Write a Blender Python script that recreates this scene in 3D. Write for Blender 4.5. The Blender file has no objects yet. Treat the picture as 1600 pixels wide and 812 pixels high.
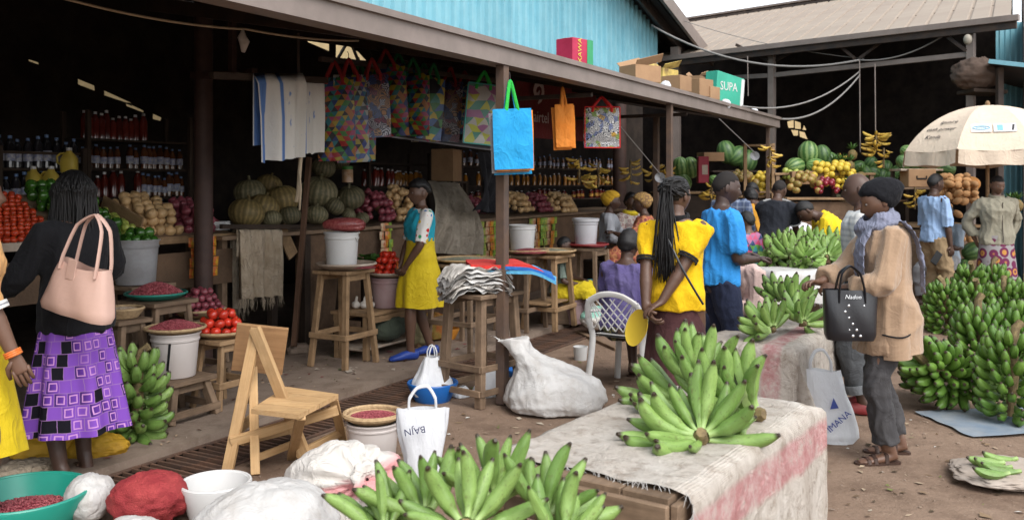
import bpy, bmesh, math, random
import numpy as np
from mathutils import Vector, Matrix, Quaternion, noise as mnoise

# ------------------------------------------------------------------ camera, sky, sun, exposure
SC = bpy.context.scene
COL = SC.collection
R = math.radians
F = 1400.0          # focal length in photograph pixels
HZ = 285.0          # horizon row of the photograph
EYE = 1.6           # camera height in metres

cam_d = bpy.data.cameras.new('camera')
cam_d.sensor_fit = 'HORIZONTAL'; cam_d.sensor_width = 36.0; cam_d.lens = 36.0 * F / 1600.0
cam_d.shift_y = -(406.0 - HZ) / 1600.0
cam_d.clip_start = 0.05; cam_d.clip_end = 2000
cam_d.dof.use_dof = True; cam_d.dof.focus_distance = 5.3; cam_d.dof.aperture_fstop = 4.5
cam = bpy.data.objects.new('camera', cam_d); COL.objects.link(cam)
cam.location = (0, 0, EYE); cam.rotation_euler = (R(90), 0, 0)
SC.camera = cam

SUN_ELEV, SUN_AZ = 50.0, 150.0      # azimuth measured clockwise from +Y; the veiled sun stands behind the camera to the right
W = bpy.data.worlds.new('World'); SC.world = W; W.use_nodes = True
_nt = W.node_tree
_bg = _nt.nodes['Background']
_sky = _nt.nodes.new('ShaderNodeTexSky'); _sky.sky_type = 'NISHITA'; _sky.sun_disc = False
_sky.sun_elevation = R(SUN_ELEV); _sky.sun_rotation = R(SUN_AZ)
_sky.air_density = 1.0; _sky.dust_density = 1.5; _sky.ozone_density = 1.0
_hs = _nt.nodes.new('ShaderNodeHueSaturation'); _hs.inputs['Saturation'].default_value = 0.22   # a white overcast sky
_nt.links.new(_sky.outputs[0], _hs.inputs['Color']); _nt.links.new(_hs.outputs[0], _bg.inputs['Color'])
_bg.inputs['Strength'].default_value = 0.15

sun_d = bpy.data.lights.new('sun', 'SUN'); sun_d.energy = 0.9; sun_d.angle = R(40); sun_d.color = (1.0, 0.97, 0.93)
sun = bpy.data.objects.new('sun', sun_d); COL.objects.link(sun)
_az, _el = R(SUN_AZ), R(SUN_ELEV)
_dir = Vector((math.sin(_az) * math.cos(_el), math.cos(_az) * math.cos(_el), math.sin(_el)))
sun.rotation_euler = _dir.to_track_quat('Z', 'Y').to_euler(); sun.location = _dir * 40

SC.view_settings.view_transform = 'Standard'; SC.view_settings.look = 'None'
SC.view_settings.exposure = 1.28; SC.view_settings.gamma = 1.0
SC.view_settings.use_curve_mapping = False
SC.render.engine = 'CYCLES'
SC.cycles.use_denoising = True
SC.cycles.max_bounces = 7; SC.cycles.diffuse_bounces = 3; SC.cycles.glossy_bounces = 3
SC.cycles.transmission_bounces = 4; SC.cycles.transparent_max_bounces = 6
SC.cycles.caustics_reflective = False; SC.cycles.caustics_refractive = False

random.seed(7)
RNG = random.Random(11)
V = Vector
Z = V((0, 0, 1))

# ------------------------------------------------------------------ geometry of the place
def at(px, py, Y):            # a point seen at pixel (px, py) of the photograph, Y metres away
    return V(((px - 800) / F * Y, Y, EYE - (py - HZ) / F * Y))
def gr(px, py, z=0.0):        # the point at height z seen at a pixel
    Y = (EYE - z) * F / (py - HZ)
    return V(((px - 800) / F * Y, Y, z))
U = V((0.491, 0.871, 0)).normalized()      # along the row of stalls
NN = V((-U.y, U.x, 0))                     # into the stalls
O0 = V((-0.07, 6.45, 0))                   # foot of the front post
def sd(s, d, z=0.0):
    return O0 + U * s + NN * d + Z * z
def onD(px, py, d):           # the point on the upright plane d metres behind the post line, seen at a pixel
    k = (px - 800) / F
    c = NN.dot(O0) + d
    Y = c / (NN.x * k + NN.y)
    return at(px, py, Y)
AZU = math.atan2(U.y, U.x)                 # heading of the row

# ------------------------------------------------------------------ mesh builder
class MB:
    def __init__(s): s.v = []; s.f = []; s.m = []; s.uv = []
    def _push(s, vs, fs, m=0, uv=None):
        b = len(s.v)
        s.v.extend([tuple(p) for p in vs]); s.uv.extend(uv if uv else [(0, 0, 0)] * len(vs))
        s.f.extend([tuple(i + b for i in f) for f in fs]); s.m.extend([m] * len(fs))
        return s
    def box(s, c, size, rot=None, ch=0.0, m=0):
        hx, hy, hz = size[0] / 2, size[1] / 2, size[2] / 2
        c = V(c); vs = []; fs = []
        ch = min(ch, hx * .9, hy * .9, hz * .9)
        if ch <= 0:
            vs = [V((x * hx, y * hy, z * hz)) for x in (-1, 1) for y in (-1, 1) for z in (-1, 1)]
            fs = [(0, 1, 3, 2), (4, 6, 7, 5), (0, 4, 5, 1), (2, 3, 7, 6), (0, 2, 6, 4), (1, 5, 7, 3)]
        else:
            idx = {}
            for x in (-1, 1):
                for y in (-1, 1):
                    for z in (-1, 1):
                        for a in range(3):
                            p = [x * (hx - ch), y * (hy - ch), z * (hz - ch)]
                            p[a] = (x * hx, y * hy, z * hz)[a]
                            idx[(x, y, z, a)] = len(vs); vs.append(V(p))
            q = [(-1, -1), (1, -1), (1, 1), (-1, 1)]
            for sg in (-1, 1):
                fs.append([idx[(sg, y, z, 0)] for y, z in q]); fs.append([idx[(x, sg, z, 1)] for x, z in q]); fs.append([idx[(x, y, sg, 2)] for x, y in q])
            for a, b in ((1, 1), (1, -1), (-1, 1), (-1, -1)):
                fs.append([idx[(a, b, -1, 0)], idx[(a, b, 1, 0)], idx[(a, b, 1, 1)], idx[(a, b, -1, 1)]])
                fs.append([idx[(a, -1, b, 0)], idx[(a, 1, b, 0)], idx[(a, 1, b, 2)], idx[(a, -1, b, 2)]])
                fs.append([idx[(-1, a, b, 1)], idx[(1, a, b, 1)], idx[(1, a, b, 2)], idx[(-1, a, b, 2)]])
            for x in (-1, 1):
                for y in (-1, 1):
                    for z in (-1, 1): fs.append([idx[(x, y, z, a)] for a in range(3)])
        if rot is not None: vs = [rot @ p for p in vs]
        return s._push([p + c for p in vs], fs, m)
    def bar(s, p0, p1, w, t, up=Z, ch=0.003, m=0):     # w across, t along 'up'
        p0, p1 = V(p0), V(p1); d = p1 - p0; L = d.length; d.normalize()
        up = V(up)
        if abs(d.dot(up)) > .98: up = V((0, 1, 0)) if abs(d.y) < .9 else V((1, 0, 0))
        sv = up.cross(d).normalized(); u2 = d.cross(sv)
        rot = Matrix((d, sv, u2)).transposed()
        return s.box((p0 + p1) / 2, (L, w, t), rot, ch, m)
    def tube(s, path, rad, n=8, caps=True, m=0, ref=None, closed=False, ph=0.0):
        P = [V(p) for p in path]; N = len(P)
        if not isinstance(rad, (list, tuple)): rad = [rad] * N
        T = []
        for i in range(N):
            if closed: t = P[(i + 1) % N] - P[i - 1]
            else: t = P[min(i + 1, N - 1)] - P[max(i - 1, 0)]
            T.append(t.normalized() if t.length > 1e-9 else V((0, 0, 1)))
        if ref is None: ref = V((1, 0, 0)) if abs(T[0].x) < .7 else V((0, 1, 0))
        a = (V(ref) - T[0] * V(ref).dot(T[0])).normalized()
        vs = []; uv = []; L = 0
        for i in range(N):
            if i: L += (P[i] - P[i - 1]).length
            a = (a - T[i] * a.dot(T[i])).normalized(); b = T[i].cross(a)
            r = rad[i]; ra, rb = (r if isinstance(r, (tuple, list)) else (r, r))
            for j in range(n):
                w = 2 * math.pi * j / n + ph
                vs.append(P[i] + a * (ra * math.cos(w)) + b * (rb * math.sin(w))); uv.append((j / n, L, 0))
        fs = []
        for i in range(N if closed else N - 1):
            i2 = (i + 1) % N
            for j in range(n): fs.append((i * n + j, i * n + (j + 1) % n, i2 * n + (j + 1) % n, i2 * n + j))
        if caps and not closed:
            fs.append(tuple(range(n - 1, -1, -1))); fs.append(tuple((N - 1) * n + j for j in range(n)))
        return s._push(vs, fs, m, uv)
    def rings(s, rings, caps=True, m=0, uv=None):
        n = len(rings[0]); vs = [p for r in rings for p in r]; fs = []
        for i in range(len(rings) - 1):
            for j in range(n): fs.append((i * n + j, i * n + (j + 1) % n, (i + 1) * n + (j + 1) % n, (i + 1) * n + j))
        if caps:
            fs.append(tuple(range(n - 1, -1, -1))); fs.append(tuple((len(rings) - 1) * n + j for j in range(n)))
        return s._push(vs, fs, m, uv)
    def lathe(s, prof, n=24, c=(0, 0, 0), sx=1, sy=1, m=0, wob=None, caps=False):
        c = V(c); rs = []; uv = []
        L = 0
        for i, (r, z) in enumerate(prof):
            if i: L += math.hypot(prof[i][0] - prof[i - 1][0], prof[i][1] - prof[i - 1][1])
            ring = []
            for j in range(n):
                a = 2 * math.pi * j / n; k = wob(a, z) if wob else 0
                ring.append(c + V(((r + k) * math.cos(a) * sx, (r + k) * math.sin(a) * sy, z))); uv.append((j / n, L, 0))
            rs.append(ring)
        return s.rings(rs, caps, m, uv)
    def ball(s, c, r, nu=12, nv=8, m=0, fn=None, rot=None):
        c = V(c); r = (r, r, r) if isinstance(r, (int, float)) else r
        vs = [None]; uv = [(0, 0, 0)]
        def mk(d):
            k = fn(d) if fn else 1.0
            p = V((d.x * r[0] * k, d.y * r[1] * k, d.z * r[2] * k))
            if rot is not None: p = rot @ p
            return c + p
        vs[0] = mk(V((0, 0, 1)))
        for i in range(1, nv):
            th = math.pi * i / nv
            for j in range(nu):
                ph = 2 * math.pi * j / nu
                vs.append(mk(V((math.sin(th) * math.cos(ph), math.sin(th) * math.sin(ph), math.cos(th))))); uv.append((j / nu, i / nv, 0))
        vs.append(mk(V((0, 0, -1)))); uv.append((0, 1, 0))
        fs = [(0, 1 + j, 1 + (j + 1) % nu) for j in range(nu)]
        for i in range(nv - 2):
            for j in range(nu):
                a = 1 + i * nu
                fs.append((a + j, a + nu + j, a + nu + (j + 1) % nu, a + (j + 1) % nu))
        a = 1 + (nv - 2) * nu; e = len(vs) - 1
        fs += [(a + j, e, a + (j + 1) % nu) for j in range(nu)]
        return s._push(vs, fs, m, uv)
    def grid(s, fn, nu, nv, m=0, keep=None):
        vs = []; uv = []
        for i in range(nu + 1):
            for j in range(nv + 1):
                vs.append(V(fn(i / nu, j / nv))); uv.append((i / nu, j / nv, 0))
        fs = []
        for i in range(nu):
            for j in range(nv):
                if keep and not keep((i + .5) / nu, (j + .5) / nv): continue
                a = i * (nv + 1) + j
                fs.append((a, a + nv + 1, a + nv + 2, a + 1))
        return s._push(vs, fs, m, uv)
    def poly(s, pts, m=0): return s._push(pts, [tuple(range(len(pts)))], m)
    def slab(s, pts, off, m=0):                       # a polygon given thickness by the vector 'off'
        n = len(pts); a = [V(p) for p in pts]; off = V(off)
        vs = a + [p + off for p in a]
        fs = [tuple(range(n - 1, -1, -1)), tuple(range(n, 2 * n))] + [(i, (i + 1) % n, n + (i + 1) % n, n + i) for i in range(n)]
        return s._push(vs, fs, m)
    def mesh(s, name, smooth=True, ang=40):
        me = bpy.data.meshes.new(name)
        me.from_pydata(s.v, [], s.f)
        if any(s.m): me.polygons.foreach_set('material_index', s.m)
        if any(u[0] or u[1] for u in s.uv):
            at_ = me.attributes.new('puv', 'FLOAT_VECTOR', 'POINT'); at_.data.foreach_set('vector', [c for u in s.uv for c in u])
        if smooth:
            me.shade_smooth()
            if ang: me.set_sharp_from_angle(angle=R(ang))
        me.update()
        return me
    def build(s, name, mats, parent=None, smooth=True, ang=40, loc=None, rz=0, tagv=None):
        o = link(name, s.mesh(name, smooth, ang), mats, parent)
        if loc is not None: o.location = loc
        if rz: o.rotation_euler.z = rz
        if tagv: tag(o, *tagv)
        return o

def link(name, data, mats=None, parent=None):
    o = bpy.data.objects.new(name, data); COL.objects.link(o)
    if mats is not None and data is not None:
        for m in (mats if isinstance(mats, (list, tuple)) else [mats]): data.materials.append(m)
    if parent is not None: o.parent = parent
    return o
def tag(o, label=None, cat=None, group=None, kind=None):
    if label: o['label'] = label
    if cat: o['category'] = cat
    if group: o['group'] = group
    if kind: o['kind'] = kind
    return o
def thing(name, label, cat, loc=(0, 0, 0), rz=0, group=None):
    o = link(name, None); o.empty_display_size = .05
    o.location = loc; o.rotation_euler.z = rz
    return tag(o, label, cat, group)
def kids(o): return [c for c in o.children]
def copy_tree(o, loc=None, rz=None, label=None, parent=None, src=None):
    c = o.copy(); COL.objects.link(c); c.parent = parent
    if loc is not None: c.location = loc
    if rz is not None: c.rotation_euler.z = rz
    if label: c['label'] = label
    for ch in o.children: copy_tree(ch, parent=c)
    return c
def rotz(a): return Matrix.Rotation(a, 3, 'Z')
def lerp(a, b, t): return a + (b - a) * t
def pairs(p, n, jitter=0): return [lerp(p[0], p[1], i / (n - 1)) for i in range(n)]
def nz(p, s=1.0, o=0): return mnoise.noise(V((p[0] * s + o * 17.3, p[1] * s - o * 9.1, p[2] * s + o * 5.7)))
def sag(p0, p1, drop, n=16):
    p0, p1 = V(p0), V(p1)
    return [p0.lerp(p1, i / n) - Z * (drop * 4 * (i / n) * (1 - i / n)) for i in range(n + 1)]

# ------------------------------------------------------------------ materials
class NT:
    def __init__(s, name):
        s.mat = bpy.data.materials.new(name); s.mat.use_nodes = True
        s.t = s.mat.node_tree; s.b = s.t.nodes['Principled BSDF']; s.out = s.t.nodes['Material Output']
        s._c = {}
    def n(s, ty, **kw):
        x = s.t.nodes.new('ShaderNode' + ty)
        for k, v in kw.items():
            if k.startswith('_'): setattr(x, k[1:], v)
            else: s.set(x.inputs[k.replace('__', ' ')], v)
        return x
    def set(s, inp, v):
        if hasattr(v, 'is_output') or isinstance(v, bpy.types.NodeSocket): s.t.links.new(v, inp)
        else:
            if inp.type == 'RGBA' and len(v) == 3: v = (*v, 1)
            inp.default_value = v
    def co(s, kind='Object'):
        if kind not in s._c:
            if kind == 'puv':
                a = s.t.nodes.new('ShaderNodeAttribute'); a.attribute_name = 'puv'; s._c[kind] = a.outputs['Vector']
            else: s._c[kind] = s.t.nodes.new('ShaderNodeTexCoord').outputs[kind]
        return s._c[kind]
    def map(s, vec, scale=(1, 1, 1), loc=(0, 0, 0), rot=(0, 0, 0)):
        x = s.t.nodes.new('ShaderNodeMapping'); s.set(x.inputs['Vector'], vec)
        x.inputs['Scale'].default_value = scale; x.inputs['Location'].default_value = loc; x.inputs['Rotation'].default_value = rot
        return x.outputs[0]
    def m(s, op, a, b=0.0, c=0.0):
        x = s.t.nodes.new('ShaderNodeMath'); x.operation = op
        for i, v in enumerate((a, b, c)): s.set(x.inputs[i], v)
        return x.outputs[0]
    def mix(s, f, a, b, mode='MIX'):
        x = s.t.nodes.new('ShaderNodeMix'); x.data_type = 'RGBA'; x.blend_type = mode
        s.set(x.inputs[0], f); s.set(x.inputs[6], a); s.set(x.inputs[7], b)
        return x.outputs[2]
    def noise(s, vec, scale=5, detail=4, rough=.6, out='Fac', dist=0):
        x = s.n('TexNoise', Vector=vec, Scale=scale, Detail=detail, Roughness=rough, Distortion=dist)
        return x.outputs[out]
    def vor(s, vec, scale=5, out='Distance', feature='F1', metric='EUCLIDEAN', rand=1.0):
        x = s.t.nodes.new('ShaderNodeTexVoronoi'); x.feature = feature
        if feature != 'DISTANCE_TO_EDGE': x.distance = metric
        s.set(x.inputs['Vector'], vec); x.inputs['Scale'].default_value = scale; x.inputs['Randomness'].default_value = rand
        return x.outputs[out]
    def ramp(s, fac, stops, interp='LINEAR'):
        x = s.t.nodes.new('ShaderNodeValToRGB'); s.set(x.inputs[0], fac); cr = x.color_ramp; cr.interpolation = interp
        while len(cr.elements) < len(stops): cr.elements.new(.5)
        for e, (p, c) in zip(cr.elements, stops):
            e.position = p; e.color = (*c, 1) if len(c) == 3 else c
        return x.outputs[0]
    def sep(s, v):
        x = s.t.nodes.new('ShaderNodeSeparateXYZ'); s.set(x.inputs[0], v); return x.outputs
    def comb(s, x_, y_, z_=0.0):
        x = s.t.nodes.new('ShaderNodeCombineXYZ')
        for i, v in enumerate((x_, y_, z_)): s.set(x.inputs[i], v)
        return x.outputs[0]
    def rnd(s):
        return s.t.nodes.new('ShaderNodeObjectInfo').outputs['Random']
    def step(s, v, e, soft=0.01):
        x = s.t.nodes.new('ShaderNodeMapRange'); x.inputs[1].default_value = e - soft; x.inputs[2].default_value = e + soft
        s.set(x.inputs[0], v); return x.outputs[0]
    def bump(s, h, strength=.3, dist=.01):
        x = s.n('Bump', Height=h, Strength=strength, Distance=dist); s.set(s.b.inputs['Normal'], x.outputs[0])
    def fin(s, col, rough=.7, spec=.3, **kw):
        s.set(s.b.inputs['Base Color'], col); s.set(s.b.inputs['Roughness'], rough)
        s.set(s.b.inputs['Specular IOR Level'], spec)
        for k, v in kw.items(): s.set(s.b.inputs[k.replace('__', ' ')], v)
        return s.mat

_MC = {}
def mat(name, col, rough=.7, col2=None, scale=6.0, var=.18, bump=.0, bscale=60.0, spec=.3, rand=0.0, stretch=None, coord='Object', thr=.5, soft=.12, dist=.004, **kw):
    """plain procedural surface: noise between two colours, a fine variation, a bump and a random shift per object"""
    if name in _MC: return _MC[name]
    g = NT(name); c = g.co(coord)
    if stretch: c = g.map(c, stretch)
    if rand:
        # shift the texture for every object so that copies differ
        r_ = g.rnd(); c = g.n('VectorMath', _operation='ADD').outputs[0] if False else c
    f1 = g.noise(c, scale, 5, .6)
    if col2 is not None:
        base = g.mix(g.step(f1, thr, soft), col, col2)
    else: base = g.mix(0.0, col, col)
    f2 = g.noise(c, scale * 3.7, 4, .65)
    v = g.m('ADD', g.m('MULTIPLY', f2, 2 * var), 1 - var)
    if rand: v = g.m('MULTIPLY', v, g.m('ADD', g.m('MULTIPLY', g.rnd(), 2 * rand), 1 - rand))
    base = g.mix(1.0, base, g.comb(v, v, v), 'MULTIPLY')
    if bump: g.bump(g.noise(c, bscale, 3, .6), bump, dist)
    _MC[name] = g.fin(base, rough, spec, **kw)
    return _MC[name]
def wood(name, c1, c2, rough=.75, grain=14, dirt=.35):
    if name in _MC: return _MC[name]
    g = NT(name); c = g.co('Object')
    r_ = g.rnd()
    off = g.comb(g.m('MULTIPLY', r_, 7.0), g.m('MULTIPLY', r_, 3.0), g.m('MULTIPLY', r_, 11.0))
    x = g.t.nodes.new('ShaderNodeVectorMath'); x.operation = 'ADD'; g.set(x.inputs[0], c); g.set(x.inputs[1], off)
    c = x.outputs[0]
    n1 = g.noise(g.map(c, (1.0, grain, grain)), 3.0, 5, .65, dist=.4)
    n2 = g.noise(c, 5.0, 5, .7)
    base = g.mix(g.step(n1, .5, .2), c1, c2)
    base = g.mix(g.m('MULTIPLY', g.step(n2, .56, .12), dirt), base, tuple(v * .35 for v in c2))
    v = g.m('ADD', g.m('MULTIPLY', r_, .3), .85)
    base = g.mix(1.0, base, g.comb(v, v, v), 'MULTIPLY')
    g.bump(n1, .35, .003)
    _MC[name] = g.fin(base, rough, .25)
    return _MC[name]
def sackmat(name, c1, c2, rough=.6, crease=1.0, scale=1.0, dirt=.25):
    """woven plastic: fine weave, sharp crumple lines, smears of dirt"""
    if name in _MC: return _MC[name]
    g = NT(name); c = g.co('Object'); f = g.noise(c, 5, 5, .65); b = g.mix(g.step(f, .5, .2), c1, c2)
    b = g.mix(g.m('MULTIPLY', g.step(g.noise(c, 11, 5, .7), .58, .1), dirt), b, (.30, .23, .17))
    n1 = g.noise(c, 6.5 * scale, 3, .5, dist=1.2); n2 = g.noise(g.map(c, (1, 1, 1), (3, 5, 1)), 13 * scale, 3, .5, dist=.8)
    r1 = g.m('POWER', g.m('SUBTRACT', 1.0, g.m('ABSOLUTE', g.m('SUBTRACT', g.m('MULTIPLY', n1, 2.0), 1.0))), 7.0); r2 = g.m('POWER', g.m('SUBTRACT', 1.0, g.m('ABSOLUTE', g.m('SUBTRACT', g.m('MULTIPLY', n2, 2.0), 1.0))), 6.0)
    s3 = g.sep(c); we = g.m('MULTIPLY', g.m('SINE', g.m('MULTIPLY', g.m('ADD', s3[0], s3[2]), 900.0)), g.m('SINE', g.m('MULTIPLY', g.m('SUBTRACT', s3[1], s3[2]), 900.0)))
    g.bump(g.m('ADD', g.m('ADD', g.m('MULTIPLY', r1, 1.0 * crease), g.m('MULTIPLY', r2, .6 * crease)), g.m('ADD', g.m('MULTIPLY', we, .03), g.m('MULTIPLY', n1, 1.2))), .3, .010)
    _MC[name] = g.fin(b, rough, .3)
    return _MC[name]
def cloth(name, col, col2=None, rough=.9, var=.1, weave=260, bump=.25, scale=7, sheen=.04):
    if name in _MC: return _MC[name]
    g = NT(name); c = g.co('Object')
    base = col if col2 is None else g.mix(g.step(g.noise(c, scale, 4), .5, .15), col, col2)
    f2 = g.noise(c, 9, 5, .65); v = g.m('ADD', g.m('MULTIPLY', f2, 2 * var), 1 - var)
    base = g.mix(1.0, base, g.comb(v, v, v), 'MULTIPLY')
    n1 = g.noise(g.map(c, (1, 1, .7)), 8, 3, .5, dist=1.0); r1 = g.m('POWER', g.m('SUBTRACT', 1.0, g.m('ABSOLUTE', g.m('SUBTRACT', g.m('MULTIPLY', n1, 2.0), 1.0))), 6.0)
    g.bump(g.m('ADD', g.m('MULTIPLY', g.noise(c, weave, 2, .5), .12), g.m('ADD', g.m('MULTIPLY', r1, .7), g.noise(c, 16, 3, .55, dist=1.2))), bump * 1.7, .012)
    _MC[name] = g.fin(base, rough, .15, Sheen__Weight=sheen)
    return _MC[name]
# ------------------------------------------------------------------ planks
def plank(name, p0, p1, w, t, m, parent=None, up=Z, ch=.003, jit=0.0):
    p0, p1 = V(p0), V(p1); d = p1 - p0; L = d.length; d.normalize(); up = V(up)
    if abs(d.dot(up)) > .98: up = V((0, 1, 0)) if abs(d.y) < .9 else V((1, 0, 0))
    sv = up.cross(d).normalized(); u2 = d.cross(sv)
    b = MB().box((0, 0, 0), (L, w, t), None, ch)
    if jit: b.v = [tuple(c + RNG.uniform(-jit, jit) for c in p) for p in b.v]
    o = b.build(name, m, parent, smooth=False)
    M4 = Matrix((d, sv, u2)).transposed().to_4x4(); M4.translation = (p0 + p1) / 2
    o.matrix_local = M4
    return o

# ------------------------------------------------------------------ fusing overlapping volumes into one skin
TS = bpy.data.scenes.new('workshop')        # an empty side scene in which modifiers are evaluated quickly; removed at the end
def evaluated(o):
    vl = TS.view_layers[0]; vl.update(); dg = vl.depsgraph
    return bpy.data.meshes.new_from_object(o.evaluated_get(dg))
def fuse(b, voxel=.012, smooth=3, disp=None, name='skin'):
    me = bpy.data.meshes.new('tmp'); me.from_pydata(b.v, [], b.f)
    bm = bmesh.new(); bm.from_mesh(me); bmesh.ops.recalc_face_normals(bm, faces=bm.faces); bm.to_mesh(me); bm.free()
    o = bpy.data.objects.new('tmp', me); TS.collection.objects.link(o)
    r = o.modifiers.new('r', 'REMESH'); r.mode = 'VOXEL'; r.voxel_size = voxel; r.adaptivity = 0
    if smooth:
        s_ = o.modifiers.new('s', 'SMOOTH'); s_.factor = .5; s_.iterations = smooth
    out = evaluated(o)
    bpy.data.objects.remove(o); bpy.data.meshes.remove(me)
    n = len(out.vertices)
    if disp is not None and n:
        co = np.empty(n * 3, np.float32); out.vertices.foreach_get('co', co); co = co.reshape(-1, 3)
        no = np.empty(n * 3, np.float32); out.vertices.foreach_get('normal', no); no = no.reshape(-1, 3)
        co = co + no * disp(co)[:, None]
        out.vertices.foreach_set('co', co.astype(np.float32).ravel())
    out.name = name
    out.shade_smooth(); out.update()
    return out

def folds(amp=.005, seed=0, freq=22.0, zs=.45):
    """soft creases: warped ridged waves, longer down than across"""
    rs = np.random.RandomState(seed)
    ks = [(rs.normal(0, 1, 3) * np.array([1, 1, zs]) * freq * f, rs.uniform(0, 6.28), a) for f, a in ((.5, .8), (.9, .8), (1.5, .75), (2.3, .55), (3.4, .35))]
    wk = [(rs.normal(0, 1, 3) * 7, rs.uniform(0, 6.28)) for _ in range(3)]
    def fn(co):
        w = sum(np.sin(co @ k + p) for k, p in wk) * .8
        t = 0
        for k, p, a in ks: t = t + a * (1 - 1.9 * np.abs(np.sin(co @ k * .5 + p + w)) ** .75)
        return (amp * t * 1.15).astype(np.float32)
    return fn

def ik(A, T, l1, l2, hint):
    A, T, hint = V(A), V(T), V(hint)
    d = T - A; L = d.length; mx = (l1 + l2) * .999
    if L > mx: T = A + d * (mx / L); d = T - A; L = mx
    L = max(L, abs(l1 - l2) + .01)
    d.normalize()
    a = (l1 * l1 - l2 * l2 + L * L) / (2 * L); h = math.sqrt(max(0, l1 * l1 - a * a))
    p = hint - d * hint.dot(d)
    if p.length < 1e-5: p = V((1, 0, 0)) - d * d.x
    p.normalize()
    return A + d * a + p * h, T

def smoothpath(pts, rad, sub=4):
    """Catmull-Rom through joints, radii eased"""
    P = [V(p) for p in pts]; out = []; rr = []
    for i in range(len(P) - 1):
        p0 = P[max(i - 1, 0)]; p1 = P[i]; p2 = P[i + 1]; p3 = P[min(i + 2, len(P) - 1)]
        for k in range(sub):
            t = k / sub
            q = .5 * ((2 * p1) + (p2 - p0) * t + (2 * p0 - 5 * p1 + 4 * p2 - p3) * t * t + (3 * p1 - p0 - 3 * p2 + p3) * t ** 3)
            lin = p1.lerp(p2, t)
            out.append(lin.lerp(q, .6)); rr.append(lerp(rad[i], rad[i + 1], t))
    out.append(P[-1]); rr.append(rad[-1])
    return out, rr

def sell(c, a, b, ra, rb, n=20, p=2.3):
    ring = []
    for j in range(n):
        w = 2 * math.pi * j / n; cw, sw = math.cos(w), math.sin(w)
        k = (abs(cw) ** p + abs(sw) ** p) ** (-1 / p)
        ring.append(c + a * (ra * cw * k) + b * (rb * sw * k))
    return ring

# ------------------------------------------------------------------ heads
g_ = lambda x, s: math.exp(-(x / s) ** 2)
def headpt(d, fem=True, off=0.0):
    x, y, z = d.x * .096, d.y * .074, d.z * .118
    if z < 0:
        t = min(1, -z / .118)
        y *= 1 - .30 * t ** 1.6
        if x < 0: x *= 1 - .5 * t ** 1.1
        else: x *= 1 + .10 * t * d.x
    if x < 0 and z > 0: x *= 1.06
    if d.x > 0:
        x += .023 * g_(y, .013) * (g_(z + .030, .016) + .5 * g_(z + .008, .02)) * d.x
        x += .005 * g_(z - .030, .012) * d.x
        x -= .009 * (g_(y - .031, .015) + g_(y + .031, .015)) * g_(z - .010, .013)
        x += .011 * g_(y, .024) * (g_(z + .063, .007) + g_(z + .079, .008)) * d.x
        x += .009 * g_(y, .024) * g_(z + .106, .016)
        x -= .004 * g_(y, .02) * g_(z + .092, .006)
        y += (.004 if y > 0 else -.004) * g_(z + .015, .02) * (1 if abs(y) > .03 else 0)
    p = V((x, y, z))
    if off: p = p + d.normalized() * off
    return p
def head_mesh(b, M3, c, nu=30, nv=24):
    vs = []
    def mk(d): return c + M3 @ headpt(d)
    tmp = MB().ball((0, 0, 0), 1.0, nu, nv)
    b._push([mk(V(p)) for p in tmp.v], tmp.f)
    for sg in (-1, 1):
        e = MB().ball((-.012, sg * .075, -.006), (.019, .009, .032), 10, 8, rot=Matrix.Rotation(sg * -.35, 3, 'Z'))
        b._push([c + M3 @ V(p) for p in e.v], e.f)
def hairline(p, low=0.0):
    """height of the hairline in head space for a point's front-back position"""
    x = p.x
    if x > .03: return .062 - .012 * (1 - min(1, (x - .03) / .05))
    if x > -.02: return lerp(.0 - low, .05, (x + .02) / .05)
    return lerp(-.07 - low, .0 - low, min(1, max(0, (x + .09) / .07)))
def hair_shell(M3, c, t=.012, rough=.004, low=0.0, nu=36, nv=28, seed=0, frq=60, stretch=None):
    b = MB(); tmp = MB().ball((0, 0, 0), 1.0, nu, nv); pts = []
    for p in tmp.v:
        d = V(p); h = headpt(d)
        m = h.z - hairline(h, low)
        k = max(0, min(1, (m + .004) / .02))
        o = (t + rough * nz(h, frq, seed)) * (k ** .6) if k > 0 else -.02
        q = h + d.normalized() * o
        if stretch: q = stretch(q, k)
        pts.append(c + M3 @ q)
    fs = [f for f in tmp.f if any((headpt(V(tmp.v[i])).z - hairline(headpt(V(tmp.v[i])), low)) > -.008 for i in f)]
    b._push(pts, fs)
    return b

# ------------------------------------------------------------------ people
SKIN = [(.070, .036, .024), (.095, .049, .031), (.13, .067, .042), (.050, .027, .020)]
def skin_mat(i):
    n = 'skin_%d' % i
    if n in _MC: return _MC[n]
    g = NT(n); c = g.co('Object'); f = g.noise(c, 18, 4)
    b = g.mix(f, tuple(v * .85 for v in SKIN[i]), tuple(v * 1.2 for v in SKIN[i]))
    g.bump(g.noise(c, 180, 2), .12, .002)
    _MC[n] = g.fin(b, .46, .45, Subsurface__Weight=0.0)
    return _MC[n]
HAIR = mat('black_hair', (.008, .007, .007), .55, var=.3, bump=.6, bscale=220, spec=.4)
EYEW = mat('eye_white', (.2, .17, .15), .25, var=.02)
EYED = mat('eye_dark', (.01, .007, .006), .15, var=.02, spec=.6)

class Person: pass

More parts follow.
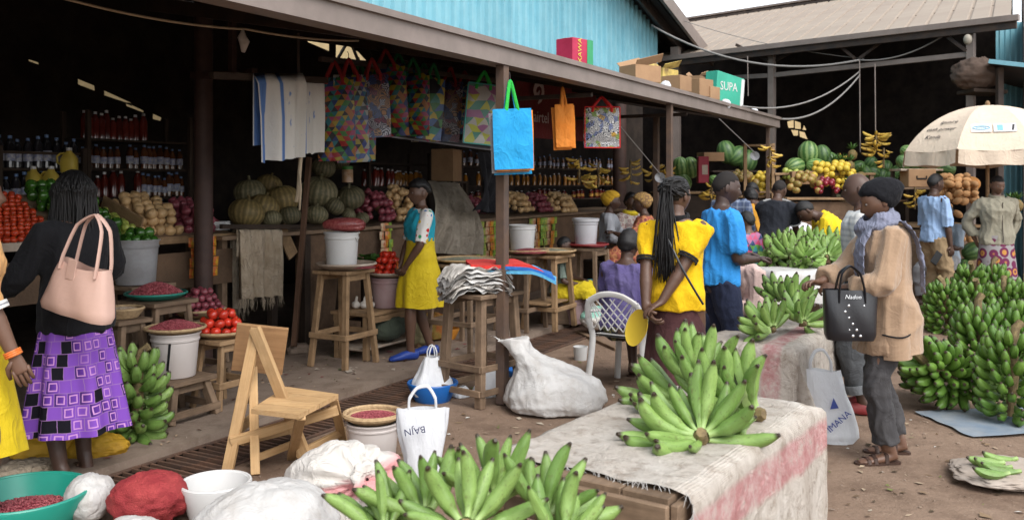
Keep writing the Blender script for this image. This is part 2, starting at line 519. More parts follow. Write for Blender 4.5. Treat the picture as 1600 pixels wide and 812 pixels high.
def person(label, loc, heading, h=1.68, skin=1, fem=True, lean=0.0, twist=0.0, side=0.0, head=(0, 0), hipz=None, hl=None, hr=None,
           el=(-.6, .5, -.3), er=(-.6, -.5, -.3), fl=None, fr=None, kl=(1, .15, 0), kr=(1, -.15, 0), fat=1.0, curl=(.5, .5), hdl=None, hdr=None,
           pnl=None, pnr=None, voxel=.014, hair='short', hands=True, feet=True, group=None, grow=None, fol=(1, 0), footyaw=(0.12, -.12)):
    """x forward, y to the person's left, z up. hl/hr: wrists, fl/fr: ankles, relative to the ground under the pelvis"""
    P = Person(); k = h / 1.70
    hip = hipz if hipz else .92
    pel = V((0, 0, hip + .02))
    Rl = Matrix.Rotation(twist, 3, 'Z') @ Matrix.Rotation(lean, 3, 'Y') @ Matrix.Rotation(side, 3, 'X')
    Rh = Matrix.Rotation(lean * .45, 3, 'Y') @ Matrix.Rotation(side * .5, 3, 'X')
    def up(p, f=1.0):      # lean the upper body about the pelvis
        q = V(p) - V((0, 0, .94)); return pel + ((Rl if f >= 1 else Rh) @ q)
    fw = 1.0 if fem else .94
    T = [(.84, .125, .095, 0, .3), (.90, .165 * fw, .115, -.005, .4), (.97, .168 * fw, .118, -.008, .5), (1.05, .148, .105, 0, 1), (1.12, .140, .10, .004, 1),
         (1.20, .148, .107, .008, 1), (1.28, .160 * (1 if fem else 1.05), .122 if fem else .112, .014 if fem else .006, 1), (1.35, .168 * (1 if fem else 1.07), .105, .004, 1), (1.40, .150, .085, -.006, 1), (1.435, .098, .065, -.012, 1), (1.46, .058, .056, -.012, 1)]
    P.torso = []
    for z, a, d, xo, f in T:
        Rm = Rl if f >= 1 else Rh
        P.torso.append((up((xo, 0, z), f), Rm @ V((0, 1, 0)), Rm @ V((1, 0, 0)), a * fat, d * fat, z))
    P.up = up; P.Rl = Rl; P.fat = fat
    # arms
    P.arm = {}
    for sg, tgt, hint, cu, hd, pn, nm in ((1, hl, el, curl[0], hdl, pnl, 'l'), (-1, hr, er, curl[1], hdr, pnr, 'r')):
        sh = up((-.005, sg * .176 * (1 if fem else 1.07), 1.378))
        if tgt is None: tgt = up((.03, sg * .25, .86))
        E, Wr = ik(sh, tgt, .285, .25, hint)
        P.arm[nm] = (sh, E, Wr)
        d = (Wr - E).normalized() if hd is None else V(hd).normalized()
        P.arm[nm + 'd'] = d
        if pn is None: pn = Rl @ V((0, -sg, 0)) if abs(d.z) > .5 else V((0, 0, -1))
        pn = V(pn); pn = (pn - d * pn.dot(d)).normalized(); P.arm[nm + 'n'] = pn
    P.leg = {}
    for sg, tgt, hint, nm in ((1, fl, kl, 'l'), (-1, fr, kr, 'r')):
        hj = pel + Rh @ V((0, sg * .088, -.04))
        if tgt is None: tgt = (.0, sg * .10, .085)
        Kn, An = ik(hj, tgt, .42, .415, hint)
        P.leg[nm] = (hj, Kn, An)
    b = MB()
    b.rings([sell(c, a, f, ra * .97, rd * .97, 18) for c, a, f, ra, rd, z in P.torso])
    hc = up((.018, 0, 1.585)); P.headM = Rl @ Matrix.Rotation(head[0], 3, 'Z') @ Matrix.Rotation(head[1], 3, 'Y'); P.headc = hc
    b.tube([up((-.012, 0, 1.40)), up((-.004, 0, 1.47)), hc + P.headM @ V((-.012, 0, -.05))], [.062, .052, .052], 12)
    for nm in 'lr':
        sh, E, Wr = P.arm[nm]
        pth, rr = smoothpath([sh.lerp(up((0, 0, 1.38)), .25), sh, sh.lerp(E, .45), E, E.lerp(Wr, .3), E.lerp(Wr, .7), Wr], [.05, .053, .046, .039, .042, .033, .027], 3)
        b.tube(pth, [r * fat ** .7 for r in rr], 12)
        if hands: b.tube([Wr - P.arm[nm + 'd'] * .01, Wr + P.arm[nm + 'd'] * .035, Wr + P.arm[nm + 'd'] * .085], [(.027, .022), (.034, .018), (.037, .014)], 12, ref=P.arm[nm + 'd'].cross(P.arm[nm + 'n']))
        hj, Kn, An = P.leg[nm]
        pth, rr = smoothpath([hj + V((0, 0, .03)), hj.lerp(Kn, .25), hj.lerp(Kn, .7), Kn, Kn.lerp(An, .3), Kn.lerp(An, .7), An], [.09, .088, .067, .056, .058, .043, .036], 3)
        b.tube(pth, [r * (fat ** .6) for r in rr], 14)
        if feet:
            fy = footyaw[0 if nm == 'l' else 1]; fx = V((math.cos(fy), math.sin(fy), 0)); z0 = An.z - .085
            b.tube([An + V((0, 0, .02)) - fx * .01, An - fx * .03 + V((0, 0, -.04)), An + fx * .02 - Z * .05, An + fx * .09 - Z * .06, An + fx * .15 - Z * .068, An + fx * .185 - Z * .072],
                   [(.036, .036), (.036, .04), (.036, .034), (.042, .024), (.042, .016), (.03, .01)], 12, ref=fx.cross(Z))
            P.leg[nm + 'f'] = fx
    if grow: grow(P, b)
    me = fuse(b, voxel, 2, None, 'person')
    # head and fingers join the skin at full detail
    b2 = MB(); head_mesh(b2, P.headM, hc)
    if hands:
        for nm, cu in (('l', curl[0]), ('r', curl[1])): fingers(b2, P.arm[nm][2], P.arm[nm + 'd'], P.arm[nm + 'n'], cu, 1 if nm == 'l' else -1)
    bm = bmesh.new(); bm.from_mesh(me); vs = [bm.verts.new(p) for p in b2.v]
    for f in b2.f:
        fc = bm.faces.new([vs[i] for i in f]); fc.smooth = True
    bm.to_mesh(me); bm.free()
    o = link('person', me, skin_mat(skin)); o.location = loc; o.rotation_euler.z = heading; o.scale = (k, k, k)
    tag(o, label, 'person', group)
    P.o = o; P.k = k
    # eyes
    for sg in (-1, 1):
        e = MB().ball((0, 0, 0), (.0115, .0115, .0075), 10, 8).ball((.0062, 0, 0), (.0062, .0066, .0062), 8, 6, m=1)
        eo = e.build('eye', [EYEW, EYED], o)
        eo.matrix_local = Matrix.Translation(hc + P.headM @ V((.0765, sg * .031, .008))) @ P.headM.to_4x4()
    # hair
    if hair == 'short': hair_shell(P.headM, hc, .008, .003, nu=28, nv=22).build('hair', HAIR, o, ang=None)
    elif hair == 'crop': hair_shell(P.headM, hc, .003, .001, nu=28, nv=22).build('hair', mat('cropped_hair', (.014, .011, .010), .8, var=.2), o, ang=None)
    elif hair == 'afro': hair_shell(P.headM, hc, .028, .012, low=-.055, nu=40, nv=30, frq=70).build('hair', HAIR, o, ang=None)
    elif hair == 'full': hair_shell(P.headM, hc, .018, .008, low=.02, nu=36, nv=28, frq=50).build('hair', HAIR, o, ang=None)
    return P

def fingers(b, Wr, d, n, curl, sg):
    sv = d.cross(n).normalized() * sg       # towards the thumb side for the left hand when the palm faces in
    base = Wr + d * .082
    for i, (o, L) in enumerate(((.030, .072), (.0105, .08), (-.0095, .075), (-.029, .058))):
        p = base + sv * o + d * (-.004 if i in (0, 3) else 0); dd = V(d); pts = [p - d * .02, V(p)]; a = 0
        for q, fr in enumerate((.42, .33, .25)):
            a = curl * (.5 + .35 * q)
            ax = n.cross(d).normalized()
            dd = Matrix.Rotation(-a, 3, n.cross(d).normalized()) @ dd if False else (dd * math.cos(a) + n * math.sin(a)).normalized() if q == 0 else (Matrix.Rotation(a, 3, d.cross(n).normalized()) @ dd).normalized()
            p = p + dd * (L * fr); pts.append(V(p))
        b.tube(pts, [.009, .0092, .0085, .0078, .0058], 7)
    p = Wr + d * .025 + sv * .022
    t1 = (d * .6 + sv * .75 + n * .35).normalized(); t2 = (d * .9 + sv * .15 + n * (.2 + .5 * curl)).normalized()
    b.tube([p - t1 * .015, p + t1 * .03, p + t1 * .036 + t2 * .022, p + t1 * .036 + t2 * .048], [.013, .0125, .0105, .0075], 8)

# ---- clothing; every piece is a child of the person
def top(P, m, z0=.94, z1=1.44, infl=.014, sleeve=(.6, .6), sl_infl=.016, amp=.004, seed=1, voxel=.013, flare=0.0, name='shirt', fr=22, extra=None, neck=True, cuffw=0.0):
    b = MB(); rg = []
    T = P.torso
    for i, (c, a, f, ra, rd, z) in enumerate(T):
        if z < z0 - .001 and (i + 1 < len(T) and T[i + 1][5] <= z0): continue
        if z > z1: break
        if z0 < .9 and z < .95: continue
        if z < z0:   # cut exactly at the hem
            c2, a2, f2, ra2, rd2, zz = T[i + 1]; t = (z0 - z) / (zz - z); c = c.lerp(c2, t); ra = lerp(ra, ra2, t); rd = lerp(rd, rd2, t); z = z0
        fl = flare * max(0, (1.2 - z) / .3)
        rg.append(sell(c, a, f, ra + infl + fl, rd + infl + fl, 24))
    if z0 < .9:
        c, a, f, ra, rd, z = T[2]
        rg = [sell(V((0, 0, 0)).lerp(c, .6) * 0 + V((c.x, c.y, c.z + zz - z)), a, f, ra + infl + flare * (1.2 - zz) / .3, rd + infl + flare * (1.2 - zz) / .3, 24) for zz in np.linspace(z0, .93, 5)] + rg
    b.rings(rg)
    for nm, sl in zip('lr', sleeve):
        if sl <= 0: continue
        sh, E, Wr = P.arm[nm]
        J = [sh.lerp(P.up((0, 0, 1.36)), .35), sh, sh.lerp(E, .5), E, E.lerp(Wr, .5), Wr]
        rad = [.046, .050, .049, .046, .045, .038]
        pos = [-.35, 0, .5, 1, 1.5, 2]
        pts = [p for p, q in zip(J, pos) if q <= sl]; rr = [r for r, q in zip(rad, pos) if q <= sl]
        for q in range(len(pos) - 1):
            if pos[q] < sl < pos[q + 1]:
                t = (sl - pos[q]) / (pos[q + 1] - pos[q]); pts.append(J[q].lerp(J[q + 1], t)); rr.append(lerp(rad[q], rad[q + 1], t) + cuffw)
        pth, r2 = smoothpath(pts, rr, 4)
        b.tube(pth, [r * P.fat ** .7 + sl_infl for r in r2], 16)
    if extra: extra(P, b)
    return link(name, fuse(b, voxel, 2, folds(amp, seed, fr), name), m, P.o)
def trousers(P, m, to=(1.9, 1.9), infl=.02, amp=.005, seed=2, voxel=.014, waist=1.02, hem=.012, name='trousers'):
    b = MB(); rg = []
    for c, a, f, ra, rd, z in P.torso:
        if z <= waist: rg.append(sell(c, a, f, ra + .008, rd + .008, 22))
    b.rings(rg)
    for nm, t in zip('lr', to):
        hj, Kn, An = P.leg[nm]; J = [hj + V((0, 0, .04)), hj.lerp(Kn, .3), hj.lerp(Kn, .7), Kn, Kn.lerp(An, .5), An]; rad = [.094, .092, .074, .063, .060, .050]
        pos = [-.1, .3, .7, 1, 1.5, 2]
        pts = [p for p, q in zip(J, pos) if q <= t]; rr = [r for r, q in zip(rad, pos) if q <= t]
        for q in range(5):
            if pos[q] < t < pos[q + 1]:
                s_ = (t - pos[q]) / (pos[q + 1] - pos[q]); pts.append(J[q].lerp(J[q + 1], s_)); rr.append(lerp(rad[q], rad[q + 1], s_))
        pth, r2 = smoothpath(pts, rr, 4)
        b.tube(pth, [r * P.fat ** .6 + infl + hem * (i / len(r2)) ** 3 for i, r in enumerate(r2)], 16)
    return link(name, fuse(b, voxel, 2, folds(amp, seed, 16), name), m, P.o)
def skirt(P, m, z1=.99, z0=.42, w0=.25, d0=.22, infl=.014, nf=9, amp=.018, seed=3, name='skirt', n=96, cx=0.0, bulge=0.0):
    b = MB(); rs = np.random.RandomState(seed); ph = rs.uniform(0, 6.28, 4); rg = []; uv = []
    zs = np.linspace(z1, z0, 26)
    T = P.torso
    def at_z(z):
        for i in range(len(T) - 1):
            if T[i][5] <= z <= T[i + 1][5]:
                t = (z - T[i][5]) / (T[i + 1][5] - T[i][5]); return lerp(T[i][3], T[i + 1][3], t), lerp(T[i][4], T[i + 1][4], t), T[i][0].x
        return T[1][3], T[1][4], 0
    hw, hd, _ = at_z(.90)
    for z in zs:
        a, d, _ = at_z(max(z, .90)); t = max(0, (.92 - z) / max(.05, .92 - z0))
        ra = lerp(a + infl, w0, t) if z < .92 else a + infl; rd = lerp(d + infl, d0, t) if z < .92 else d + infl
        rd += bulge * math.sin(math.pi * min(1, max(0, (1.0 - z) / .5)))
        ring = []
        for j in range(n):
            w = 2 * math.pi * j / n
            fo = amp * (t ** .8) * (math.sin(nf * w + ph[0] + .6 * math.sin(2 * w + ph[1])) + .5 * math.sin(nf * 1.7 // 1 * w + ph[2]) + .3 * math.sin(3 * w + ph[3]))
            c = P.o and V((cx * t, 0, z))
            ring.append(V((cx * t + (rd + fo) * math.cos(w), (ra + fo) * math.sin(w), z + .006 * math.sin(5 * w + ph[1]) * t)))
            uv.append((j / n, (z1 - z), 0))
        rg.append(ring)
    b.rings(rg, caps=False, uv=uv)
    return b.build(name, m, P.o, ang=None)
def shoe(P, m, kind='sandal', name=None):
    for nm in 'lr':
        if nm + 'f' not in P.leg: continue
        An = P.leg[nm][2]; fx = P.leg[nm + 'f']; sv = fx.cross(Z); b = MB()
        g0 = An - Z * .083
        if kind == 'sandal':
            rg = []
            for t, w in ((-.075, .02), (-.06, .034), (0, .036), (.07, .045), (.14, .047), (.185, .036), (.205, .014)): rg.append((t, w))
            top_ = [g0 + fx * t - sv * w + Z * .012 for t, w in rg] + [g0 + fx * t + sv * w + Z * .012 for t, w in reversed(rg)]
            b.slab(top_, (0, 0, -.014))
            for t, hgt, w in ((.09, .052, .046), (.13, .04, .047), (.02, .075, .04)):
                b.tube([g0 + fx * t - sv * w + Z * .008, g0 + fx * t - sv * w * .8 + Z * hgt * .75, g0 + fx * t + Z * hgt, g0 + fx * t + sv * w * .8 + Z * hgt * .75, g0 + fx * t + sv * w + Z * .008], [(.012, .004)] * 5, 6, ref=fx)
        else:
            b.tube([g0 - fx * .085 + Z * .045, g0 - fx * .07 + Z * .045, g0 + Z * .05, g0 + fx * .06 + Z * .045, g0 + fx * .13 + Z * .032, g0 + fx * .19 + Z * .025, g0 + fx * .215 + Z * .02],
                   [(.02, .03), (.036, .045), (.042, .05), (.046, .044), (.05, .032), (.042, .025), (.015, .012)], 12, ref=sv)
        b.build(name or ('sandal' if kind == 'sandal' else 'shoe'), m, P.o)
def ringband(P, name, m, c, axis, r, w, t=.004, fr=(1, 1)):
    """a band round a limb"""
    ax = V(axis).normalized(); ref = V((1, 0, 0)) if abs(ax.x) < .7 else V((0, 1, 0)); a = (ref - ax * ref.dot(ax)).normalized(); b_ = ax.cross(a)
    pts = [V(c) + a * r * fr[0] * math.cos(q * math.pi / 10) + b_ * r * fr[1] * math.sin(q * math.pi / 10) for q in range(20)]
    return MB().tube(pts, [(t, w)] * 20, 6, closed=True, ref=a).build(name, m, P.o)
def wrap(P, m, t=.022, bun=.05, seed=0, name='headwrap', low=.03, backz=.02, amp=.004):
    hc, M3 = P.headc, P.headM
    def st(q, k):
        if q.x < 0: q = q + V((-bun * k * (-q.x / .1) ** 1.5, 0, backz * k * (-q.x / .1)))
        w = 1 + amp / .1 * math.sin(q.z * 140 + q.x * 60 + 2 * math.sin(q.y * 40)) * k
        return V((q.x, q.y * w, q.z * (1 + (w - 1) * .5)))
    return hair_shell(M3, hc, t, .003, low=low, nu=44, nv=34, seed=seed, frq=20, stretch=st).build(name, m, P.o, ang=None)
def braids(P, m, n=70, length=.42, seed=0, gather=None, front=False, name='braids', r=.0045, spread=.02, backx=-.10):
    rs = random.Random(seed); hc, M3 = P.headc, P.headM; b = MB()
    Mi = M3.inverted()
    for i in range(n):
        ang = rs.uniform(-2.0, 2.0); el_ = rs.uniform(-.1, 1.1)
        d = V((-math.cos(ang) * math.cos(el_), math.sin(ang) * math.cos(el_), math.sin(el_)))
        h = headpt(d); p0 = hc + M3 @ (h + d * .008)
        if gather is not None:
            gp = V(gather) + V((rs.gauss(0, .014), rs.gauss(0, .014), rs.gauss(0, .012)))
            mid = hc + M3 @ ((h + (Mi @ (gp - hc))) * .5 + d * .035)
            end = gp + V((rs.gauss(-.03, .015), rs.gauss(0, spread), -length * rs.uniform(.75, 1.05)))
            pts = [p0, mid, gp, gp.lerp(end, .5) + V((rs.gauss(-.01, .008), rs.gauss(0, .012), 0)), end]
        else:
            out = M3 @ V((d.x, d.y, 0)).normalized() if abs(d.x) + abs(d.y) > .01 else V((-1, 0, 0))
            L = length * rs.uniform(.8, 1.05)
            side = p0 + V((out.x, out.y, 0)) * .02
            edge = hc + M3 @ V((d.x * .125, d.y * .105, -.02)) + V((0, 0, rs.uniform(-.02, .02)))
            if edge.z > p0.z: edge.z = p0.z - .01
            end = V((edge.x, edge.y, hc.z - L)) + V((rs.gauss(-.01, .008), rs.gauss(0, spread * .5), 0))
            pts = [p0, p0.lerp(edge, .5) + out * .02 + Z * .012, edge, edge.lerp(end, .5) + V((rs.gauss(0, .006), rs.gauss(0, .006), 0)), end]
        pth, rr = smoothpath(pts, [r, r, r, r * .9, r * .4], 3)
        b.tube(pth, rr, 5)
    return b.build(name, m, P.o, ang=None)
# ------------------------------------------------------------------ shared materials
WOOD = wood('pale_raw_timber', (.36, .235, .13), (.23, .14, .072), dirt=.55)
WOODN = wood('new_pine', (.56, .37, .19), (.42, .25, .11), dirt=.3)
WOODG = wood('weathered_timber', (.25, .17, .11), (.15, .10, .065), dirt=.5)
WOODD = wood('dark_timber', (.06, .04, .028), (.035, .024, .018), dirt=.5)  # tone kept low so indoor shade survives the bounced light
STEEL = mat('brown_painted_steel', (.085, .06, .05), .55, (.12, .075, .05), 5, .25, .2, 40, rand=.08)
STEELD = mat('dark_painted_steel', (.035, .028, .026), .6, (.06, .04, .03), 5, .25, .2, 40)
GUTTER = mat('grey_brown_gutter', (.18, .148, .13), .5, (.22, .18, .16), 3, .12, .1, 30)
SOOT = mat('sooty_boards', (.030, .024, .022), .9, (.055, .042, .036), 3, .3, .3, 30)  # board colour kept near black, painting in the shade of the interiors
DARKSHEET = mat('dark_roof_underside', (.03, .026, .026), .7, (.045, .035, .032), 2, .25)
MUD = mat('brown_mud_plaster', (.17, .105, .065), .95, (.11, .07, .045), 3.5, .25, .6, 35, dist=.01)
CARD = mat('brown_cardboard', (.36, .22, .12), .85, (.30, .18, .10), 5, .12, .15, 60, rand=.15)
ROPE = mat('pale_rope', (.42, .34, .24), .9, var=.25, bump=.5, bscale=150)
WHITE = mat('white_plastic', (.60, .595, .58), .4, var=.05, spec=.4)
SACKW = sackmat('white_woven_sack', (.53, .52, .505), (.44, .425, .405))
BLACKP = mat('black_plastic', (.015, .015, .016), .4, var=.1)

# ------------------------------------------------------------------ ground
def holed(outer, holes):
    bm = bmesh.new()
    for loop in [outer] + holes:
        vs = [bm.verts.new(p) for p in loop]
        for i in range(len(vs)): bm.edges.new((vs[i], vs[(i + 1) % len(vs)]))
    bmesh.ops.triangle_fill(bm, edges=bm.edges[:], use_beauty=True)
    bm.normal_update()
    b = MB(); b._push([tuple(v.co) for v in bm.verts], [tuple(v.index for v in f.verts) for f in (bm.verts.index_update(), bm.faces)[1]])
    bm.free(); return b

def earth_mat():
    g = NT('trodden_earth'); c = g.co('Object')
    n1 = g.noise(c, .55, 6, .65); n2 = g.noise(c, 2.7, 6, .7); n3 = g.noise(c, 17, 6, .75); n4 = g.noise(c, 90, 4, .7)
    b = g.mix(g.step(n1, .5, .18), (.205, .136, .094), (.275, .192, .138))
    b = g.mix(g.m('MULTIPLY', g.step(n2, .56, .10), .7), b, (.125, .08, .055))
    b = g.mix(g.m('MULTIPLY', g.step(n3, .62, .06), .35), b, (.38, .28, .20))
    b = g.mix(g.m('MULTIPLY', g.step(n4, .64, .05), .5), b, (.09, .06, .045))
    sp = g.vor(c, 38, 'Distance'); b = g.mix(g.m('MULTIPLY', g.m('SUBTRACT', 1.0, g.step(sp, .14, .04)), .35), b, (.42, .34, .26))
    g.bump(g.m('ADD', g.m('MULTIPLY', n3, 2.2), g.m('ADD', n4, g.m('MULTIPLY', n2, 4.0))), .55, .02)
    return g.fin(b, .92, .2)
EARTH = earth_mat()
D0, D1 = .62, 1.08
drain = [sd(-7, D0), sd(6.2, D0), sd(6.2, D1), sd(-7, D1)]
gb = holed([(-300, -60, 0), (300, -60, 0), (300, 600, 0), (-300, 600, 0)], [drain])
tag(gb.build('ground', EARTH, smooth=False), kind='structure')
def conc_mat():
    g = NT('dirty_concrete'); c = g.co('Object')
    n1 = g.noise(c, 1.1, 6, .7); n2 = g.noise(c, 6, 6, .7); n3 = g.noise(c, 60, 4, .7)
    b = g.mix(g.step(n1, .5, .2), (.20, .145, .11), (.27, .21, .165))
    b = g.mix(g.m('MULTIPLY', g.step(n2, .56, .1), .5), b, (.115, .078, .055))
    b = g.mix(g.m('MULTIPLY', g.step(n3, .63, .05), .3), b, (.4, .33, .27))
    g.bump(g.m('ADD', n2, g.m('MULTIPLY', n3, .6)), .35, .012)
    return g.fin(b, .88, .25)
CONC = conc_mat()
FL = .05      # height of the stall floor
b = MB(); b.slab([sd(-9, D1 + .02, 0), sd(9, D1 + .02, 0), sd(9, 12, 0), sd(-9, 12, 0)], (0, 0, FL))
tag(b.build('pavement', CONC, smooth=False), kind='structure')
b = MB()
for a, c in ((sd(-7, D0), sd(6.2, D0)), (sd(-7, D1), sd(6.2, D1))): b.poly([a, c, c - Z * .3, a - Z * .3])
b.poly([sd(-7, D0, -.3), sd(6.2, D0, -.3), sd(6.2, D1, -.3), sd(-7, D1, -.3)])
tag(b.build('drain_channel', mat('wet_drain_mud', (.03, .024, .02), .6, var=.3), smooth=False), kind='structure')  # one near-black brown over the whole channel
gt = thing('drain_grating', 'rusty steel drain grating running along the front of the stalls', 'grating', sd(0, (D0 + D1) / 2))
RUST = mat('rusty_steel', (.085, .055, .042), .7, (.13, .07, .045), 8, .3, .4, 60, rand=.2)
w = D1 - D0
bar0 = MB().box((0, 0, 0), (.016, w - .05, .022), None, .002).mesh('bar', False)
bar0.materials.append(RUST)
for i in range(186):
    s_ = -4.6 + i * .058
    o = link('bar', bar0, None, gt); o.location = U * s_ + Z * (.0 + RNG.uniform(-.004, .003)); o.rotation_euler.z = AZU + RNG.gauss(0, .015)
for d_ in (-w / 2 + .012, 0, w / 2 - .012):
    plank('rail', U * -5 + NN * d_ + Z * (.006 if d_ else -.018), U * 6.15 + NN * d_ + Z * (.006 if d_ else -.018), .02, .016, RUST, gt)

# ------------------------------------------------------------------ corrugated sheet
def corr(width, length, pitch=.2, dep=.03, flat=.55):
    """trapezoid sheet in local x (width), y (length), z (relief)"""
    xs = []; n = int(round(width / pitch))
    for i in range(n):
        x0 = i * pitch
        xs += [(x0, 0), (x0 + pitch * flat, 0), (x0 + pitch * (flat + .08), dep), (x0 + pitch * (1 - .08), dep)]
    xs.append((n * pitch, 0))
    b = MB()
    vs = [(x, 0, z) for x, z in xs] + [(x, length, z) for x, z in xs]; m = len(xs)
    b._push(vs, [(i, i + 1, m + i + 1, m + i) for i in range(m - 1)])
    return b
def sheet(name, p, ex, ey, width, length, m, parent, pitch=.2, dep=.03, flat=.55):
    ex, ey = V(ex).normalized(), V(ey).normalized(); ez = ex.cross(ey).normalized(); ey2 = ez.cross(ex)
    b = corr(width, length, pitch, dep, flat)
    sk = V(ey).dot(ex)
    b.v = [(v[0] + v[1] * sk, v[1] * math.sqrt(max(0, 1 - sk * sk)), v[2]) for v in b.v]
    o = b.build(name, m, parent, smooth=False)
    M4 = Matrix((ex, ey2, ez)).transposed().to_4x4(); M4.translation = p
    o.matrix_local = M4
    return o

# ------------------------------------------------------------------ the blue market building over the stalls
BLUE = mat('turquoise_painted_sheet', (.17, .40, .48), .5, (.22, .45, .52), 1.6, .12, .08, 12, rand=.06)
bld = thing('market_building', 'large market building with turquoise corrugated gable wall above the stall canopy', 'building', (0, 0, 0))
DW = 2.76
for i in range(19):
    s_ = -4.6 + i * .8
    sheet('wall_sheet', sd(s_, DW, 3.14), U, Z, .8, 5.0, BLUE, bld, .2, .045, .62)
plank('wall_base_rail', sd(-5, DW + .05, 3.16), sd(10.6, DW + .05, 3.16), .06, .12, STEELD, bld)
SE, ZE, TP = 12.0, 4.12, math.tan(R(15))
def zr(s_): return ZE + (SE - s_) * TP
for i in range(9):
    d_ = 2.1 + i * .55
    ex = NN; ey = (U * -1 + Z * TP).normalized()
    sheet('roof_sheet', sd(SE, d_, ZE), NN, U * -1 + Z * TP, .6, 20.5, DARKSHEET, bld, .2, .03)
plank('verge_board', sd(SE + .15, 2.12, zr(SE + .15) - .02), sd(-8, 2.12, zr(-8) - .02), .06, .24, GUTTER, bld, up=NN.cross(U) * -1)
plank('eave_board', sd(SE + .12, 2.08, ZE - .02), sd(SE + .12, 7, ZE - .02), .05, .2, GUTTER, bld)
for d_ in (2.5, 4.2, 6.2):
    plank('purlin', sd(SE - .5, d_, zr(SE - .5) - .1), sd(-8, d_, zr(-8) - .1), .06, .12, STEELD, bld)
plank('corner_post', sd(11.0, 2.5, 0), sd(11.0, 2.5, 4.2), .16, .16, GUTTER, bld, up=U)
# back wall with the gaps under the roof through which the yard behind shows
DB = 6.5
slots = [[(96, 118), (120, 128), (146, 140), (146, 146), (120, 136), (96, 124)], [(97, 113), (114, 120), (114, 127), (97, 119)], [(122, 124), (147, 134), (148, 142), (122, 132)],
         [(163, 142), (205, 161), (206, 166), (163, 149)], [(196, 160), (224, 173), (224, 176), (198, 166)], [(239, 178), (252, 184), (250, 189), (239, 186)],
         [(45, 93), (60, 98), (60, 101), (45, 96)], [(480, 40), (514, 52), (514, 80), (481, 66)], [(525, 60), (560, 82), (572, 95), (525, 90)]]
hol = [[onD(x, y, DB) for x, y in h] for h in slots[2:]]
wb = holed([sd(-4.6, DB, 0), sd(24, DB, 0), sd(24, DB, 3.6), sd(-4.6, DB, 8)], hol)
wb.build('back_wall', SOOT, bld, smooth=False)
plank('gap_brace', onD(528, 92, DB - .06), onD(545, 62, DB - .06), .03, .05, STEELD, bld, up=NN)
plank('gap_brace', onD(548, 66, DB - .06), onD(560, 96, DB - .06), .03, .05, STEELD, bld, up=NN)
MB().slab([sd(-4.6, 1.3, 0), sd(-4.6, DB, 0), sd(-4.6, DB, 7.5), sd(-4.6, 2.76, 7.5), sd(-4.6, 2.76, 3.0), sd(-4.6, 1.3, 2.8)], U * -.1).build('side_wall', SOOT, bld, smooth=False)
# inner columns
COLM = mat('dark_column_paint', (.05, .03, .026), .6, (.07, .04, .032), 4, .3, .2, 40)
def column(px, d, r=.07, zt=4.4):
    p = onD(px, 400, d); MB().lathe([(r, 0), (r, zt)], 16, caps=True).build('column', COLM, bld, loc=(p.x, p.y, FL))
column(318, 2.62, .075, 6.5); column(968, 2.9, .12, 5.0)
for a, c in (((300, 118), (372, 118)), ((362, 118), (398, 112))):
    plank('bracket', onD(*a, 2.7), onD(*c, 2.2), .05, .06, COLM, bld)
plank('hanger', onD(363, 0, 2.3), onD(363, 116, 2.3), .05, .05, COLM, bld, up=U)
yard = MB().slab([sd(-8, 9.6, 0), sd(16, 9.6, 0), sd(16, 9.6, 4.6), sd(-8, 9.6, 4.6)], NN * .2)
yard.build('yard_wall', mat('cream_plaster', (.62, .47, .25), .9, (.5, .38, .2), 2, .1), smooth=False, tagv=('cream plastered yard wall glimpsed through gaps under the dark roof', 'wall'))

# ------------------------------------------------------------------ the canopy in front of it
can = thing('canopy', 'long brown sheet metal canopy with gutter on thin steel posts', 'canopy', (0, 0, 0))
prof = [(-.05, 2.44), (-.05, 2.56), (-.075, 2.56), (-.075, 2.60), (-.045, 2.60), (-.045, 2.575), (.09, 2.575), (.09, 2.44)]
S0, S1 = -6.0, 8.45
gbm = MB(); gbm.slab([sd(S0, d_, z_) for d_, z_ in prof], U * (S1 - S0)); gbm.build('gutter', GUTTER, can, smooth=False)
for i in range(15):
    s_ = S0 + .2 + i * .97
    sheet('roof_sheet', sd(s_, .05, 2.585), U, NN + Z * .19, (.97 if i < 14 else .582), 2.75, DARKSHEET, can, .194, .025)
for i in range(10):
    s_ = S0 + .5 + i * 1.55
    plank('rafter', sd(s_, .1, 2.52), sd(s_, 2.72, 3.0), .05, .1, STEELD, can)
for s_, d_, r_, nm in ((0, 0, .036, 'post'), (3.62, .02, .03, 'post'), (8.1, .05, .026, 'post'), (5.6, .9, .035, 'post')):
    p = sd(s_, d_); MB().box((0, 0, 1.24), (r_ * 2, r_ * 2, 2.46), None, .004).build(nm, STEEL, can, loc=p, rz=AZU)
for s_ in (1.9, 4.6):
    plank('brace', sd(s_, .15, 2.4), sd(s_, 1.9, 2.4), .04, .04, STEELD, can)

# ------------------------------------------------------------------ the tan roofed shed at the back right
TAN = mat('tan_roof_sheet', (.33, .27, .21), .55, (.28, .22, .17), .8, .1, .05, 8)
shd = thing('market_shed', 'open market shed with tan ribbed sheet roof and dark interior behind fruit stalls', 'shed', (0, 0, 0))
E2 = V((7.24, 13.0, 4.0)); EV = V((-.7085, .7057, 0)); E1 = E2 + EV * 9
RS = 7.2
up_ = (U * RS + Z * 2.15)
for i in range(15):
    sheet('roof_sheet', E2 + EV * (.62 * i), EV, up_, .62, up_.length, TAN, shd, .31, .03, .78)
plank('fascia', E2 + V((.05, -.06, -.08)), E1 + V((0, -.06, -.08)), .05, .20, STEELD, shd)
plank('eave_gutter', E2 + V((.05, -.12, -.03)), E1 + V((0, -.12, -.03)), .09, .09, GUTTER, shd)
plank('ridge_cap', E2 + up_ + Z * .02, E2 + EV * 9.3 + up_ + Z * .02, .3, .05, GUTTER, shd)
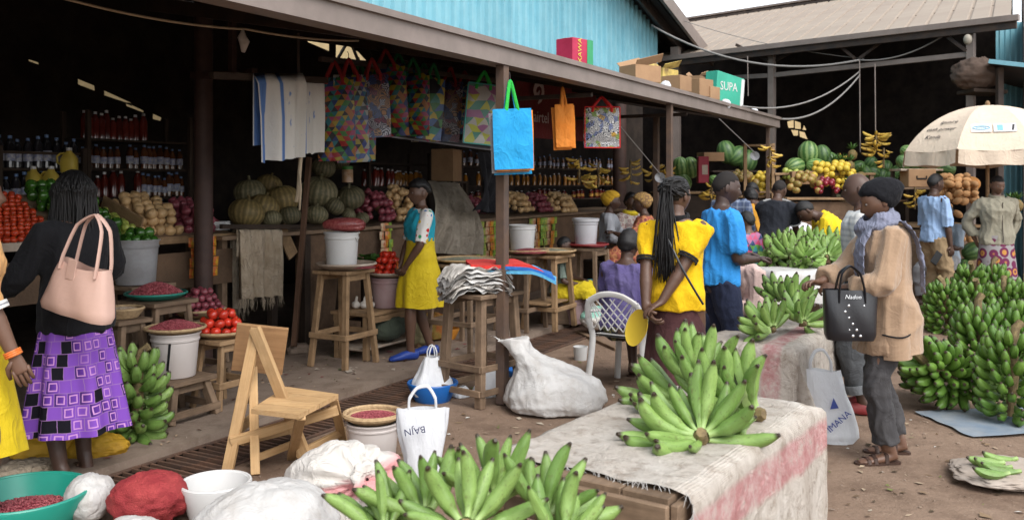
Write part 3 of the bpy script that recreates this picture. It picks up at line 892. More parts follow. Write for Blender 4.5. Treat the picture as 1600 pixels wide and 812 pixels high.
for r_ in (.25, .5, .75): plank('purlin', E2 + up_ * r_ - Z * .08, E2 + EV * 9 + up_ * r_ - Z * .08, .06, .1, STEELD, shd)
def spost(px, Y, zt, w=.11):
    p = at(px, 285, Y); MB().box((0, 0, zt / 2), (w, w, zt), None, .006).build('post', STEELD if False else GUTTER, shd, loc=(p.x, p.y, 0), rz=.8)
spost(1206, 16.0, 3.95); spost(1517, 13.5, 3.95)
pA, pB = at(1206, 285, 16.0), at(1517, 285, 13.5)
zb = EYE + (285 - 85) / F * 13.5
plank('tie_beam', V((pB.x, pB.y, zb)), V((pA.x, pA.y, 1.6 + (285 - 118) / F * 16)), .06, .08, GUTTER, shd)
plank('tie_beam', V((pA.x, pA.y, 1.6 + (285 - 118) / F * 16)), at(1085, 125, 17.5), .06, .08, GUTTER, shd)
for a, c in (((1212, 95, 16), (1265, 66, 15.5)), ((1200, 95, 16), (1150, 70, 16.5)), ((1510, 80, 13.5), (1470, 50, 13.8)), ((1342, 92, 14.8), (1390, 56, 14.6)), ((1336, 92, 14.8), (1300, 62, 15.0))):
    plank('brace', at(*a), at(*c), .04, .05, STEELD, shd)
# its back and end walls
q0 = E2 + U * 6.5; q1 = E2 + EV * 9.5 + U * 6.5
lat = [[(1230, 190), (1240, 188), (1240, 200), (1232, 200)], [(1242, 189), (1251, 192), (1251, 202), (1242, 201)], [(1236, 203), (1247, 204), (1247, 212), (1240, 212)], [(1249, 205), (1257, 207), (1262, 218), (1250, 214)], [(1256, 196), (1260, 203), (1254, 203)]]
def on_back(px, py):
    k = (px - 800) / F; nrm = V((-EV.y, EV.x, 0)); cc = nrm.dot(q0); Y = cc / (nrm.x * k + nrm.y); return at(px, py, Y)
def flat0(p): return V((p.x, p.y, 0))
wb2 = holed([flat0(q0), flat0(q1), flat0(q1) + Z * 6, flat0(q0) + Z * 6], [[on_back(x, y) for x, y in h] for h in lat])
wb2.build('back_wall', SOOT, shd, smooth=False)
MB().slab([flat0(q1) , flat0(q1) + Z * 6, flat0(q1) + V((7, 4, 6)), flat0(q1) + V((7, 4, 0))], V((0, 3.0, 0)) * .03).build('end_wall', SOOT, shd, smooth=False) if False else None
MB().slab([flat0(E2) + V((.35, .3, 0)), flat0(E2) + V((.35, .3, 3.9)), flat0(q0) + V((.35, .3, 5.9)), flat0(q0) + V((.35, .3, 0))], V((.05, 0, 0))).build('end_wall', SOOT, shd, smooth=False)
o = sheet('wall_sheet', at(1556, 285, 13.9) - Z * 1.6, V((.9, .2, 0)), Z, .5, 4.1, BLUE, shd, .1, .02, .5)
MB().slab([(2, 27, 0), (22, 27, 0), (22, 27, 5), (2, 27, 5)], (0, .2, 0)).build('yard_wall', _MC['cream_plaster'], smooth=False, tagv=('pale wall glimpsed through the broken lattice at the back of the tan roofed shed', 'wall'))
# low lean-to at the far right
lt = thing('lean_to', 'low lean-to roof with blue edge beside the umbrella at the right edge', 'shelter', at(1580, 285, 12.6) - Z * 1.6)
b = MB().slab([at(1545, 95, 12.6), at(1700, 112, 11.8), at(1760, 150, 13.5), at(1560, 140, 14.5)], Z * .03); b.v = [tuple(V(v) - lt.location) for v in b.v]
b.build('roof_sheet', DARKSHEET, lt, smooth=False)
b = MB().bar(at(1545, 96, 12.58), at(1700, 113, 11.78), .03, .06); b.v = [tuple(V(v) - lt.location) for v in b.v]; b.build('edge_trim', mat('blue_trim', (.2, .42, .5), .5), lt, smooth=False)
for px in (1562,):
    p = at(px, 285, 12.7); MB().box((0, 0, 1.6), (.08, .08, 3.25), None, .004).build('post', STEELD, lt, loc=(p.x - lt.location.x, p.y - lt.location.y, 0))
# ------------------------------------------------------------------ bananas
def banana_mat(name, c1, c2, tip=(.035, .022, .012)):
    g = NT(name); c = g.co('Object'); uv = g.sep(g.co('puv')); r_ = g.rnd(); v = uv[1]
    x = g.t.nodes.new('ShaderNodeVectorMath'); x.operation = 'ADD'; g.set(x.inputs[0], c); g.set(x.inputs[1], g.comb(g.m('MULTIPLY', r_, 9.0), g.m('MULTIPLY', r_, 5.0), 0.0)); c = x.outputs[0]
    n1 = g.noise(g.map(c, (1, 1, .35)), 9, 5, .65); n2 = g.noise(g.map(c, (1, 1, .3)), 42, 4, .7)
    b = g.mix(r_, c1, c2)
    b = g.mix(g.m('MULTIPLY', g.step(n1, .55, .15), .5), b, tuple(q * .62 for q in c1))
    b = g.mix(g.m('MULTIPLY', g.step(n2, .63, .05), .7), b, (.06, .055, .02)); b = g.mix(g.m('MULTIPLY', g.step(g.noise(c, 6, 5, .7), .62, .05), .55), b, (.10, .10, .03))
    b = g.mix(g.m('SUBTRACT', 1.0, g.step(v, .10, .07)), b, (c2[0] * 1.25, c2[1] * 1.15, c2[2] * 1.5))
    b = g.mix(g.step(v, .945, .025), b, tip)
    g.bump(g.m('ADD', g.noise(c, 60, 3), g.m('MULTIPLY', n1, 2.0)), .18, .004)
    return g.fin(b, .42, .4)
GREEN = banana_mat('green_banana', (.13, .235, .05), (.235, .36, .095))
GREEND = banana_mat('deep_green_banana', (.075, .165, .024), (.145, .265, .042))
YELLOW = banana_mat('yellow_banana', (.55, .33, .05), (.62, .43, .08))
STEMM = mat('banana_stalk', (.23, .17, .08), .8, (.12, .085, .045), 30, .25, .4, 90)
def banana_mesh(name, m, fat=.115, bend=.75, nr=11, ns=9, seed=0):
    """unit finger: base at 0, growing along z and bending to +x"""
    rs = random.Random(seed); pts = []; rad = []
    th = 0; p = V((0, 0, 0))
    for i in range(nr):
        t = i / (nr - 1)
        ang = bend * (t - .35 + .25 * t * t)
        pts.append(V(p)); p = p + V((math.sin(ang), 0, math.cos(ang))) * (1 / (nr - 1))
        if t < .12: r = .42 + .1 * t
        elif t < .30: r = lerp(.45, .93, (t - .12) / .18)
        elif t < .75: r = 1.0 - .12 * ((t - .5) / .25) ** 2 * (1 if t > .5 else .3)
        elif t < .93: r = lerp(.9, .42, ((t - .75) / .18) ** 1.3)
        else: r = lerp(.40, .22, (t - .93) / .07)
        rad.append(r * fat)
    b = MB(); P_ = pts
    T = [(P_[min(i + 1, nr - 1)] - P_[max(i - 1, 0)]).normalized() for i in range(nr)]
    rings = []; uv = []
    for i in range(nr):
        a = V((T[i].z, 0, -T[i].x)); c = V((0, 1, 0)); ring = []
        for j in range(ns):
            w = 2 * math.pi * j / ns
            q_ = (w + .3 * seed) % (2 * math.pi / 5) - math.pi / 5; k = lerp(1.0, 1.12 * math.cos(math.pi / 5) / math.cos(q_), .75)
            ring.append(P_[i] + a * (rad[i] * k * math.cos(w)) + c * (rad[i] * k * math.sin(w))); uv.append((j / ns, i / (nr - 1), 0))
        rings.append(ring)
    b.rings(rings, True, 0, uv)
    me = b.mesh(name, True, 60); me.materials.append(m); return me
BAN = {'near': [banana_mesh('banana', GREEN, .096 + .01 * k, .7 + .17 * k, 14, 15, k) for k in range(4)],
       'mid': [banana_mesh('banana', GREEN, .135, .6 + .2 * k, 9, 8, k) for k in range(3)],
       'stub': [banana_mesh('banana', GREEN, .175, .9 + .2 * k, 8, 10, k) for k in range(3)], 'stubd': [banana_mesh('banana', GREEND, .175, .9 + .2 * k, 8, 10, k) for k in range(3)],
       'deep': [banana_mesh('banana', GREEND, .155, .6 + .2 * k, 8, 7, k) for k in range(3)],
       'yellow': [banana_mesh('banana', YELLOW, .12, .9, 7, 6, k) for k in range(2)]}
def put_banana(parent, base, d, c, L, kind, rs):
    d = V(d).normalized(); c = V(c); c = (c - d * c.dot(d))
    c = c.normalized() if c.length > 1e-4 else d.orthogonal().normalized()
    y = d.cross(c)
    o = link('banana', rs.choice(BAN[kind]), None, parent)
    M4 = Matrix((c, y, d)).transposed().to_4x4() @ Matrix.Diagonal((L, L, L, 1)); M4.translation = base
    o.matrix_local = M4
    return o
def crown(parent, c, a, L=.07, r=.022, kind=STEMM):
    rs = RNG; a = V(a).normalized()
    b = MB(); b.tube([-a * L * .5, -a * L * .2, a * L * .2, a * L * .5], [r * .75, r, r * 1.05, r * .7], 9)
    b.v = [tuple(V(p) * (1 + .25 * nz(p, 60))) for p in b.v]
    o = b.build('crown', kind, parent); o.location = c; return o
def banana_hand(label, loc, nrm, right, fan, n=12, L=.24, rows=2, kind='near', seed=0, group=None, lift=.35, w=.06, curve=None, cat='banana bunch', floor=None, jit=7):
    """fingers radiate from a crown. nrm: the way the crown looks, right: zero of the fan angle, fan: (from, to) in degrees"""
    rs = random.Random(seed); nrm = V(nrm).normalized(); a = V(right); a = (a - nrm * a.dot(nrm)).normalized(); b_ = nrm.cross(a)
    t = thing('banana_hand', label, cat, loc, 0, group)
    crown(t, (0, 0, 0), nrm, .075 if kind == 'near' else .05, .024 if kind == 'near' else .016)
    for r_ in range(rows):
        m = n - r_ * 2
        for i in range(m):
            an = R(lerp(fan[0], fan[1], (i + .5 * (r_ % 2)) / max(1, m - 1)) + rs.uniform(-jit, jit))
            rad = a * math.cos(an) + b_ * math.sin(an)
            d = (rad + nrm * (lift * (1.9 * r_ - .35) + rs.uniform(-.14, .14))).normalized(); L_ = L * rs.uniform(.8, 1.1) * (1 - .07 * r_)
            if floor is not None and t.location.z + d.z * L_ < floor + .1 * L_:
                d.z = (floor + .1 * L_ - t.location.z) / L_; d.normalize()
            put_banana(t, rad * (w * .5) + nrm * (.02 * r_ - .01), d, (nrm if curve is None else V(curve)) + V((rs.uniform(-.4, .4), rs.uniform(-.4, .4), rs.uniform(-.4, .4))), L_, kind, rs)
    return t
def banana_stem(label, loc, h=.55, r=.2, whorls=8, per=13, L=.2, tilt=(0, 0), kind='deep', seed=0, group='banana stems stacked on the ground', e0=-.1, e1=.75, stalk=.1, rz=0):
    kind = {'mid': 'stub', 'deep': 'stubd'}.get(kind, kind); L *= .92
    rs = random.Random(seed)
    t = thing('banana_bunch', label, 'banana bunch', loc, rz, group)
    t.rotation_euler = (tilt[0], tilt[1], rz)
    pts = [V((0, 0, .02)), V((.01, 0, h * .5)), V((0, .01, h * .9)), V((.02, .02, h + stalk * .6)), V((.06, .03, h + stalk))]
    sb = MB().tube(pts, [.028, .034, .032, .028, .03], 9); sb.build('stalk', STEMM, t)
    for i in range(whorls):
        f = i / (whorls - 1); z = lerp(.05, h * .86, f)
        rr = r * (1 - .45 * abs(f - .4) ** 1.4)
        n = max(7, int(per * (1 - .25 * abs(f - .4))))
        for j in range(n):
            an = 2 * math.pi * (j + .5 * (i % 2)) / n + rs.uniform(-.1, .1)
            out = V((math.cos(an), math.sin(an), 0)); e = lerp(e0, e1, f) + rs.uniform(-.12, .12)
            d = out * math.cos(e) + Z * math.sin(e)
            put_banana(t, out * max(.02, rr - L * .72) + Z * (z + rs.uniform(-.01, .01)), d, Z, L * rs.uniform(.85, 1.1), kind, rs)
    return t

# ------------------------------------------------------------------ round fruit and piles
TOMATO = mat('red_tomato', (.52, .022, .016), .22, (.60, .05, .018), 9, .1, spec=.55, rand=.18)
TOMATOO = mat('orange_tomato', (.52, .07, .018), .3, (.45, .03, .012), 6, .15, spec=.5, rand=.2)
PEPPER = mat('green_pepper', (.03, .10, .012), .22, (.05, .15, .02), 8, .2, spec=.6, rand=.25)
ONIONR = mat('red_onion', (.17, .025, .045), .35, (.26, .07, .08), 10, .25, spec=.5, rand=.25)
ONIONB = mat('brown_onion', (.52, .32, .14), .4, (.62, .42, .22), 8, .2, spec=.45, rand=.2)
APPLE = mat('green_fruit', (.32, .40, .07), .35, (.42, .45, .1), 8, .12, spec=.5, rand=.2)
MANGO = mat('mango_skin', (.24, .30, .06), .4, (.34, .10, .05), 4, .15, spec=.45, rand=.2)
ORANGE = mat('orange_fruit', (.62, .36, .04), .45, (.5, .45, .06), 4, .12, rand=.15)
PLUM = mat('dark_red_fruit', (.2, .012, .025), .25, var=.15, rand=.2, spec=.5)
POTATO = mat('tan_potato', (.46, .25, .11), .8, (.36, .2, .09), 10, .2, rand=.2)
def fruit(name, m, kind='tomato', nu=12, nv=8, seed=0):
    def fn(d):
        if kind == 'tomato': return 1 - .16 * math.exp(-((1 - d.z) / .12)) + .03 * math.cos(5 * math.atan2(d.y, d.x)) * (1 - d.z * d.z)
        if kind == 'onion': return (1 + .28 * max(0, d.z - .86) / .14 * 1.0) * (1 - .1 * abs(d.z))
        if kind == 'pepper': return (1 - .22 * math.exp(-((1 - d.z) / .1))) * (1 + .10 * math.cos(3 * math.atan2(d.y, d.x)) * (1 - d.z ** 2)) * (1 + .12 * d.z)
        if kind == 'mango': return 1 + .12 * d.x * d.z
        return 1 + .05 * nz(d, 2, seed)
    sc = {'tomato': (1, 1, .86), 'onion': (1, 1, .92), 'pepper': (.92, .92, 1.1), 'mango': (1.15, .85, .95), 'potato': (1.25, .85, .8)}.get(kind, (1, 1, 1))
    b = MB().ball((0, 0, 0), sc, nu, nv, fn=fn)
    if kind == 'tomato': b.tube([V((0, 0, .68)), V((0, 0, .86))], [.12, .05], 5, m=1)
    if kind == 'pepper': b.tube([V((0, 0, .8)), V((.02, 0, 1.25))], [.14, .09], 5, m=1)
    me = b.mesh(name, True, 60); me.materials.append(m)
    if kind in ('tomato', 'pepper'): me.materials.append(GREEND)
    return me
FR = {'tomato': fruit('tomato', TOMATO), 'plum_tomato': fruit('tomato', TOMATOO), 'pepper': fruit('pepper', PEPPER, 'pepper', 14, 9), 'red_onion': fruit('red_onion', ONIONR, 'onion', 12, 9), 'onion': fruit('onion', ONIONB, 'onion', 12, 9),
      'green_apple': fruit('green_apple', APPLE, 'x', 10, 8), 'mango': fruit('mango', MANGO, 'mango', 10, 8), 'orange': fruit('orange', ORANGE, 'x', 10, 8), 'plum': fruit('plum', PLUM, 'x', 8, 6), 'potato': fruit('potato', POTATO, 'potato', 9, 7)}
def place_fruit(kind, name, p, r, rs, label, cat, group):
    o = link(name, FR[kind], None); o.location = p
    o.rotation_euler = (rs.gauss(0, .5), rs.gauss(0, .5), rs.uniform(0, 6.28)); s_ = r * rs.uniform(.86, 1.12); o.scale = (s_, s_, s_)
    return tag(o, label, cat, group)
def pile(kind, name, c, ex, ey, r, layers, label, cat, group, seed=0, shrink=.8, slope=0.0, rz=0, maxn=200, shell=True, full=None):
    """a heap in layers on an ellipse ex by ey; slope lifts the rear (local +y)"""
    rs = random.Random(seed); M3 = rotz(rz); n = 0
    for k in range(layers):
        f = 1 - k / layers * shrink
        ax, ay = ex * f, ey * f
        st = r * 1.95; rows = int(2 * ay / (st * .87)) + 1
        for i in range(-rows, rows + 1):
            y = i * st * .87 + (k % 2) * st * .29
            for j in range(-40, 41):
                x = (j + .5 * (i % 2)) * st + (k % 2) * st * .25
                q = (x / ax) ** 2 + (y / ay) ** 2
                if full:
                    if abs(x) > ax or abs(y) > ay: continue
                elif q > 1: continue
                if shell and k < layers - 1:
                    f2 = 1 - (k + 1.6) / layers * shrink
                    if f2 > 0 and (x / (ex * f2)) ** 2 + (y / (ey * f2)) ** 2 < .75: continue
                if n >= maxn: return
                p = V(c) + M3 @ V((x + rs.gauss(0, r * .1), y + rs.gauss(0, r * .1), r * .85 + k * r * 1.5 + slope * (y + ey) + rs.gauss(0, r * .06)))
                place_fruit(kind, name, p, r, rs, label, cat, group); n += 1

# ------------------------------------------------------------------ beans and grain
def bean_mat(name, c1, c2):
    g = NT(name); x = g.sep(g.co('puv'))[0]
    return g.fin(g.mix(x, c1, c2), .45, .4)
BEANR = bean_mat('red_beans', (.20, .03, .042), (.42, .11, .12))
BEANG = bean_mat('grey_green_lentils', (.20, .21, .15), (.33, .32, .24))
BEANM = bean_mat('mixed_beans', (.35, .24, .15), (.55, .45, .36))
def bean_mound(m, n=1100, rise=.3, size=.022, seed=0, nm='beans'):
    """unit disc of beans, radius 1"""
    rs = random.Random(seed); b = MB()
    t = (1 + 5 ** .5) / 2
    ico = [V(p).normalized() for p in ((-1, t, 0), (1, t, 0), (-1, -t, 0), (1, -t, 0), (0, -1, t), (0, 1, t), (0, -1, -t), (0, 1, -t), (t, 0, -1), (t, 0, 1), (-t, 0, -1), (-t, 0, 1))]
    icf = [(0, 11, 5), (0, 5, 1), (0, 1, 7), (0, 7, 10), (0, 10, 11), (1, 5, 9), (5, 11, 4), (11, 10, 2), (10, 7, 6), (7, 1, 8), (3, 9, 4), (3, 4, 2), (3, 2, 6), (3, 6, 8), (3, 8, 9), (4, 9, 5), (2, 4, 11), (6, 2, 10), (8, 6, 7), (9, 8, 1)]
    hgt = lambda q: rise * (1 - q ** 1.7)
    prof = [(1.0, -.02)] + [(q, hgt(q) - .012) for q in (.95, .8, .6, .4, .2, .02)]
    b.lathe(prof, 20); b.uv = [(.2, .5, 0)] * len(b.v)
    for i in range(n):
        q = math.sqrt(rs.random()) * .985; a = rs.uniform(0, 6.28)
        c = V((q * math.cos(a), q * math.sin(a), hgt(q) + rs.uniform(-.006, .006)))
        M3 = Matrix.Rotation(rs.uniform(0, 6.28), 3, 'Z') @ Matrix.Rotation(rs.gauss(0, .5), 3, 'X') @ Matrix.Diagonal((size * 1.55, size * .9, size * .8))
        u_ = rs.random()
        b._push([c + M3 @ p for p in ico], icf, 0, [(u_, .5, 0)] * 12)
    me = b.mesh(nm, True, None); me.materials.append(m); return me
BM = {'red': bean_mound(BEANR, 1300, .34), 'redflat': bean_mound(BEANR, 1300, .14), 'lentil': bean_mound(BEANG, 1100, .22), 'mixed': bean_mound(BEANM, 700, .2, .035)}
def beans(kind, c, r, label, zs=1.0):
    o = link('beans', BM[kind]); o.location = c; o.scale = (r, r, r * zs); o.rotation_euler.z = RNG.uniform(0, 6)
    return tag(o, label, 'beans', kind='stuff')

# ------------------------------------------------------------------ vessels and furniture
WICK = mat('woven_rim', (.48, .34, .19), .85, (.36, .24, .13), 40, .2, .6, 120)
def tray(loc, r, label, m=None, h=.05, name='tray', cat='tray', lip=.02, group=None):
    t = thing(name, label, cat, loc, RNG.uniform(0, 3), group)
    MB().lathe([(.001, .008), (r * .7, .006), (r * .93, h * .75), (r, h), (r + lip * .2, h - .006), (r * .95, h * .62), (r * .72, 0), (.001, 0)], 36).build('dish', m or WICK, t)
    MB().tube([V((r * math.cos(a), r * math.sin(a), h)) for a in np.linspace(0, 2 * math.pi, 36, endpoint=False)], lip * .5, 7, closed=True).build('rim', m or WICK, t)
    return t
def bucket(loc, r0, r1, h, label, m=None, handle=True, lid=False, rim=None, cat='bucket', name='bucket', up=False, rz=None):
    t = thing(name, label, cat, loc, RNG.uniform(0, 6) if rz is None else rz)
    m = m or BUCK
    MB().lathe([(.001, .004), (r0, 0), (r0 + .004, .006), (lerp(r0, r1, .8), h * .8), (lerp(r0, r1, .82) + .006, h * .82), (lerp(r0, r1, .86) + .006, h * .86), (lerp(r0, r1, .87), h * .87), (r1, h * .97), (r1 + .010, h * .97), (r1 + .010, h), (r1 - .006, h), (r0 - .01, .012), (.001, .012)], 32).build('body', m, t)
    if handle:
        a0 = [V((r1 * 1.06 * math.cos(a), r1 * .25 * math.sin(a) - (r1 * (.95 if not up else .1)) * math.sin(a) * .95, h * .86 + (math.sin(a) * r1 * (.9 if up else -.55)))) for a in np.linspace(0, math.pi, 16)]
        MB().tube(a0, .005, 6).build('handle', WHITE, t)
    if lid: MB().lathe([(r1 + .012, h - .02), (r1 + .014, h + .012), (r1 - .01, h + .016), (r1 - .02, h + .008), (.001, h + .01)], 32).build('lid', m, t)
    return t
def basin(loc, r, h, label, m, r0=.68, name='basin', group=None, sx=1):
    t = thing(name, label, 'basin', loc, 0, group)
    MB().lathe([(.001, .01), (r * r0, .01), (r * .97, h), (r + .012, h + .002), (r + .014, h - .008), (r * r0 + .004, 0), (.001, 0)], 40).build('bowl', m, t)
    MB().tube([V(((r + .006) * math.cos(a), (r + .006) * math.sin(a), h)) for a in np.linspace(0, 2 * math.pi, 40, endpoint=False)], .008, 6, closed=True).build('rim', m, t)
    return t
BUCK = mat('cloudy_white_bucket', (.60, .55, .52), .38, (.55, .49, .46), 3, .06, spec=.45)
GREYB = mat('grey_steel_drum', (.33, .33, .34), .35, (.26, .25, .25), 6, .15, .1, 40, spec=.5)
def stool(loc, rz, w, d, h, label, m=None, splay=.04, t=.03, leg=.045, rails=(.35,), round_=False, planks=2, group=None, cat='stool', name='stool', top_over=.02):
    m = m or WOOD; o = thing(name, label, cat, loc, rz, group); jj = lambda a=.006: RNG.uniform(-a, a)
    pw = (d + 2 * top_over) / planks
    if round_:
        MB().lathe([(.001, h), (w / 2, h), (w / 2, h - t), (.001, h - t)], 28).build('seat', m, o, smooth=False)
    else:
        for i in range(planks):
            y = -d / 2 - top_over + pw * (i + .5)
            plank('seat_plank', (-w / 2 - top_over + jj(), y, h - t / 2 + jj(.002)), (w / 2 + top_over + jj(), y, h - t / 2 + jj(.002)), pw - .006, t, m, o, ch=.004)
    c = {}
    for sx in (-1, 1):
        for sy in (-1, 1):
            a = V((sx * (w / 2 - leg / 2 - .015), sy * (d / 2 - leg / 2 - .01), h - t)); f = V((sx * (w / 2 + splay - leg / 2), sy * (d / 2 + splay * .7 - leg / 2), 0)); c[sx, sy] = (a, f)
            plank('leg', f, a, leg, leg * .8, m, o, up=V((1, 0, 0)), ch=.004)
    for sy in (-1, 1):
        plank('apron', c[-1, sy][0] - Z * .03, c[1, sy][0] - Z * .03, .02, .055, m, o)
    for fr in rails:
        for a, b in (((-1, -1), (1, -1)), ((1, -1), (1, 1)), ((1, 1), (-1, 1)), ((-1, 1), (-1, -1))):
            pa = c[a][1].lerp(c[a][0], fr); pb = c[b][1].lerp(c[b][0], fr); ex = (pb - pa).normalized() * .03
            off = (pa + pb) / 2; off = V((off.x, off.y, 0)).normalized() * (leg * .5)
            plank('rail', pa - ex + off, pb + ex + off, .022, .045, m, o, ch=.003)
    return o
# soft things
def sackmesh(w, d, h, seed=0, flat=.35, crease=.03, neck=None, nu=48, nv=32, lump=.0, lumps=9):
    """a filled sack resting on z = 0; neck: direction of the tied mouth"""
    b = MB(); tmp = MB().ball((0, 0, 0), 1.0, nu, nv); pts = []
    nd = V(neck).normalized() if neck is not None else None
    for p in tmp.v:
        q = V(p); s_ = 1 + .10 * nz(q, 1.3, seed) + .05 * nz(q, 3.1, seed + 3)
        if lump: s_ += lump * max(0, nz(q, lumps, seed + 5)) ** .7
        s_ += crease * (abs(nz((q.x * 1.0, q.y * 1.0, q.z * .4), 3.7, seed + 9)) - .2) * -1
        s_ -= crease * .55 * max(0, 1 - 6 * abs(nz((q.x * 1.2, q.y * 1.2, q.z * .7), 4.3, seed + 21))) + crease * .3 * max(0, 1 - 5 * abs(nz(q, 8.5, seed + 31)))
        if nd is not None:
            k = max(0, q.dot(nd)); an = math.atan2(q.cross(nd).z + .001, q.x + q.y * .3)
            t1 = nd.orthogonal().normalized(); t2 = nd.cross(t1); an = math.atan2(q.dot(t1), q.dot(t2))
            s_ *= 1 - .22 * max(0, k - .55) / .45 + .085 * math.sin(13 * an + 2 * math.sin(3 * an)) * max(0, k + .25) ** 1.2
        x, y, z = q.x * w / 2 * s_, q.y * d / 2 * s_, q.z * h / 2 * s_ + h / 2
        if z < h * flat * .5: z = h * flat * .5 * max(0, (z / (h * flat * .5)))** .35 if z > 0 else 0
        pts.append(V((x, y, max(0, z - h * .02))))
    b._push(pts, tmp.f); b.uv = tmp.uv
    return b
BAGM = None
def bag_mat():
    g = NT('thin_white_plastic'); c = g.co('Object')
    n = g.noise(g.map(c, (1, 1, .45)), 26, 4, .6, dist=1.5)
    g.bump(n, .55, .012)
    m = g.fin((.80, .81, .83), .38, .4, Subsurface__Weight=0.0)
    tr = g.n('BsdfTranslucent', Color=(.8, .82, .85)); mx = g.t.nodes.new('ShaderNodeMixShader'); mx.inputs[0].default_value = .28
    g.t.links.new(g.b.outputs[0], mx.inputs[1]); g.t.links.new(tr.outputs[0], mx.inputs[2]); g.t.links.new(mx.outputs[0], g.out.inputs[0])
    return m
PBAG = bag_mat()
def plastic_bag(label, loc, rz, w, d, h, seed=0, m=None, handles=True, lean=(0, 0), pinch=.55, belly=.12, name='plastic_bag'):
    """carrier bag: full at the bottom, drawn in towards the mouth, two loop handles"""
    t = thing(name, label, 'bag', loc, rz); rs = np.random.RandomState(seed); b = MB(); rg = []; uv = []
    n = 40; ph = rs.uniform(0, 6.28, 5)
    for i in range(15):
        f = i / 14; z = h * .78 * f
        k = (1 - pinch * f ** 1.6) * (1 + belly * math.sin(math.pi * min(1, f * 1.6))); kd = (1 - .75 * f ** 1.2)
        if i == 0: k *= .82; kd *= .75
        ring = []
        for j in range(n):
            a = 2 * math.pi * j / n; cw, sw = math.cos(a), math.sin(a); e = (abs(cw) ** 3 + abs(sw) ** 3) ** (-1 / 3)
            fo = 1 + .07 * f * math.sin(7 * a + ph[0] + 3 * f) + .05 * math.sin(4 * a + ph[1] - 4 * f) + .04 * math.sin(11 * a + ph[2] + 6 * f)
            ring.append(V((w / 2 * k * cw * e * fo + lean[0] * f * h, d / 2 * kd * sw * e * fo + lean[1] * f * h, z + .012 * h * math.sin(3 * a + ph[3]) * f))); uv.append((j / n, f, 0))
        rg.append(ring)
    b.rings(rg, caps=False, uv=uv); b.f.append(tuple(range(n))); b.m.append(0)
    b.build('body', m or PBAG, t, ang=None)
    if handles:
        for sg in (-1, 1):
            wt = w / 2 * (1 - pinch) * .55; dy = sg * d * .09
            P_ = [V((-wt + lean[0] * h, dy + lean[1] * h, h * .76)), V((-wt * .95 + lean[0] * h, dy * 1.4 + lean[1] * h, h * .88)), V((-wt * .4 + lean[0] * h * 1.1, dy + lean[1] * h, h * .985)), V((wt * .4 + lean[0] * h * 1.1, dy + lean[1] * h, h)), V((wt * .95 + lean[0] * h, dy * 1.4 + lean[1] * h, h * .88)), V((wt + lean[0] * h, dy + lean[1] * h, h * .76))]
            pth, rr = smoothpath(P_, [(.03)] * 6, 4)
            MB().tube(pth, [(.0025, .007 * h / .45)] * len(pth), 6, ref=V((0, 1, 0))).build('handle', m or PBAG, t, ang=None)
    return t
def drape(label, O, ex, ey, w, d, drops, m, seed=0, name='table_cover', sub=.035, amp=.02, over=None, fringe=None, uvscale=1):
    """a cloth over a table top with corner O, edges ex*w and ey*d; drops = (at -ex, +ex, -ey, +ey) hanging lengths"""
    ex, ey = V(ex).normalized(), V(ey).normalized(); t0 = (O + ex * (w / 2) + ey * (d / 2)); O = V(O)
    A0, A1, B0, B1 = drops; nu = max(8, int((w + A0 + A1) / sub)); nv = max(8, int((d + B0 + B1) / sub))
    rs = np.random.RandomState(seed); ph = rs.uniform(0, 6.28, 6)
    def fn(a, c):
        u = -A0 + a * (w + A0 + A1); v = -B0 + c * (d + B0 + B1)
        # ragged edges
        u2, v2 = u, v
        if a in (0.0, 1.0): u2 += .03 * nz((v * 5, seed, 0), 1) * (1 if a else -1)
        if c in (0.0, 1.0): v2 += .03 * nz((u * 5, seed + 3, 0), 1) * (1 if c else -1)
        ou = max(0, -u2, u2 - w); ov = max(0, -v2, v2 - d)
        pu = min(max(u2, 0), w); pv = min(max(v2, 0), d)
        z = .012 + .007 * nz((u, v, 0), 7, seed) + .004 * nz((u, v, 0), 19, seed + 1)
        dz = 0; eu = ev = 0
        if ou > 0:
            wv = math.sin(v * 9 + ph[0] + math.sin(v * 4)) * .6 + math.sin(v * 21 + ph[1]) * .3
            eu = (.030 + amp * (.5 + wv) * min(1, ou / .25) + min(.02, ou)); dz = max(dz, ou)
            pu += eu * (1 if u2 > w else -1)
        if ov > 0:
            wv = math.sin(u * 9 + ph[2] + math.sin(u * 4)) * .6 + math.sin(u * 23 + ph[3]) * .3
            ev = (.030 + amp * (.5 + wv) * min(1, ov / .25) + min(.02, ov)); dz = max(dz, ov)
            pv += ev * (1 if v2 > d else -1)
        if ou > 0 and ov > 0:
            dz = math.hypot(ou, ov) * .9
            k = min(ou, ov) * .45; pu += k * (1 if u2 > w else -1); pv += k * (1 if v2 > d else -1)
        return O + ex * pu + ey * pv + Z * (z - dz) - t0
    b = MB(); b.grid(fn, nu, nv)
    b.uv = [(-A0 + q[0] * (w + A0 + A1), -B0 + q[1] * (d + B0 + B1), 0) for q in b.uv]
    o = b.build(name, m, None, ang=None); o.location = t0
    tag(o, label, 'cloth')
    if fringe:
        fb = MB(); rs2 = random.Random(seed)
        for side, (a0, a1, c0, c1) in fringe.items():
            L_ = int(((w + A0 + A1) * abs(a1 - a0) + (d + B0 + B1) * abs(c1 - c0)) / .008)
            for i in range(L_):
                q = rs2.random(); p = fn(lerp(a0, a1, q), lerp(c0, c1, q)); dd = V((rs2.gauss(0, .012), rs2.gauss(0, .012), -rs2.uniform(.012, .05)))
                fb.tube([p, p + dd * .5 + V((rs2.gauss(0, .004), rs2.gauss(0, .004), 0)), p + dd], [.0012, .001, .0006], 3, caps=False)
        tag(fb.build('fringe', SACKW, o), kind='stuff')
    return o
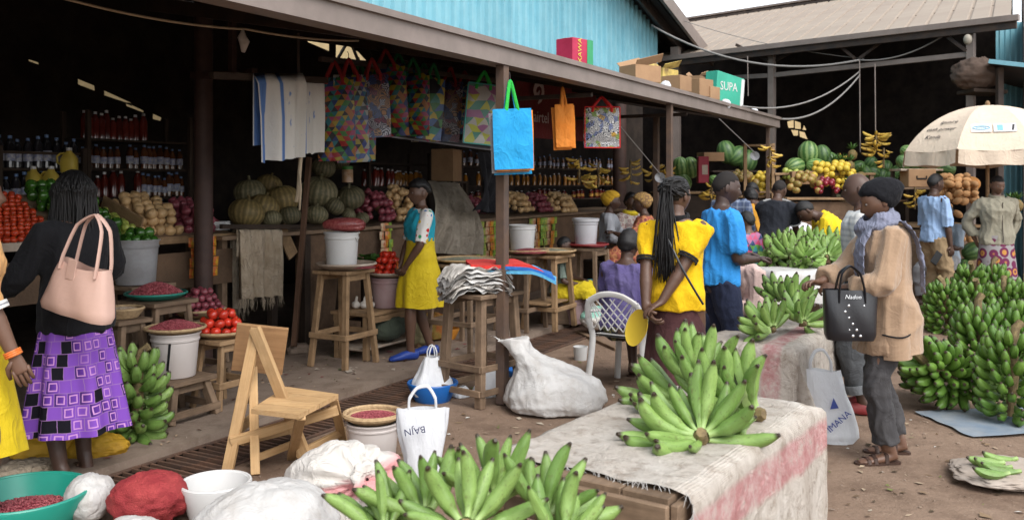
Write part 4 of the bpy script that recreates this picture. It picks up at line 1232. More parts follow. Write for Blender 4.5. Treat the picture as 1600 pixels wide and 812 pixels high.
def carton(label, loc, rz, w, d, h, m=None, tilt=(0, 0), open_=False, prints=None, name='carton', cat='box', group=None):
    t = thing(name, label, cat, loc, rz, group); t.rotation_euler = (tilt[0], tilt[1], rz)
    b = MB()
    if open_:
        th = .006
        b.box((0, 0, th / 2), (w, d, th)); b.box((-w / 2 + th / 2, 0, h / 2 + th / 2), (th, d, h)); b.box((w / 2 - th / 2, 0, h / 2 + th / 2), (th, d, h)); b.box((0, -d / 2 + th / 2, h / 2 + th / 2), (w - 2 * th, th, h)); b.box((0, d / 2 - th / 2, h / 2 + th / 2), (w - 2 * th, th, h))
    else: b.box((0, 0, h / 2), (w, d, h), None, .004)
    b.build('body', m or CARD, t, smooth=False)
    if open_:
        for sg in (-1, 1): plank('flap', (-w / 2 * .96, sg * d / 2, h + .004), (w / 2 * .96, sg * (d / 2 + .03), h + .10 * d / .3), .006, d * .4, m or CARD, t, up=V((0, sg * .5, .6)), ch=0)
    else: plank('tape', (-w / 2 * .99, 0, h + .001), (w / 2 * .99, 0, h + .001), .05, .001, mat('packing_tape', (.45, .33, .18), .3), t, ch=0)
    if prints:
        for p in prints: p(t)
    return t
def lettering(txt, size, m, parent, M4, name='lettering', ext=.001, sx=1.0, shear=0.0, align='CENTER'):
    cu = bpy.data.curves.new(name, 'FONT'); cu.body = txt; cu.size = size; cu.extrude = ext; cu.align_x = align; cu.align_y = 'CENTER'; cu.shear = shear; cu.resolution_u = 2
    o = bpy.data.objects.new(name, cu); TS.collection.objects.link(o)
    me = evaluated(o); bpy.data.objects.remove(o); bpy.data.curves.remove(cu)
    for v in me.vertices: v.co.x *= sx
    o = link(name, me, m, parent); o.matrix_local = M4
    return o
def face(c, ex, ey):      # a frame for flat prints
    ex, ey = V(ex).normalized(), V(ey).normalized(); M4 = Matrix((ex, ey, ex.cross(ey))).transposed().to_4x4(); M4.translation = V(c); return M4
# ================================================================== LAYOUT
def sdat(px, d):            # (s) along the row of what is seen in column px on plane d
    p = onD(px, 285, d); return (p - O0).dot(U)
def nm4(p): return V(p)
# ------------------------------------------------------------------ long display counter
cnt = thing('display_counter', 'long brown mud plastered stall counter carrying pumpkins and onions', 'counter', sd(0, DW, FL))
def crel(v): return V(v) - cnt.location
sA, sB = sdat(476, DW), sdat(1000, DW)
b = MB().slab([crel(sd(sA, DW, FL)), crel(sd(sB, DW, FL)), crel(sd(sB, DW, 1.09)), crel(sd(sA, DW, 1.09))], NN * .12); b.build('front_wall', MUD, cnt, smooth=False)
for i in range(5):
    a = sdat(345, DW) if i < 2 else sA
    plank('top_plank', crel(sd(a - .05, DW + .02 + i * .2, 1.12)), crel(sd(sB, DW + .02 + i * .2, 1.12)), .19, .035, WOODG, cnt)
for s_ in (sdat(345, DW + .1), sdat(372, DW + .6)):
    plank('leg', crel(sd(s_, DW + .15, FL)), crel(sd(s_, DW + .15, 1.1)), .07, .07, WOODD, cnt, up=U)
plank('corner_post', crel(sd(sA - .04, DW - .04, FL)), crel(sd(sA - .04, DW - .04, 1.1)), .08, .08, WOODD, cnt, up=U)
plank('inner_wall', crel(sd(sA - 1.3, DW + 1.0, .55)), crel(sd(sA, DW + 1.0, .55)), .05, 1.0, WOODD, cnt)

# left display tables: the tops slope up to the rear
def display(label, s0, s1, d0, d1, z0, z1, edge, rim=.06):
    t = thing('display_table', label, 'table', sd((s0 + s1) / 2, (d0 + d1) / 2, FL)); r_ = lambda v: V(v) - t.location
    n = 4
    for i in range(n):
        f0 = (i + .5) / n; dd = lerp(d0, d1, f0); zz = lerp(z0, z1, f0)
        plank('board', r_(sd(s0, dd, zz)), r_(sd(s1, dd, zz)), math.hypot(d1 - d0, z1 - z0) / n - .006, .025, WOODG, t, up=(NN * (d1 - d0) + Z * (z1 - z0)).cross(U) * -1)
    plank('front_lip', r_(sd(s0, d0 - .02, z0 + .01)), r_(sd(s1, d0 - .02, z0 + .01)), .03, rim, edge, t)
    for s_ in (s0 + .1, s1 - .1):
        for d_, z_ in ((d0 + .05, z0), (d1 - .05, z1)): plank('leg', r_(sd(s_, d_, FL)), r_(sd(s_, d_, z_ - .02)), .06, .06, WOODG, t, up=U)
    plank('skirt_board', r_(sd(s0, d0 + .02, z0 - .25)), r_(sd(s1, d0 + .02, z0 - .25)), .02, .3, MUD, t)
    return t
PALE = mat('pale_worn_board', (.45, .38, .31), .8, (.3, .22, .16), 5, .2)
display('sloping vegetable display table with pale front lip at the left edge', -2.5, -1.02, 2.75, 3.35, 1.15, 1.5, PALE)
display('sloping onion display table with timber crate front beside the dark column', -1.0, .12, 2.8, 3.3, 1.12, 1.32, WOOD)
SLP = .35 / .6
pile('plum_tomato', 'tomato', sd(-1.9, 3.05, 1.17), .33, .29, .026, 2, 'small orange red tomato heaped on the sloping table at the left edge', 'tomato', 'orange red tomatoes at the left edge', 1, .12, SLP, AZU, 260, False, True)
pile('pepper', 'green_pepper', sd(-1.27, 3.05, 1.17), .24, .29, .042, 2, 'shiny dark green pepper heaped beside the orange tomatoes', 'pepper', 'green peppers on the left display', 2, .15, SLP, AZU, 120, False, True)
pile('green_apple', 'green_fruit', sd(-.93, 3.02, 1.14), .085, .22, .032, 2, 'small pale green round fruit next to the brown onions', 'fruit', 'pale green fruit beside the onions', 3, .3, .4, AZU, 60, False, True)
pile('onion', 'brown_onion', sd(-.60, 3.05, 1.14), .23, .22, .048, 3, 'large golden brown onion heaped on the timber display beside red onions', 'onion', 'golden onions on the left display', 4, .35, .4, AZU, 90, False, True)
pile('red_onion', 'red_onion', sd(-.14, 3.05, 1.14), .21, .2, .042, 3, 'dark red onion heaped on the timber display by the column', 'onion', 'red onions on the left display', 5, .4, .4, AZU, 90, False, True)
divm = plank('crate_divider', sd(-.84, 2.82, 1.24), sd(-.84, 3.3, 1.42), .018, .16, WOOD); tag(divm, 'thin timber board dividing green fruit from brown onions', 'board')
for k in range(4):
    o = MB().box((0, 0, 0), (.16, .11, .018), None, .006).build('paper_packet', mat('white_paper_packet', (.62, .62, .62), .6, var=.15), loc=sd(.03 + .01 * k, 2.9, 1.19 + k * .019 + (.0 if k else 0)), rz=AZU + .2 * k, smooth=False)
    tag(o, 'flat white paper packet stacked on the end of the onion table', 'packet', 'white packets by the column')
for k in range(3):
    o = MB().box((0, 0, 0), (.14, .1, .022), None, .008).build('paper_packet', _MC['white_paper_packet'], loc=sd(-.05, 3.42, 1.36 + k * .024), rz=AZU + .1 * k, smooth=False)
    tag(o, 'flat white packet stacked behind the red onions', 'packet', 'white packets behind the red onions')

# bottles
def bottle_proto(nm, h, r, glass, cap, lab=None, neck=.3):
    t = thing(nm, 'x', 'bottle')
    MB().lathe([(.001, 0), (r, .004), (r, h * (1 - neck)), (r * .55, h * (1 - neck * .45)), (r * .36, h * (1 - neck * .3)), (r * .36, h * .95), (.001, h * .95)], 12).build('glass', glass, t)
    MB().lathe([(.42 * r, h * .91), (.42 * r, h), (.001, h)], 10).build('cap', cap, t)
    if lab: MB().lathe([(r * 1.02, h * .22), (r * 1.02, h * .52)], 12).build('paper_label', lab, t)
    return t
def liquid(name, c, tr=.0): return mat(name, c, .12, tuple(v * .6 for v in c), 5, .1, spec=.6, rand=.3)
G_RED, G_BRN, G_DRK, G_AMB = liquid('dark_red_syrup', (.13, .018, .012)), liquid('brown_bottle', (.10, .035, .012)), liquid('dark_bottle', (.02, .018, .022)), liquid('amber_honey', (.32, .13, .02))
CAPW, CAPB = mat('white_cap', (.6, .6, .62), .4), mat('blue_cap', (.12, .2, .38), .4)
LABW, LABY = mat('pale_label', (.45, .45, .47), .6, (.2, .22, .35), 30, .2), mat('yellow_label', (.5, .36, .06), .6, (.35, .1, .04), 30, .2)
BP = {'red': bottle_proto('bottle', .24, .036, G_RED, CAPW), 'redb': bottle_proto('bottle', .22, .034, G_BRN, CAPB, LABW), 'dark': bottle_proto('bottle', .27, .04, G_DRK, CAPB, LABW), 'amb': bottle_proto('bottle', .2, .036, G_AMB, CAPW), 'jar': bottle_proto('jar', .17, .045, G_RED, CAPW, LABY, .18)}
_used = set()
def bottles(kind, s0, s1, d, z, n, label, group, jd=.02):
    for i in range(n):
        s_ = lerp(s0, s1, (i + .5) / n); p = sd(s_ + RNG.uniform(-.008, .008), d + RNG.uniform(-jd, jd), z)
        if RNG.random() < .07: continue
        o = copy_tree(BP[kind], p, RNG.uniform(0, 6.28), label); o['group'] = group; k_ = RNG.uniform(.86, 1.08); o.scale = (k_, k_, k_ * RNG.uniform(.92, 1.08))
def shelf(label, s0, s1, d, zs, w=.3, z_top=None, m=None):
    t = thing('shelf_rack', label, 'shelf', sd((s0 + s1) / 2, d, FL)); r_ = lambda v: V(v) - t.location
    for z_ in zs: plank('board', r_(sd(s0, d, z_ - .012)), r_(sd(s1, d, z_ - .012)), w, .022, m or WOODD, t)
    zt = z_top or max(zs)
    for s_ in (s0, s1):
        for d_ in (-w / 2 - .02, w / 2 + .02): plank('upright', r_(sd(s_, d + d_, FL)), r_(sd(s_, d + d_, zt)), .04, .04, m or WOODD, t, up=U)
    return t
sL0, sL1 = sdat(-20, 4.1), sdat(112, 4.1); sL2, sL3 = sdat(118, 4.2), sdat(278, 4.2)
shelf('dark timber bottle shelf behind the tomatoes and green peppers', sL0, sL1, 4.1, (1.42, 1.72, 1.86), .3, 1.9)
shelf('dark timber bottle shelf with several tiers behind the golden onions', sL2, sL3, 4.2, (1.2, 1.46, 1.73, 2.0), .32, 2.25)
bottles('dark', sL0, sL1, 4.02, 1.72, 9, 'dark bottle with blue cap on the upper shelf behind the green peppers', 'dark bottles at the left')
bottles('dark', sL0, sL1, 4.02, 1.42, 10, 'dark bottle with white label standing behind the yellow jugs', 'dark bottles behind the jugs')
bottles('red', sL2, lerp(sL2, sL3, .55), 4.1, 1.46, 7, 'tall red syrup bottle with white cap behind the golden onions', 'tall red bottles')
bottles('redb', lerp(sL2, sL3, .55), sL3, 4.1, 1.46, 9, 'red sauce bottle with white label on the middle shelf near the column', 'labelled red bottles')
bottles('redb', sL2, sL3, 4.1, 1.2, 14, 'red sauce bottle with white label on the lowest shelf behind onions', 'lowest row of red bottles')
bottles('redb', sL2, sL3, 4.15, 1.73, 16, 'small brown bottle with blue cap on the third shelf up', 'third row of bottles')
bottles('red', lerp(sL2, sL3, 0), lerp(sL2, sL3, .62), 4.15, 2.0, 11, 'clear red bottle on the topmost dark shelf at the left', 'top row of bottles')
JUG = mat('yellow_jug_plastic', (.55, .42, .07), .4, (.5, .36, .06), 3, .06)
for i, (px, py, Y_) in enumerate(((52, 300, 7.5), (80, 300, 7.5), (108, 270, 7.7))):
    p = at(px, py, Y_)
    t = thing('oil_jug', ('yellow plastic oil jug directly behind the orange tomatoes', 'yellow plastic oil jug behind the green peppers beside its twin', 'yellow plastic oil jug standing highest, above the braided woman')[i], 'jug', p, 2.6 + .3 * i, 'yellow oil jugs')
    b = MB(); n_ = 16
    b.rings([sell(V((0, 0, z_)), V((1, 0, 0)), V((0, 1, 0)), a_, c_, n_, 3.2) for z_, a_, c_ in ((0, .06, .045), (.01, .07, .05), (.12, .07, .05), (.15, .05, .04), (.175, .025, .025), (.2, .02, .02))]); b.build('body', JUG, t)
    MB().tube([V((.068, 0, .07)), V((.098, 0, .09)), V((.1, 0, .14)), V((.07, 0, .165)), V((.03, 0, .165))], .011, 8).build('handle', JUG, t)
    MB().lathe([(.024, .19), (.024, .215), (.001, .215)], 12).build('cap', CAPW, t)

# ------------------------------------------------------------------ stools, trays and buckets at the left
def cf(px, py, Y): p = at(px, py, Y); return V((p.x, p.y, p.z))
def ground_at(px, Y, z=FL): p = at(px, 285, Y); return V((p.x, p.y, z))
def stool_at(px, Y, h, w, d, label, rz=AZU, z=FL, **k): return stool(ground_at(px, Y, z), rz, w, d, h - z, label, **k)
# grey drum of peppers
stool_at(214, 6.75, .84, .36, .36, 'rough timber stool under the grey drum of green peppers', m=WOODG)
bucket(ground_at(212, 6.7, .845), .135, .165, .33, 'grey metal drum heaped with green peppers behind the pink handbag', GREYB, handle=False, name='drum', cat='drum')
pile('pepper', 'green_pepper', ground_at(212, 6.7, 1.14), .125, .125, .036, 2, 'green pepper heaped in the grey drum', 'pepper', 'green peppers in the grey drum', 9, .5, 0, 0, 40)
# green tray of red beans
TEALT = mat('teal_enamel', (.03, .22, .17), .4, (.025, .18, .14), 4, .1)
stool_at(246, 6.3, .78, .34, .36, 'tall rough timber stool under the green tray of red beans', m=WOODG, rails=(.3,))
tray(ground_at(244, 6.3, .785), .205, 'shallow green tray heaped with red beans beside the grey drum', TEALT, .04, lip=.016)
beans('red', ground_at(244, 6.3, .815), .185, 'heap of red beans in the shallow green tray', 1.35)
# basket of pale beans
stool_at(192, 5.95, .70, .22, .24, 'small timber stool under the basket of pale mixed beans', m=WOODG)
tray(ground_at(192, 5.95, .705), .13, 'small woven basket of pale mixed beans behind the purple skirt', None, .06)
beans('mixed', ground_at(192, 5.95, .75), .115, 'pale mixed beans filling the small woven basket')
# bucket of red beans on low stool
stool_at(274, 5.95, .315, .34, .34, 'low timber stool holding the bucket with tape and red beans', m=WOODG, rails=(.25,), leg=.06, splay=.05)
bucket(ground_at(274, 5.95, .32), .125, .155, .29, 'cloudy white bucket with black tape strip under a tray of red beans', handle=False, rz=0)
p = ground_at(274, 5.95, .32)
tp = MB().box((0, 0, 0), (.016, .003, .19), None, 0); o = tp.build('tape_strip', BLACKP, bpy.context.scene.objects[-1] if False else None, smooth=False)
_bk = [q for q in SC.objects if q.name.startswith('bucket') and (q.location - p).length < .01][0]
o.parent = _bk; o.location = (.01, -.1425, .15); o.rotation_euler = (.1, .12, .05)
tray(ground_at(274, 5.95, .605), .19, 'round woven tray of red beans resting on the taped bucket', None, .035)
beans('red', ground_at(274, 5.95, .63), .175, 'heap of red beans on the tray above the taped bucket', 1.0)
# red onions
stool_at(312, 6.7, .60, .28, .28, 'timber stool hidden under the bowl of small red onions', m=WOODG)
tray(ground_at(312, 6.65, .61), .18, 'woven tray heaped with small red onions beside the tomatoes', None, .05)
pile('red_onion', 'red_onion', ground_at(312, 6.65, .63), .17, .17, .030, 4, 'small red onion heaped on the woven tray by the tomato tray', 'onion', 'small red onions on the tray', 6, .72)
# tomatoes
stool_at(346, 6.25, .52, .24, .24, 'slim timber stool holding the tray of red tomatoes by the chair', m=WOOD, rails=(.38,), leg=.04)
tray(ground_at(346, 6.3, .525), .195, 'woven tray heaped with shiny red tomatoes behind the wooden chair', None, .035)
pile('tomato', 'tomato', ground_at(346, 6.3, .54), .17, .17, .036, 3, 'shiny red tomato on the woven tray behind the wooden chair', 'tomato', 'red tomatoes behind the chair', 7, .65)
banana_stem('large upright bunch of green bananas on the floor beside the purple skirt', ground_at(212, 5.45), .48, .19, 7, 10, .20, (0, .02), 'mid', 3, 'banana bunches at the left', -.25, .85, .07)

# sachets hanging
def sachets(label, p, cols, rows, w=.06, h=.085, seed=0, rz=AZU):
    t = thing('sachet_strip', label, 'sachets', p, rz); rs = random.Random(seed)
    ms = [mat('sachet_%d' % i, c, .3, c2, 24, .15, spec=.5) for i, (c, c2) in enumerate((((.62, .42, .04), (.55, .08, .03)), ((.5, .55, .08), (.1, .3, .05)), ((.6, .5, .1), (.12, .32, .08)), ((.55, .12, .05), (.6, .5, .3))))]
    for c in range(cols):
        for r_ in range(rows - (c % 2)):
            b = MB().grid(lambda a, q: V(((a - .5) * w * .94, -.012 * math.sin(math.pi * a) * math.sin(math.pi * q), -q * h * .95)), 4, 4); b.grid(lambda a, q: V(((a - .5) * w * .94, .008 * math.sin(math.pi * a) * math.sin(math.pi * q), -q * h * .95)), 4, 4)
            o = b.build('sachet', ms[(c + (r_ * 0) + seed) % 4], t); o.location = ((c - cols / 2) * w, rs.uniform(-.02, .02), -r_ * h); o.rotation_euler = (rs.gauss(0, .08), 0, rs.gauss(0, .15))
    return t
sachets('strips of yellow and green seasoning sachets hanging from the onion table', sd(-.25, 2.74, 1.14), 5, 4, seed=0)
sachets('strips of red and white seasoning sachets hanging beside the turquoise woman', onD(607, 348, DW - .06), 3, 6, .075, .09, 3)
sachets('bright green seasoning sachets hanging left of the front post on the counter', onD(660, 340, DW - .05), 4, 3, .1, .1, 1)
sachets('yellow green sachet strips hanging right of the burlap heap', onD(765, 343, DW - .05), 5, 6, .1, .1, 1)
sachets('patchwork of coloured sachets hanging on the counter right of the front post', onD(852, 340, DW - .05), 8, 5, .1, .1, 2)

# ------------------------------------------------------------------ grain scoop stools in the middle
stool_at(537, 7.65, .86, .34, .34, 'tall splayed timber stool carrying a woven tray and white bucket', rails=(.34,), splay=.06, leg=.05, m=WOOD)
tray(ground_at(541, 7.65, .865), .25, 'wide woven tray on the tall stool under a white bucket', PALE, .045, lip=.02)
bucket(ground_at(534, 7.66, .875), .122, .145, .30, 'white bucket of flour standing on the tall stool tray', WHITE, handle=True, rz=2.6)
beans('red', ground_at(566, 7.55, .885), .115, 'small heap of red beans beside the white bucket', .55)
bl = sackmesh(.42, .17, .13, 4, .2, .03, (1, 0, .1), 28, 18); o = bl.build('bean_bag', mat('plastic_over_red_beans', (.22, .035, .04), .15, (.32, .09, .08), 60, .2, .5, 90, spec=.7), loc=ground_at(540, 7.66, 1.175), rz=-.05, ang=None)
tag(o, 'clear plastic bag of red beans lying on the white bucket', 'bag')
# bench with tomato bucket
bn = thing('bench', 'low timber bench with lower shelf behind the tall stool', 'bench', ground_at(592, 8.2), AZU)
for y in (-.11, .11): plank('seat_plank', (-.42, y, .40), (.42, y, .40), .21, .03, WOOD, bn)
for x in (-.38, .38):
    for y in (-.16, .16): plank('leg', (x, y, 0), (x, y, .385), .05, .05, WOOD, bn, up=V((1, 0, 0)))
plank('lower_shelf', (-.4, 0, .09), (.4, 0, .09), .3, .02, PALE, bn)
for y in (-.19, .19): plank('apron', (-.4, y, .35), (.4, y, .35), .02, .06, WOOD, bn)
PINKB = mat('pinkish_bucket', (.40, .29, .29), .4, (.33, .2, .2), 3, .1)
bucket(ground_at(604, 8.15, .47), .115, .145, .27, 'pinkish bucket under the tomato tray on the bench', PINKB, handle=False)
tray(ground_at(607, 8.15, .745), .19, 'woven tray piled high with red tomatoes beside the turquoise woman', PALE, .035)
pile('tomato', 'tomato', ground_at(607, 8.15, .76), .17, .17, .035, 4, 'shiny red tomato piled on the tray beside the turquoise woman', 'tomato', 'red tomatoes beside the turquoise woman', 8, .8)
o = sackmesh(.42, .3, .27, 5, .3, .05).build('stuffed_bag', cloth('olive_canvas', (.07, .085, .06), (.05, .06, .045)), loc=ground_at(606, 8.15, .155), rz=AZU, ang=None); tag(o, 'olive green stuffed cloth bag on the lower shelf of the bench', 'bag')
for k, px in enumerate((556, 569, 579)):
    o = MB().ball((0, 0, .035), (.04, .04, .035), 12, 8).tube([V((0, 0, .06)), V((.01, 0, .11))], [.014, .01], 6).build('garlic_bulb', mat('white_garlic', (.6, .56, .5), .6, var=.1), loc=ground_at(px, 8.05, .467)); tag(o, 'white garlic bulb on the bench by the pinkish bucket', 'garlic', 'garlic bulbs on the bench')
o = sackmesh(.26, .24, .34, 6, .2, .05, (0, 0, 1)).build('net_bag', mat('straw_net_bag', (.45, .38, .22), .8, (.3, .27, .15), 12, .2, .4, 50), loc=ground_at(653, 8.5), ang=None); tag(o, 'straw coloured full bag standing behind the turquoise woman', 'bag')
o = sackmesh(.3, .26, .3, 16, .2, .05, (0, 0, 1)).build('net_bag', mat('orange_net_bag', (.52, .14, .04), .7, (.4, .3, .08), 12, .2, .4, 50), loc=ground_at(676, 8.8), ang=None); tag(o, 'orange net bag standing behind the turquoise woman', 'bag')
# leafy greens on the counter step
def leaves(label, p, r, h, n, m, seed, L=.12):
    rs = random.Random(seed); t = thing('leafy_greens', label, 'vegetables', p)
    for i in range(n):
        a = rs.uniform(0, 6.28); d = V((math.cos(a), math.sin(a), rs.uniform(.1, .9))).normalized(); base = V((rs.gauss(0, r * .4), rs.gauss(0, r * .4), rs.uniform(0, h * .5)))
        sv = d.cross(Z).normalized(); up_v = sv.cross(d); L_ = L * rs.uniform(.7, 1.2); w_ = L_ * .25
        b = MB().grid(lambda u, v: base + d * (u * L_) + sv * ((v - .5) * 2 * w_ * math.sin(math.pi * min(1, u * .95 + .05))) + up_v * (-.3 * L_ * u * u + .04 * abs(v - .5)), 4, 2)
        b.build('leaf', m, t)
    return t
LEAF = mat('leaf_green', (.045, .11, .02), .5, (.07, .15, .03), 20, .25, rand=.3)
leaves('bunch of leafy greens behind the tall stool tray', ground_at(575, 8.6, .82), .12, .1, 26, LEAF, 1)
stool_at(572, 8.75, .82, .4, .4, 'dim timber stand under the leafy greens', m=WOODD)

# leaning pole, burlap on the rail
o = plank('leaning_pole', onD(459, 541, 2.4) * 1.0, onD(483, 246, 2.55), .045, .045, wood('reddish_pole', (.16, .085, .05), (.1, .055, .035))); tag(o, 'reddish brown timber pole leaning against the counter', 'pole')
o = MB().box((0, 0, .04), (.2, .16, .1), None, .03).build('stone', CONC, loc=onD(464, 541, 2.42) * V((1, 1, 0)).length / V((1, 1, 0)).length if False else V((onD(466, 541, 2.45).x, onD(466, 541, 2.45).y, FL)), rz=.3); tag(o, 'rough stone block at the foot of the leaning pole', 'stone')
BURL = cloth('burlap', (.44, .36, .27), (.34, .27, .19), .95, .15, 240, .6)
BURLD = cloth('old_burlap', (.30, .25, .19), (.22, .18, .13), .95, .15, 240, .6)
def hanging(label, pa, pb, drop, m, name='hanging_cloth', amp=.03, nf=5, seed=0, fr=True, ragged=.03, off=None, cat='cloth', n=(36, 18), back=.25):
    """cloth hung over a rail from pa to pb"""
    pa, pb = V(pa), V(pb); ex = (pb - pa); L = ex.length; ex.normalize(); nr = ex.cross(Z).normalized(); rs = np.random.RandomState(seed); ph = rs.uniform(0, 6.28, 3); c0 = (pa + pb) / 2
    if nr.y > 0: nr = -nr
    def fn(u, v):
        t = -back + v * (drop + back); fo = amp * (math.sin(nf * 6.28 * u + ph[0] + .7 * math.sin(9 * u + ph[1])) + .4 * math.sin(nf * 13 * u + ph[2])) * min(1, abs(t) / drop * 1.5 + .25)
        zz = -abs(t) * (1 + (ragged * nz((u * 6, seed, 0), 1) if v > .98 else 0)); s_ = 1 if t > 0 else -1
        sq = 1 - .08 * min(1, max(0, t) / drop)
        return c0 - c0 + ex * ((u - .5) * L * sq) + nr * (s_ * .018 + (fo if t > 0 else 0)) + Z * (zz + .02 * math.exp(-(t / .02) ** 2))
    b = MB().grid(fn, n[0], n[1]); o = b.build(name, m, None, ang=None); o.location = c0; tag(o, label, cat)
    if fr:
        fb = MB(); r2 = random.Random(seed)
        for i in range(int(L / .006)):
            p = fn(r2.random(), 1.0); dd = V((r2.gauss(0, .01), r2.gauss(0, .01), -r2.uniform(.03, .12)))
            fb.tube([p, p + dd * .5 + V((r2.gauss(0, .006), 0, 0)), p + dd], [.0016, .0014, .0008], 3, caps=False)
        tag(fb.build('fringe', m, o), kind='stuff')
    return o
hanging('fringed brown burlap cloth hanging from the counter rail beside the dark column', onD(372, 356, DW - .1), onD(440, 356, DW - .1), .62, BURL, amp=.035, nf=4, seed=2)
hanging('narrow dark burlap strip hanging behind the fringed burlap cloth', onD(362, 358, DW + .05), onD(388, 358, DW + .05), .7, BURLD, amp=.03, nf=2, seed=4)
o = plank('loose_board', onD(438, 355, DW - .02), onD(458, 400, DW - .02), .02, .13, WOOD); tag(o, 'short brown board hanging from the rail beside the burlap', 'board')
o = plank('counter_rail', onD(345, 354, DW - .1), onD(478, 354, DW - .1), .04, .04, WOODD); tag(o, 'dark timber rail carrying the burlap cloths', 'rail')

# pumpkins
def pumpkin_mat(name, c1, c2):
    g = NT(name); c = g.co('Object'); s3 = g.sep(c); a = g.m('ARCTAN2', s3[1], s3[0]); r_ = g.rnd()
    st = g.m('SINE', g.m('MULTIPLY', a, 20.0)); n = g.noise(c, 9, 5, .7)
    f = g.m('MULTIPLY', g.step(g.m('ADD', g.m('MULTIPLY', st, .12), g.noise(c, 4.5, 6, .75)), .55, .14), .9)
    b = g.mix(f, c1, c2); v = g.m('ADD', g.m('MULTIPLY', r_, .5), .75)
    return g.fin(g.mix(1.0, b, g.comb(v, v, v), 'MULTIPLY'), .6, .35)
PUMP = pumpkin_mat('mottled_pumpkin', (.085, .08, .042), (.23, .19, .11)); PUMPY = pumpkin_mat('yellow_pumpkin', (.12, .09, .035), (.27, .19, .075))
def melon_mat(name, c1, c2):
    g = NT(name); c = g.co('Object'); s3 = g.sep(c); a = g.m('ARCTAN2', s3[1], s3[0]); n = g.noise(c, 5, 5, .7)
    st = g.m('SINE', g.m('ADD', g.m('MULTIPLY', a, 11.0), g.m('MULTIPLY', n, 5.0))); b = g.mix(g.step(g.m('ADD', g.m('MULTIPLY', st, .5), g.m('MULTIPLY', n, .5)), .25, .3), c1, c2)
    v = g.m('ADD', g.m('MULTIPLY', g.rnd(), .4), .8); return g.fin(g.mix(1.0, b, g.comb(v, v, v), 'MULTIPLY'), .4, .4)
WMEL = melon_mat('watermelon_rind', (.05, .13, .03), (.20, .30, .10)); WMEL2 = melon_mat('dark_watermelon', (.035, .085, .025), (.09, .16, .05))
pumpme = MB().ball((0, 0, 0), (1, 1, .86), 40, 16, fn=lambda d: 1 + .06 * abs(math.cos(5 * math.atan2(d.y, d.x))) * (1 - d.z ** 2) - .14 * math.exp(-(1 - abs(d.z)) / .05)).tube([V((0, 0, .7)), V((.03, 0, .9)), V((.1, .02, 1.05))], [.12, .08, .09], 8, m=1).mesh('pumpkin', True, 60)
melme = MB().ball((0, 0, 0), (1, 1, 1.25), 24, 16).mesh('watermelon', True, 60)
def gourd(p, r, label, m, cat='pumpkin', name='pumpkin', group='pumpkins on the counter', lay=0, seed=None):
    me = (pumpme if name == 'pumpkin' else melme).copy(); me.materials.clear(); me.materials.append(m); me.materials.append(STEMM)
    o = link(name, me); r *= .86 if name == 'watermelon' else 1.0; o.location = p; o.scale = (r, r, r); o.rotation_euler = (lay + RNG.gauss(0, .25), RNG.gauss(0, .25), RNG.uniform(0, 6)); return tag(o, label, cat, group)
for px, py, d_, r_, m_, dark_l in ((385, 333, 2.95, .16, PUMPY, 'dim pumpkin at the left end of the counter nearest the dark column'), (411, 325, 3.05, .15, PUMPY, 'dim pumpkin second from the dark column on the counter'), (440, 312, 3.1, .17, PUMPY, 'largest yellowish pumpkin left of the leaning pole'), (452, 337, 2.95, .11, PUMP, 'small greenish pumpkin just left of the leaning pole'), (425, 342, 2.9, .09, PUMP, 'smallest pumpkin in front of the yellowish ones'), (390, 300, 3.3, .15, PUMP, 'dim pumpkin at the back above the leftmost one'), (420, 290, 3.3, .13, PUMPY, 'dim pumpkin topmost left of the leaning pole')):
    gourd(onD(px, py, d_), r_, dark_l, m_)
for px, py, d_, r_, lb in ((498, 300, 3.15, .19, 'large mottled pumpkin beside the leaning pole'), (547, 309, 3.1, .155, 'round mottled pumpkin under the green lidded jar'), (522, 322, 2.98, .105, 'small ribbed pumpkin in front of the large mottled one'), (494, 336, 2.9, .115, 'ribbed pale pumpkin lowest on the counter by the leaning pole'), (545, 335, 2.92, .075, 'little pumpkin below the round mottled one'), (565, 342, 2.9, .08, 'little striped pumpkin beside the red onions on the counter'), (572, 268, 3.3, .001, '')):
    if lb: gourd(onD(px, py, d_), r_, lb, PUMP)
gourd(onD(505, 262, 3.3), .13, 'mottled pumpkin topmost beside the leaning pole', PUMP); gourd(onD(530, 252, 3.5), .12, 'dim pumpkin behind the green lidded jar', PUMP)
jp = onD(543, 285, 3.1); t = thing('jar', 'spice jar with green lid standing on a pumpkin', 'jar', jp)
MB().lathe([(.001, 0), (.06, 0), (.06, .13), (.05, .145), (.001, .145)], 16).build('body', mat('spice_jar', (.42, .24, .12), .3, (.5, .35, .25), 20, .2), t); MB().lathe([(.058, .14), (.058, .175), (.001, .178)], 16).build('lid', mat('green_lid', (.06, .22, .04), .4), t)
pile('red_onion', 'red_onion', onD(588, 348, 3.05), .27, .2, .045, 4, 'red onion heaped on the counter beside the pumpkins', 'onion', 'red onions beside the pumpkins', 11, .6, .35, AZU, 110)
pile('onion', 'brown_onion', onD(622, 348, 3.1), .26, .22, .045, 5, 'golden onion heaped on the counter behind the turquoise woman', 'onion', 'golden onions beside the turquoise woman', 12, .65, .35, AZU, 130)
pile('red_onion', 'red_onion', onD(735, 335, 3.0), .3, .2, .045, 2, 'red onion heaped on the counter left of the front post', 'onion', 'red onions left of the front post', 13, .5, .35, AZU, 60)
pile('onion', 'brown_onion', onD(808, 333, 3.0), .3, .2, .045, 3, 'golden onion heaped just right of the front post', 'onion', 'golden onions right of the post', 14, .5, .35, AZU, 60)
pile('red_onion', 'red_onion', onD(838, 333, 3.0), .3, .2, .045, 3, 'red onion heaped between two golden onion heaps', 'onion', 'red onions between golden heaps', 15, .5, .35, AZU, 60)
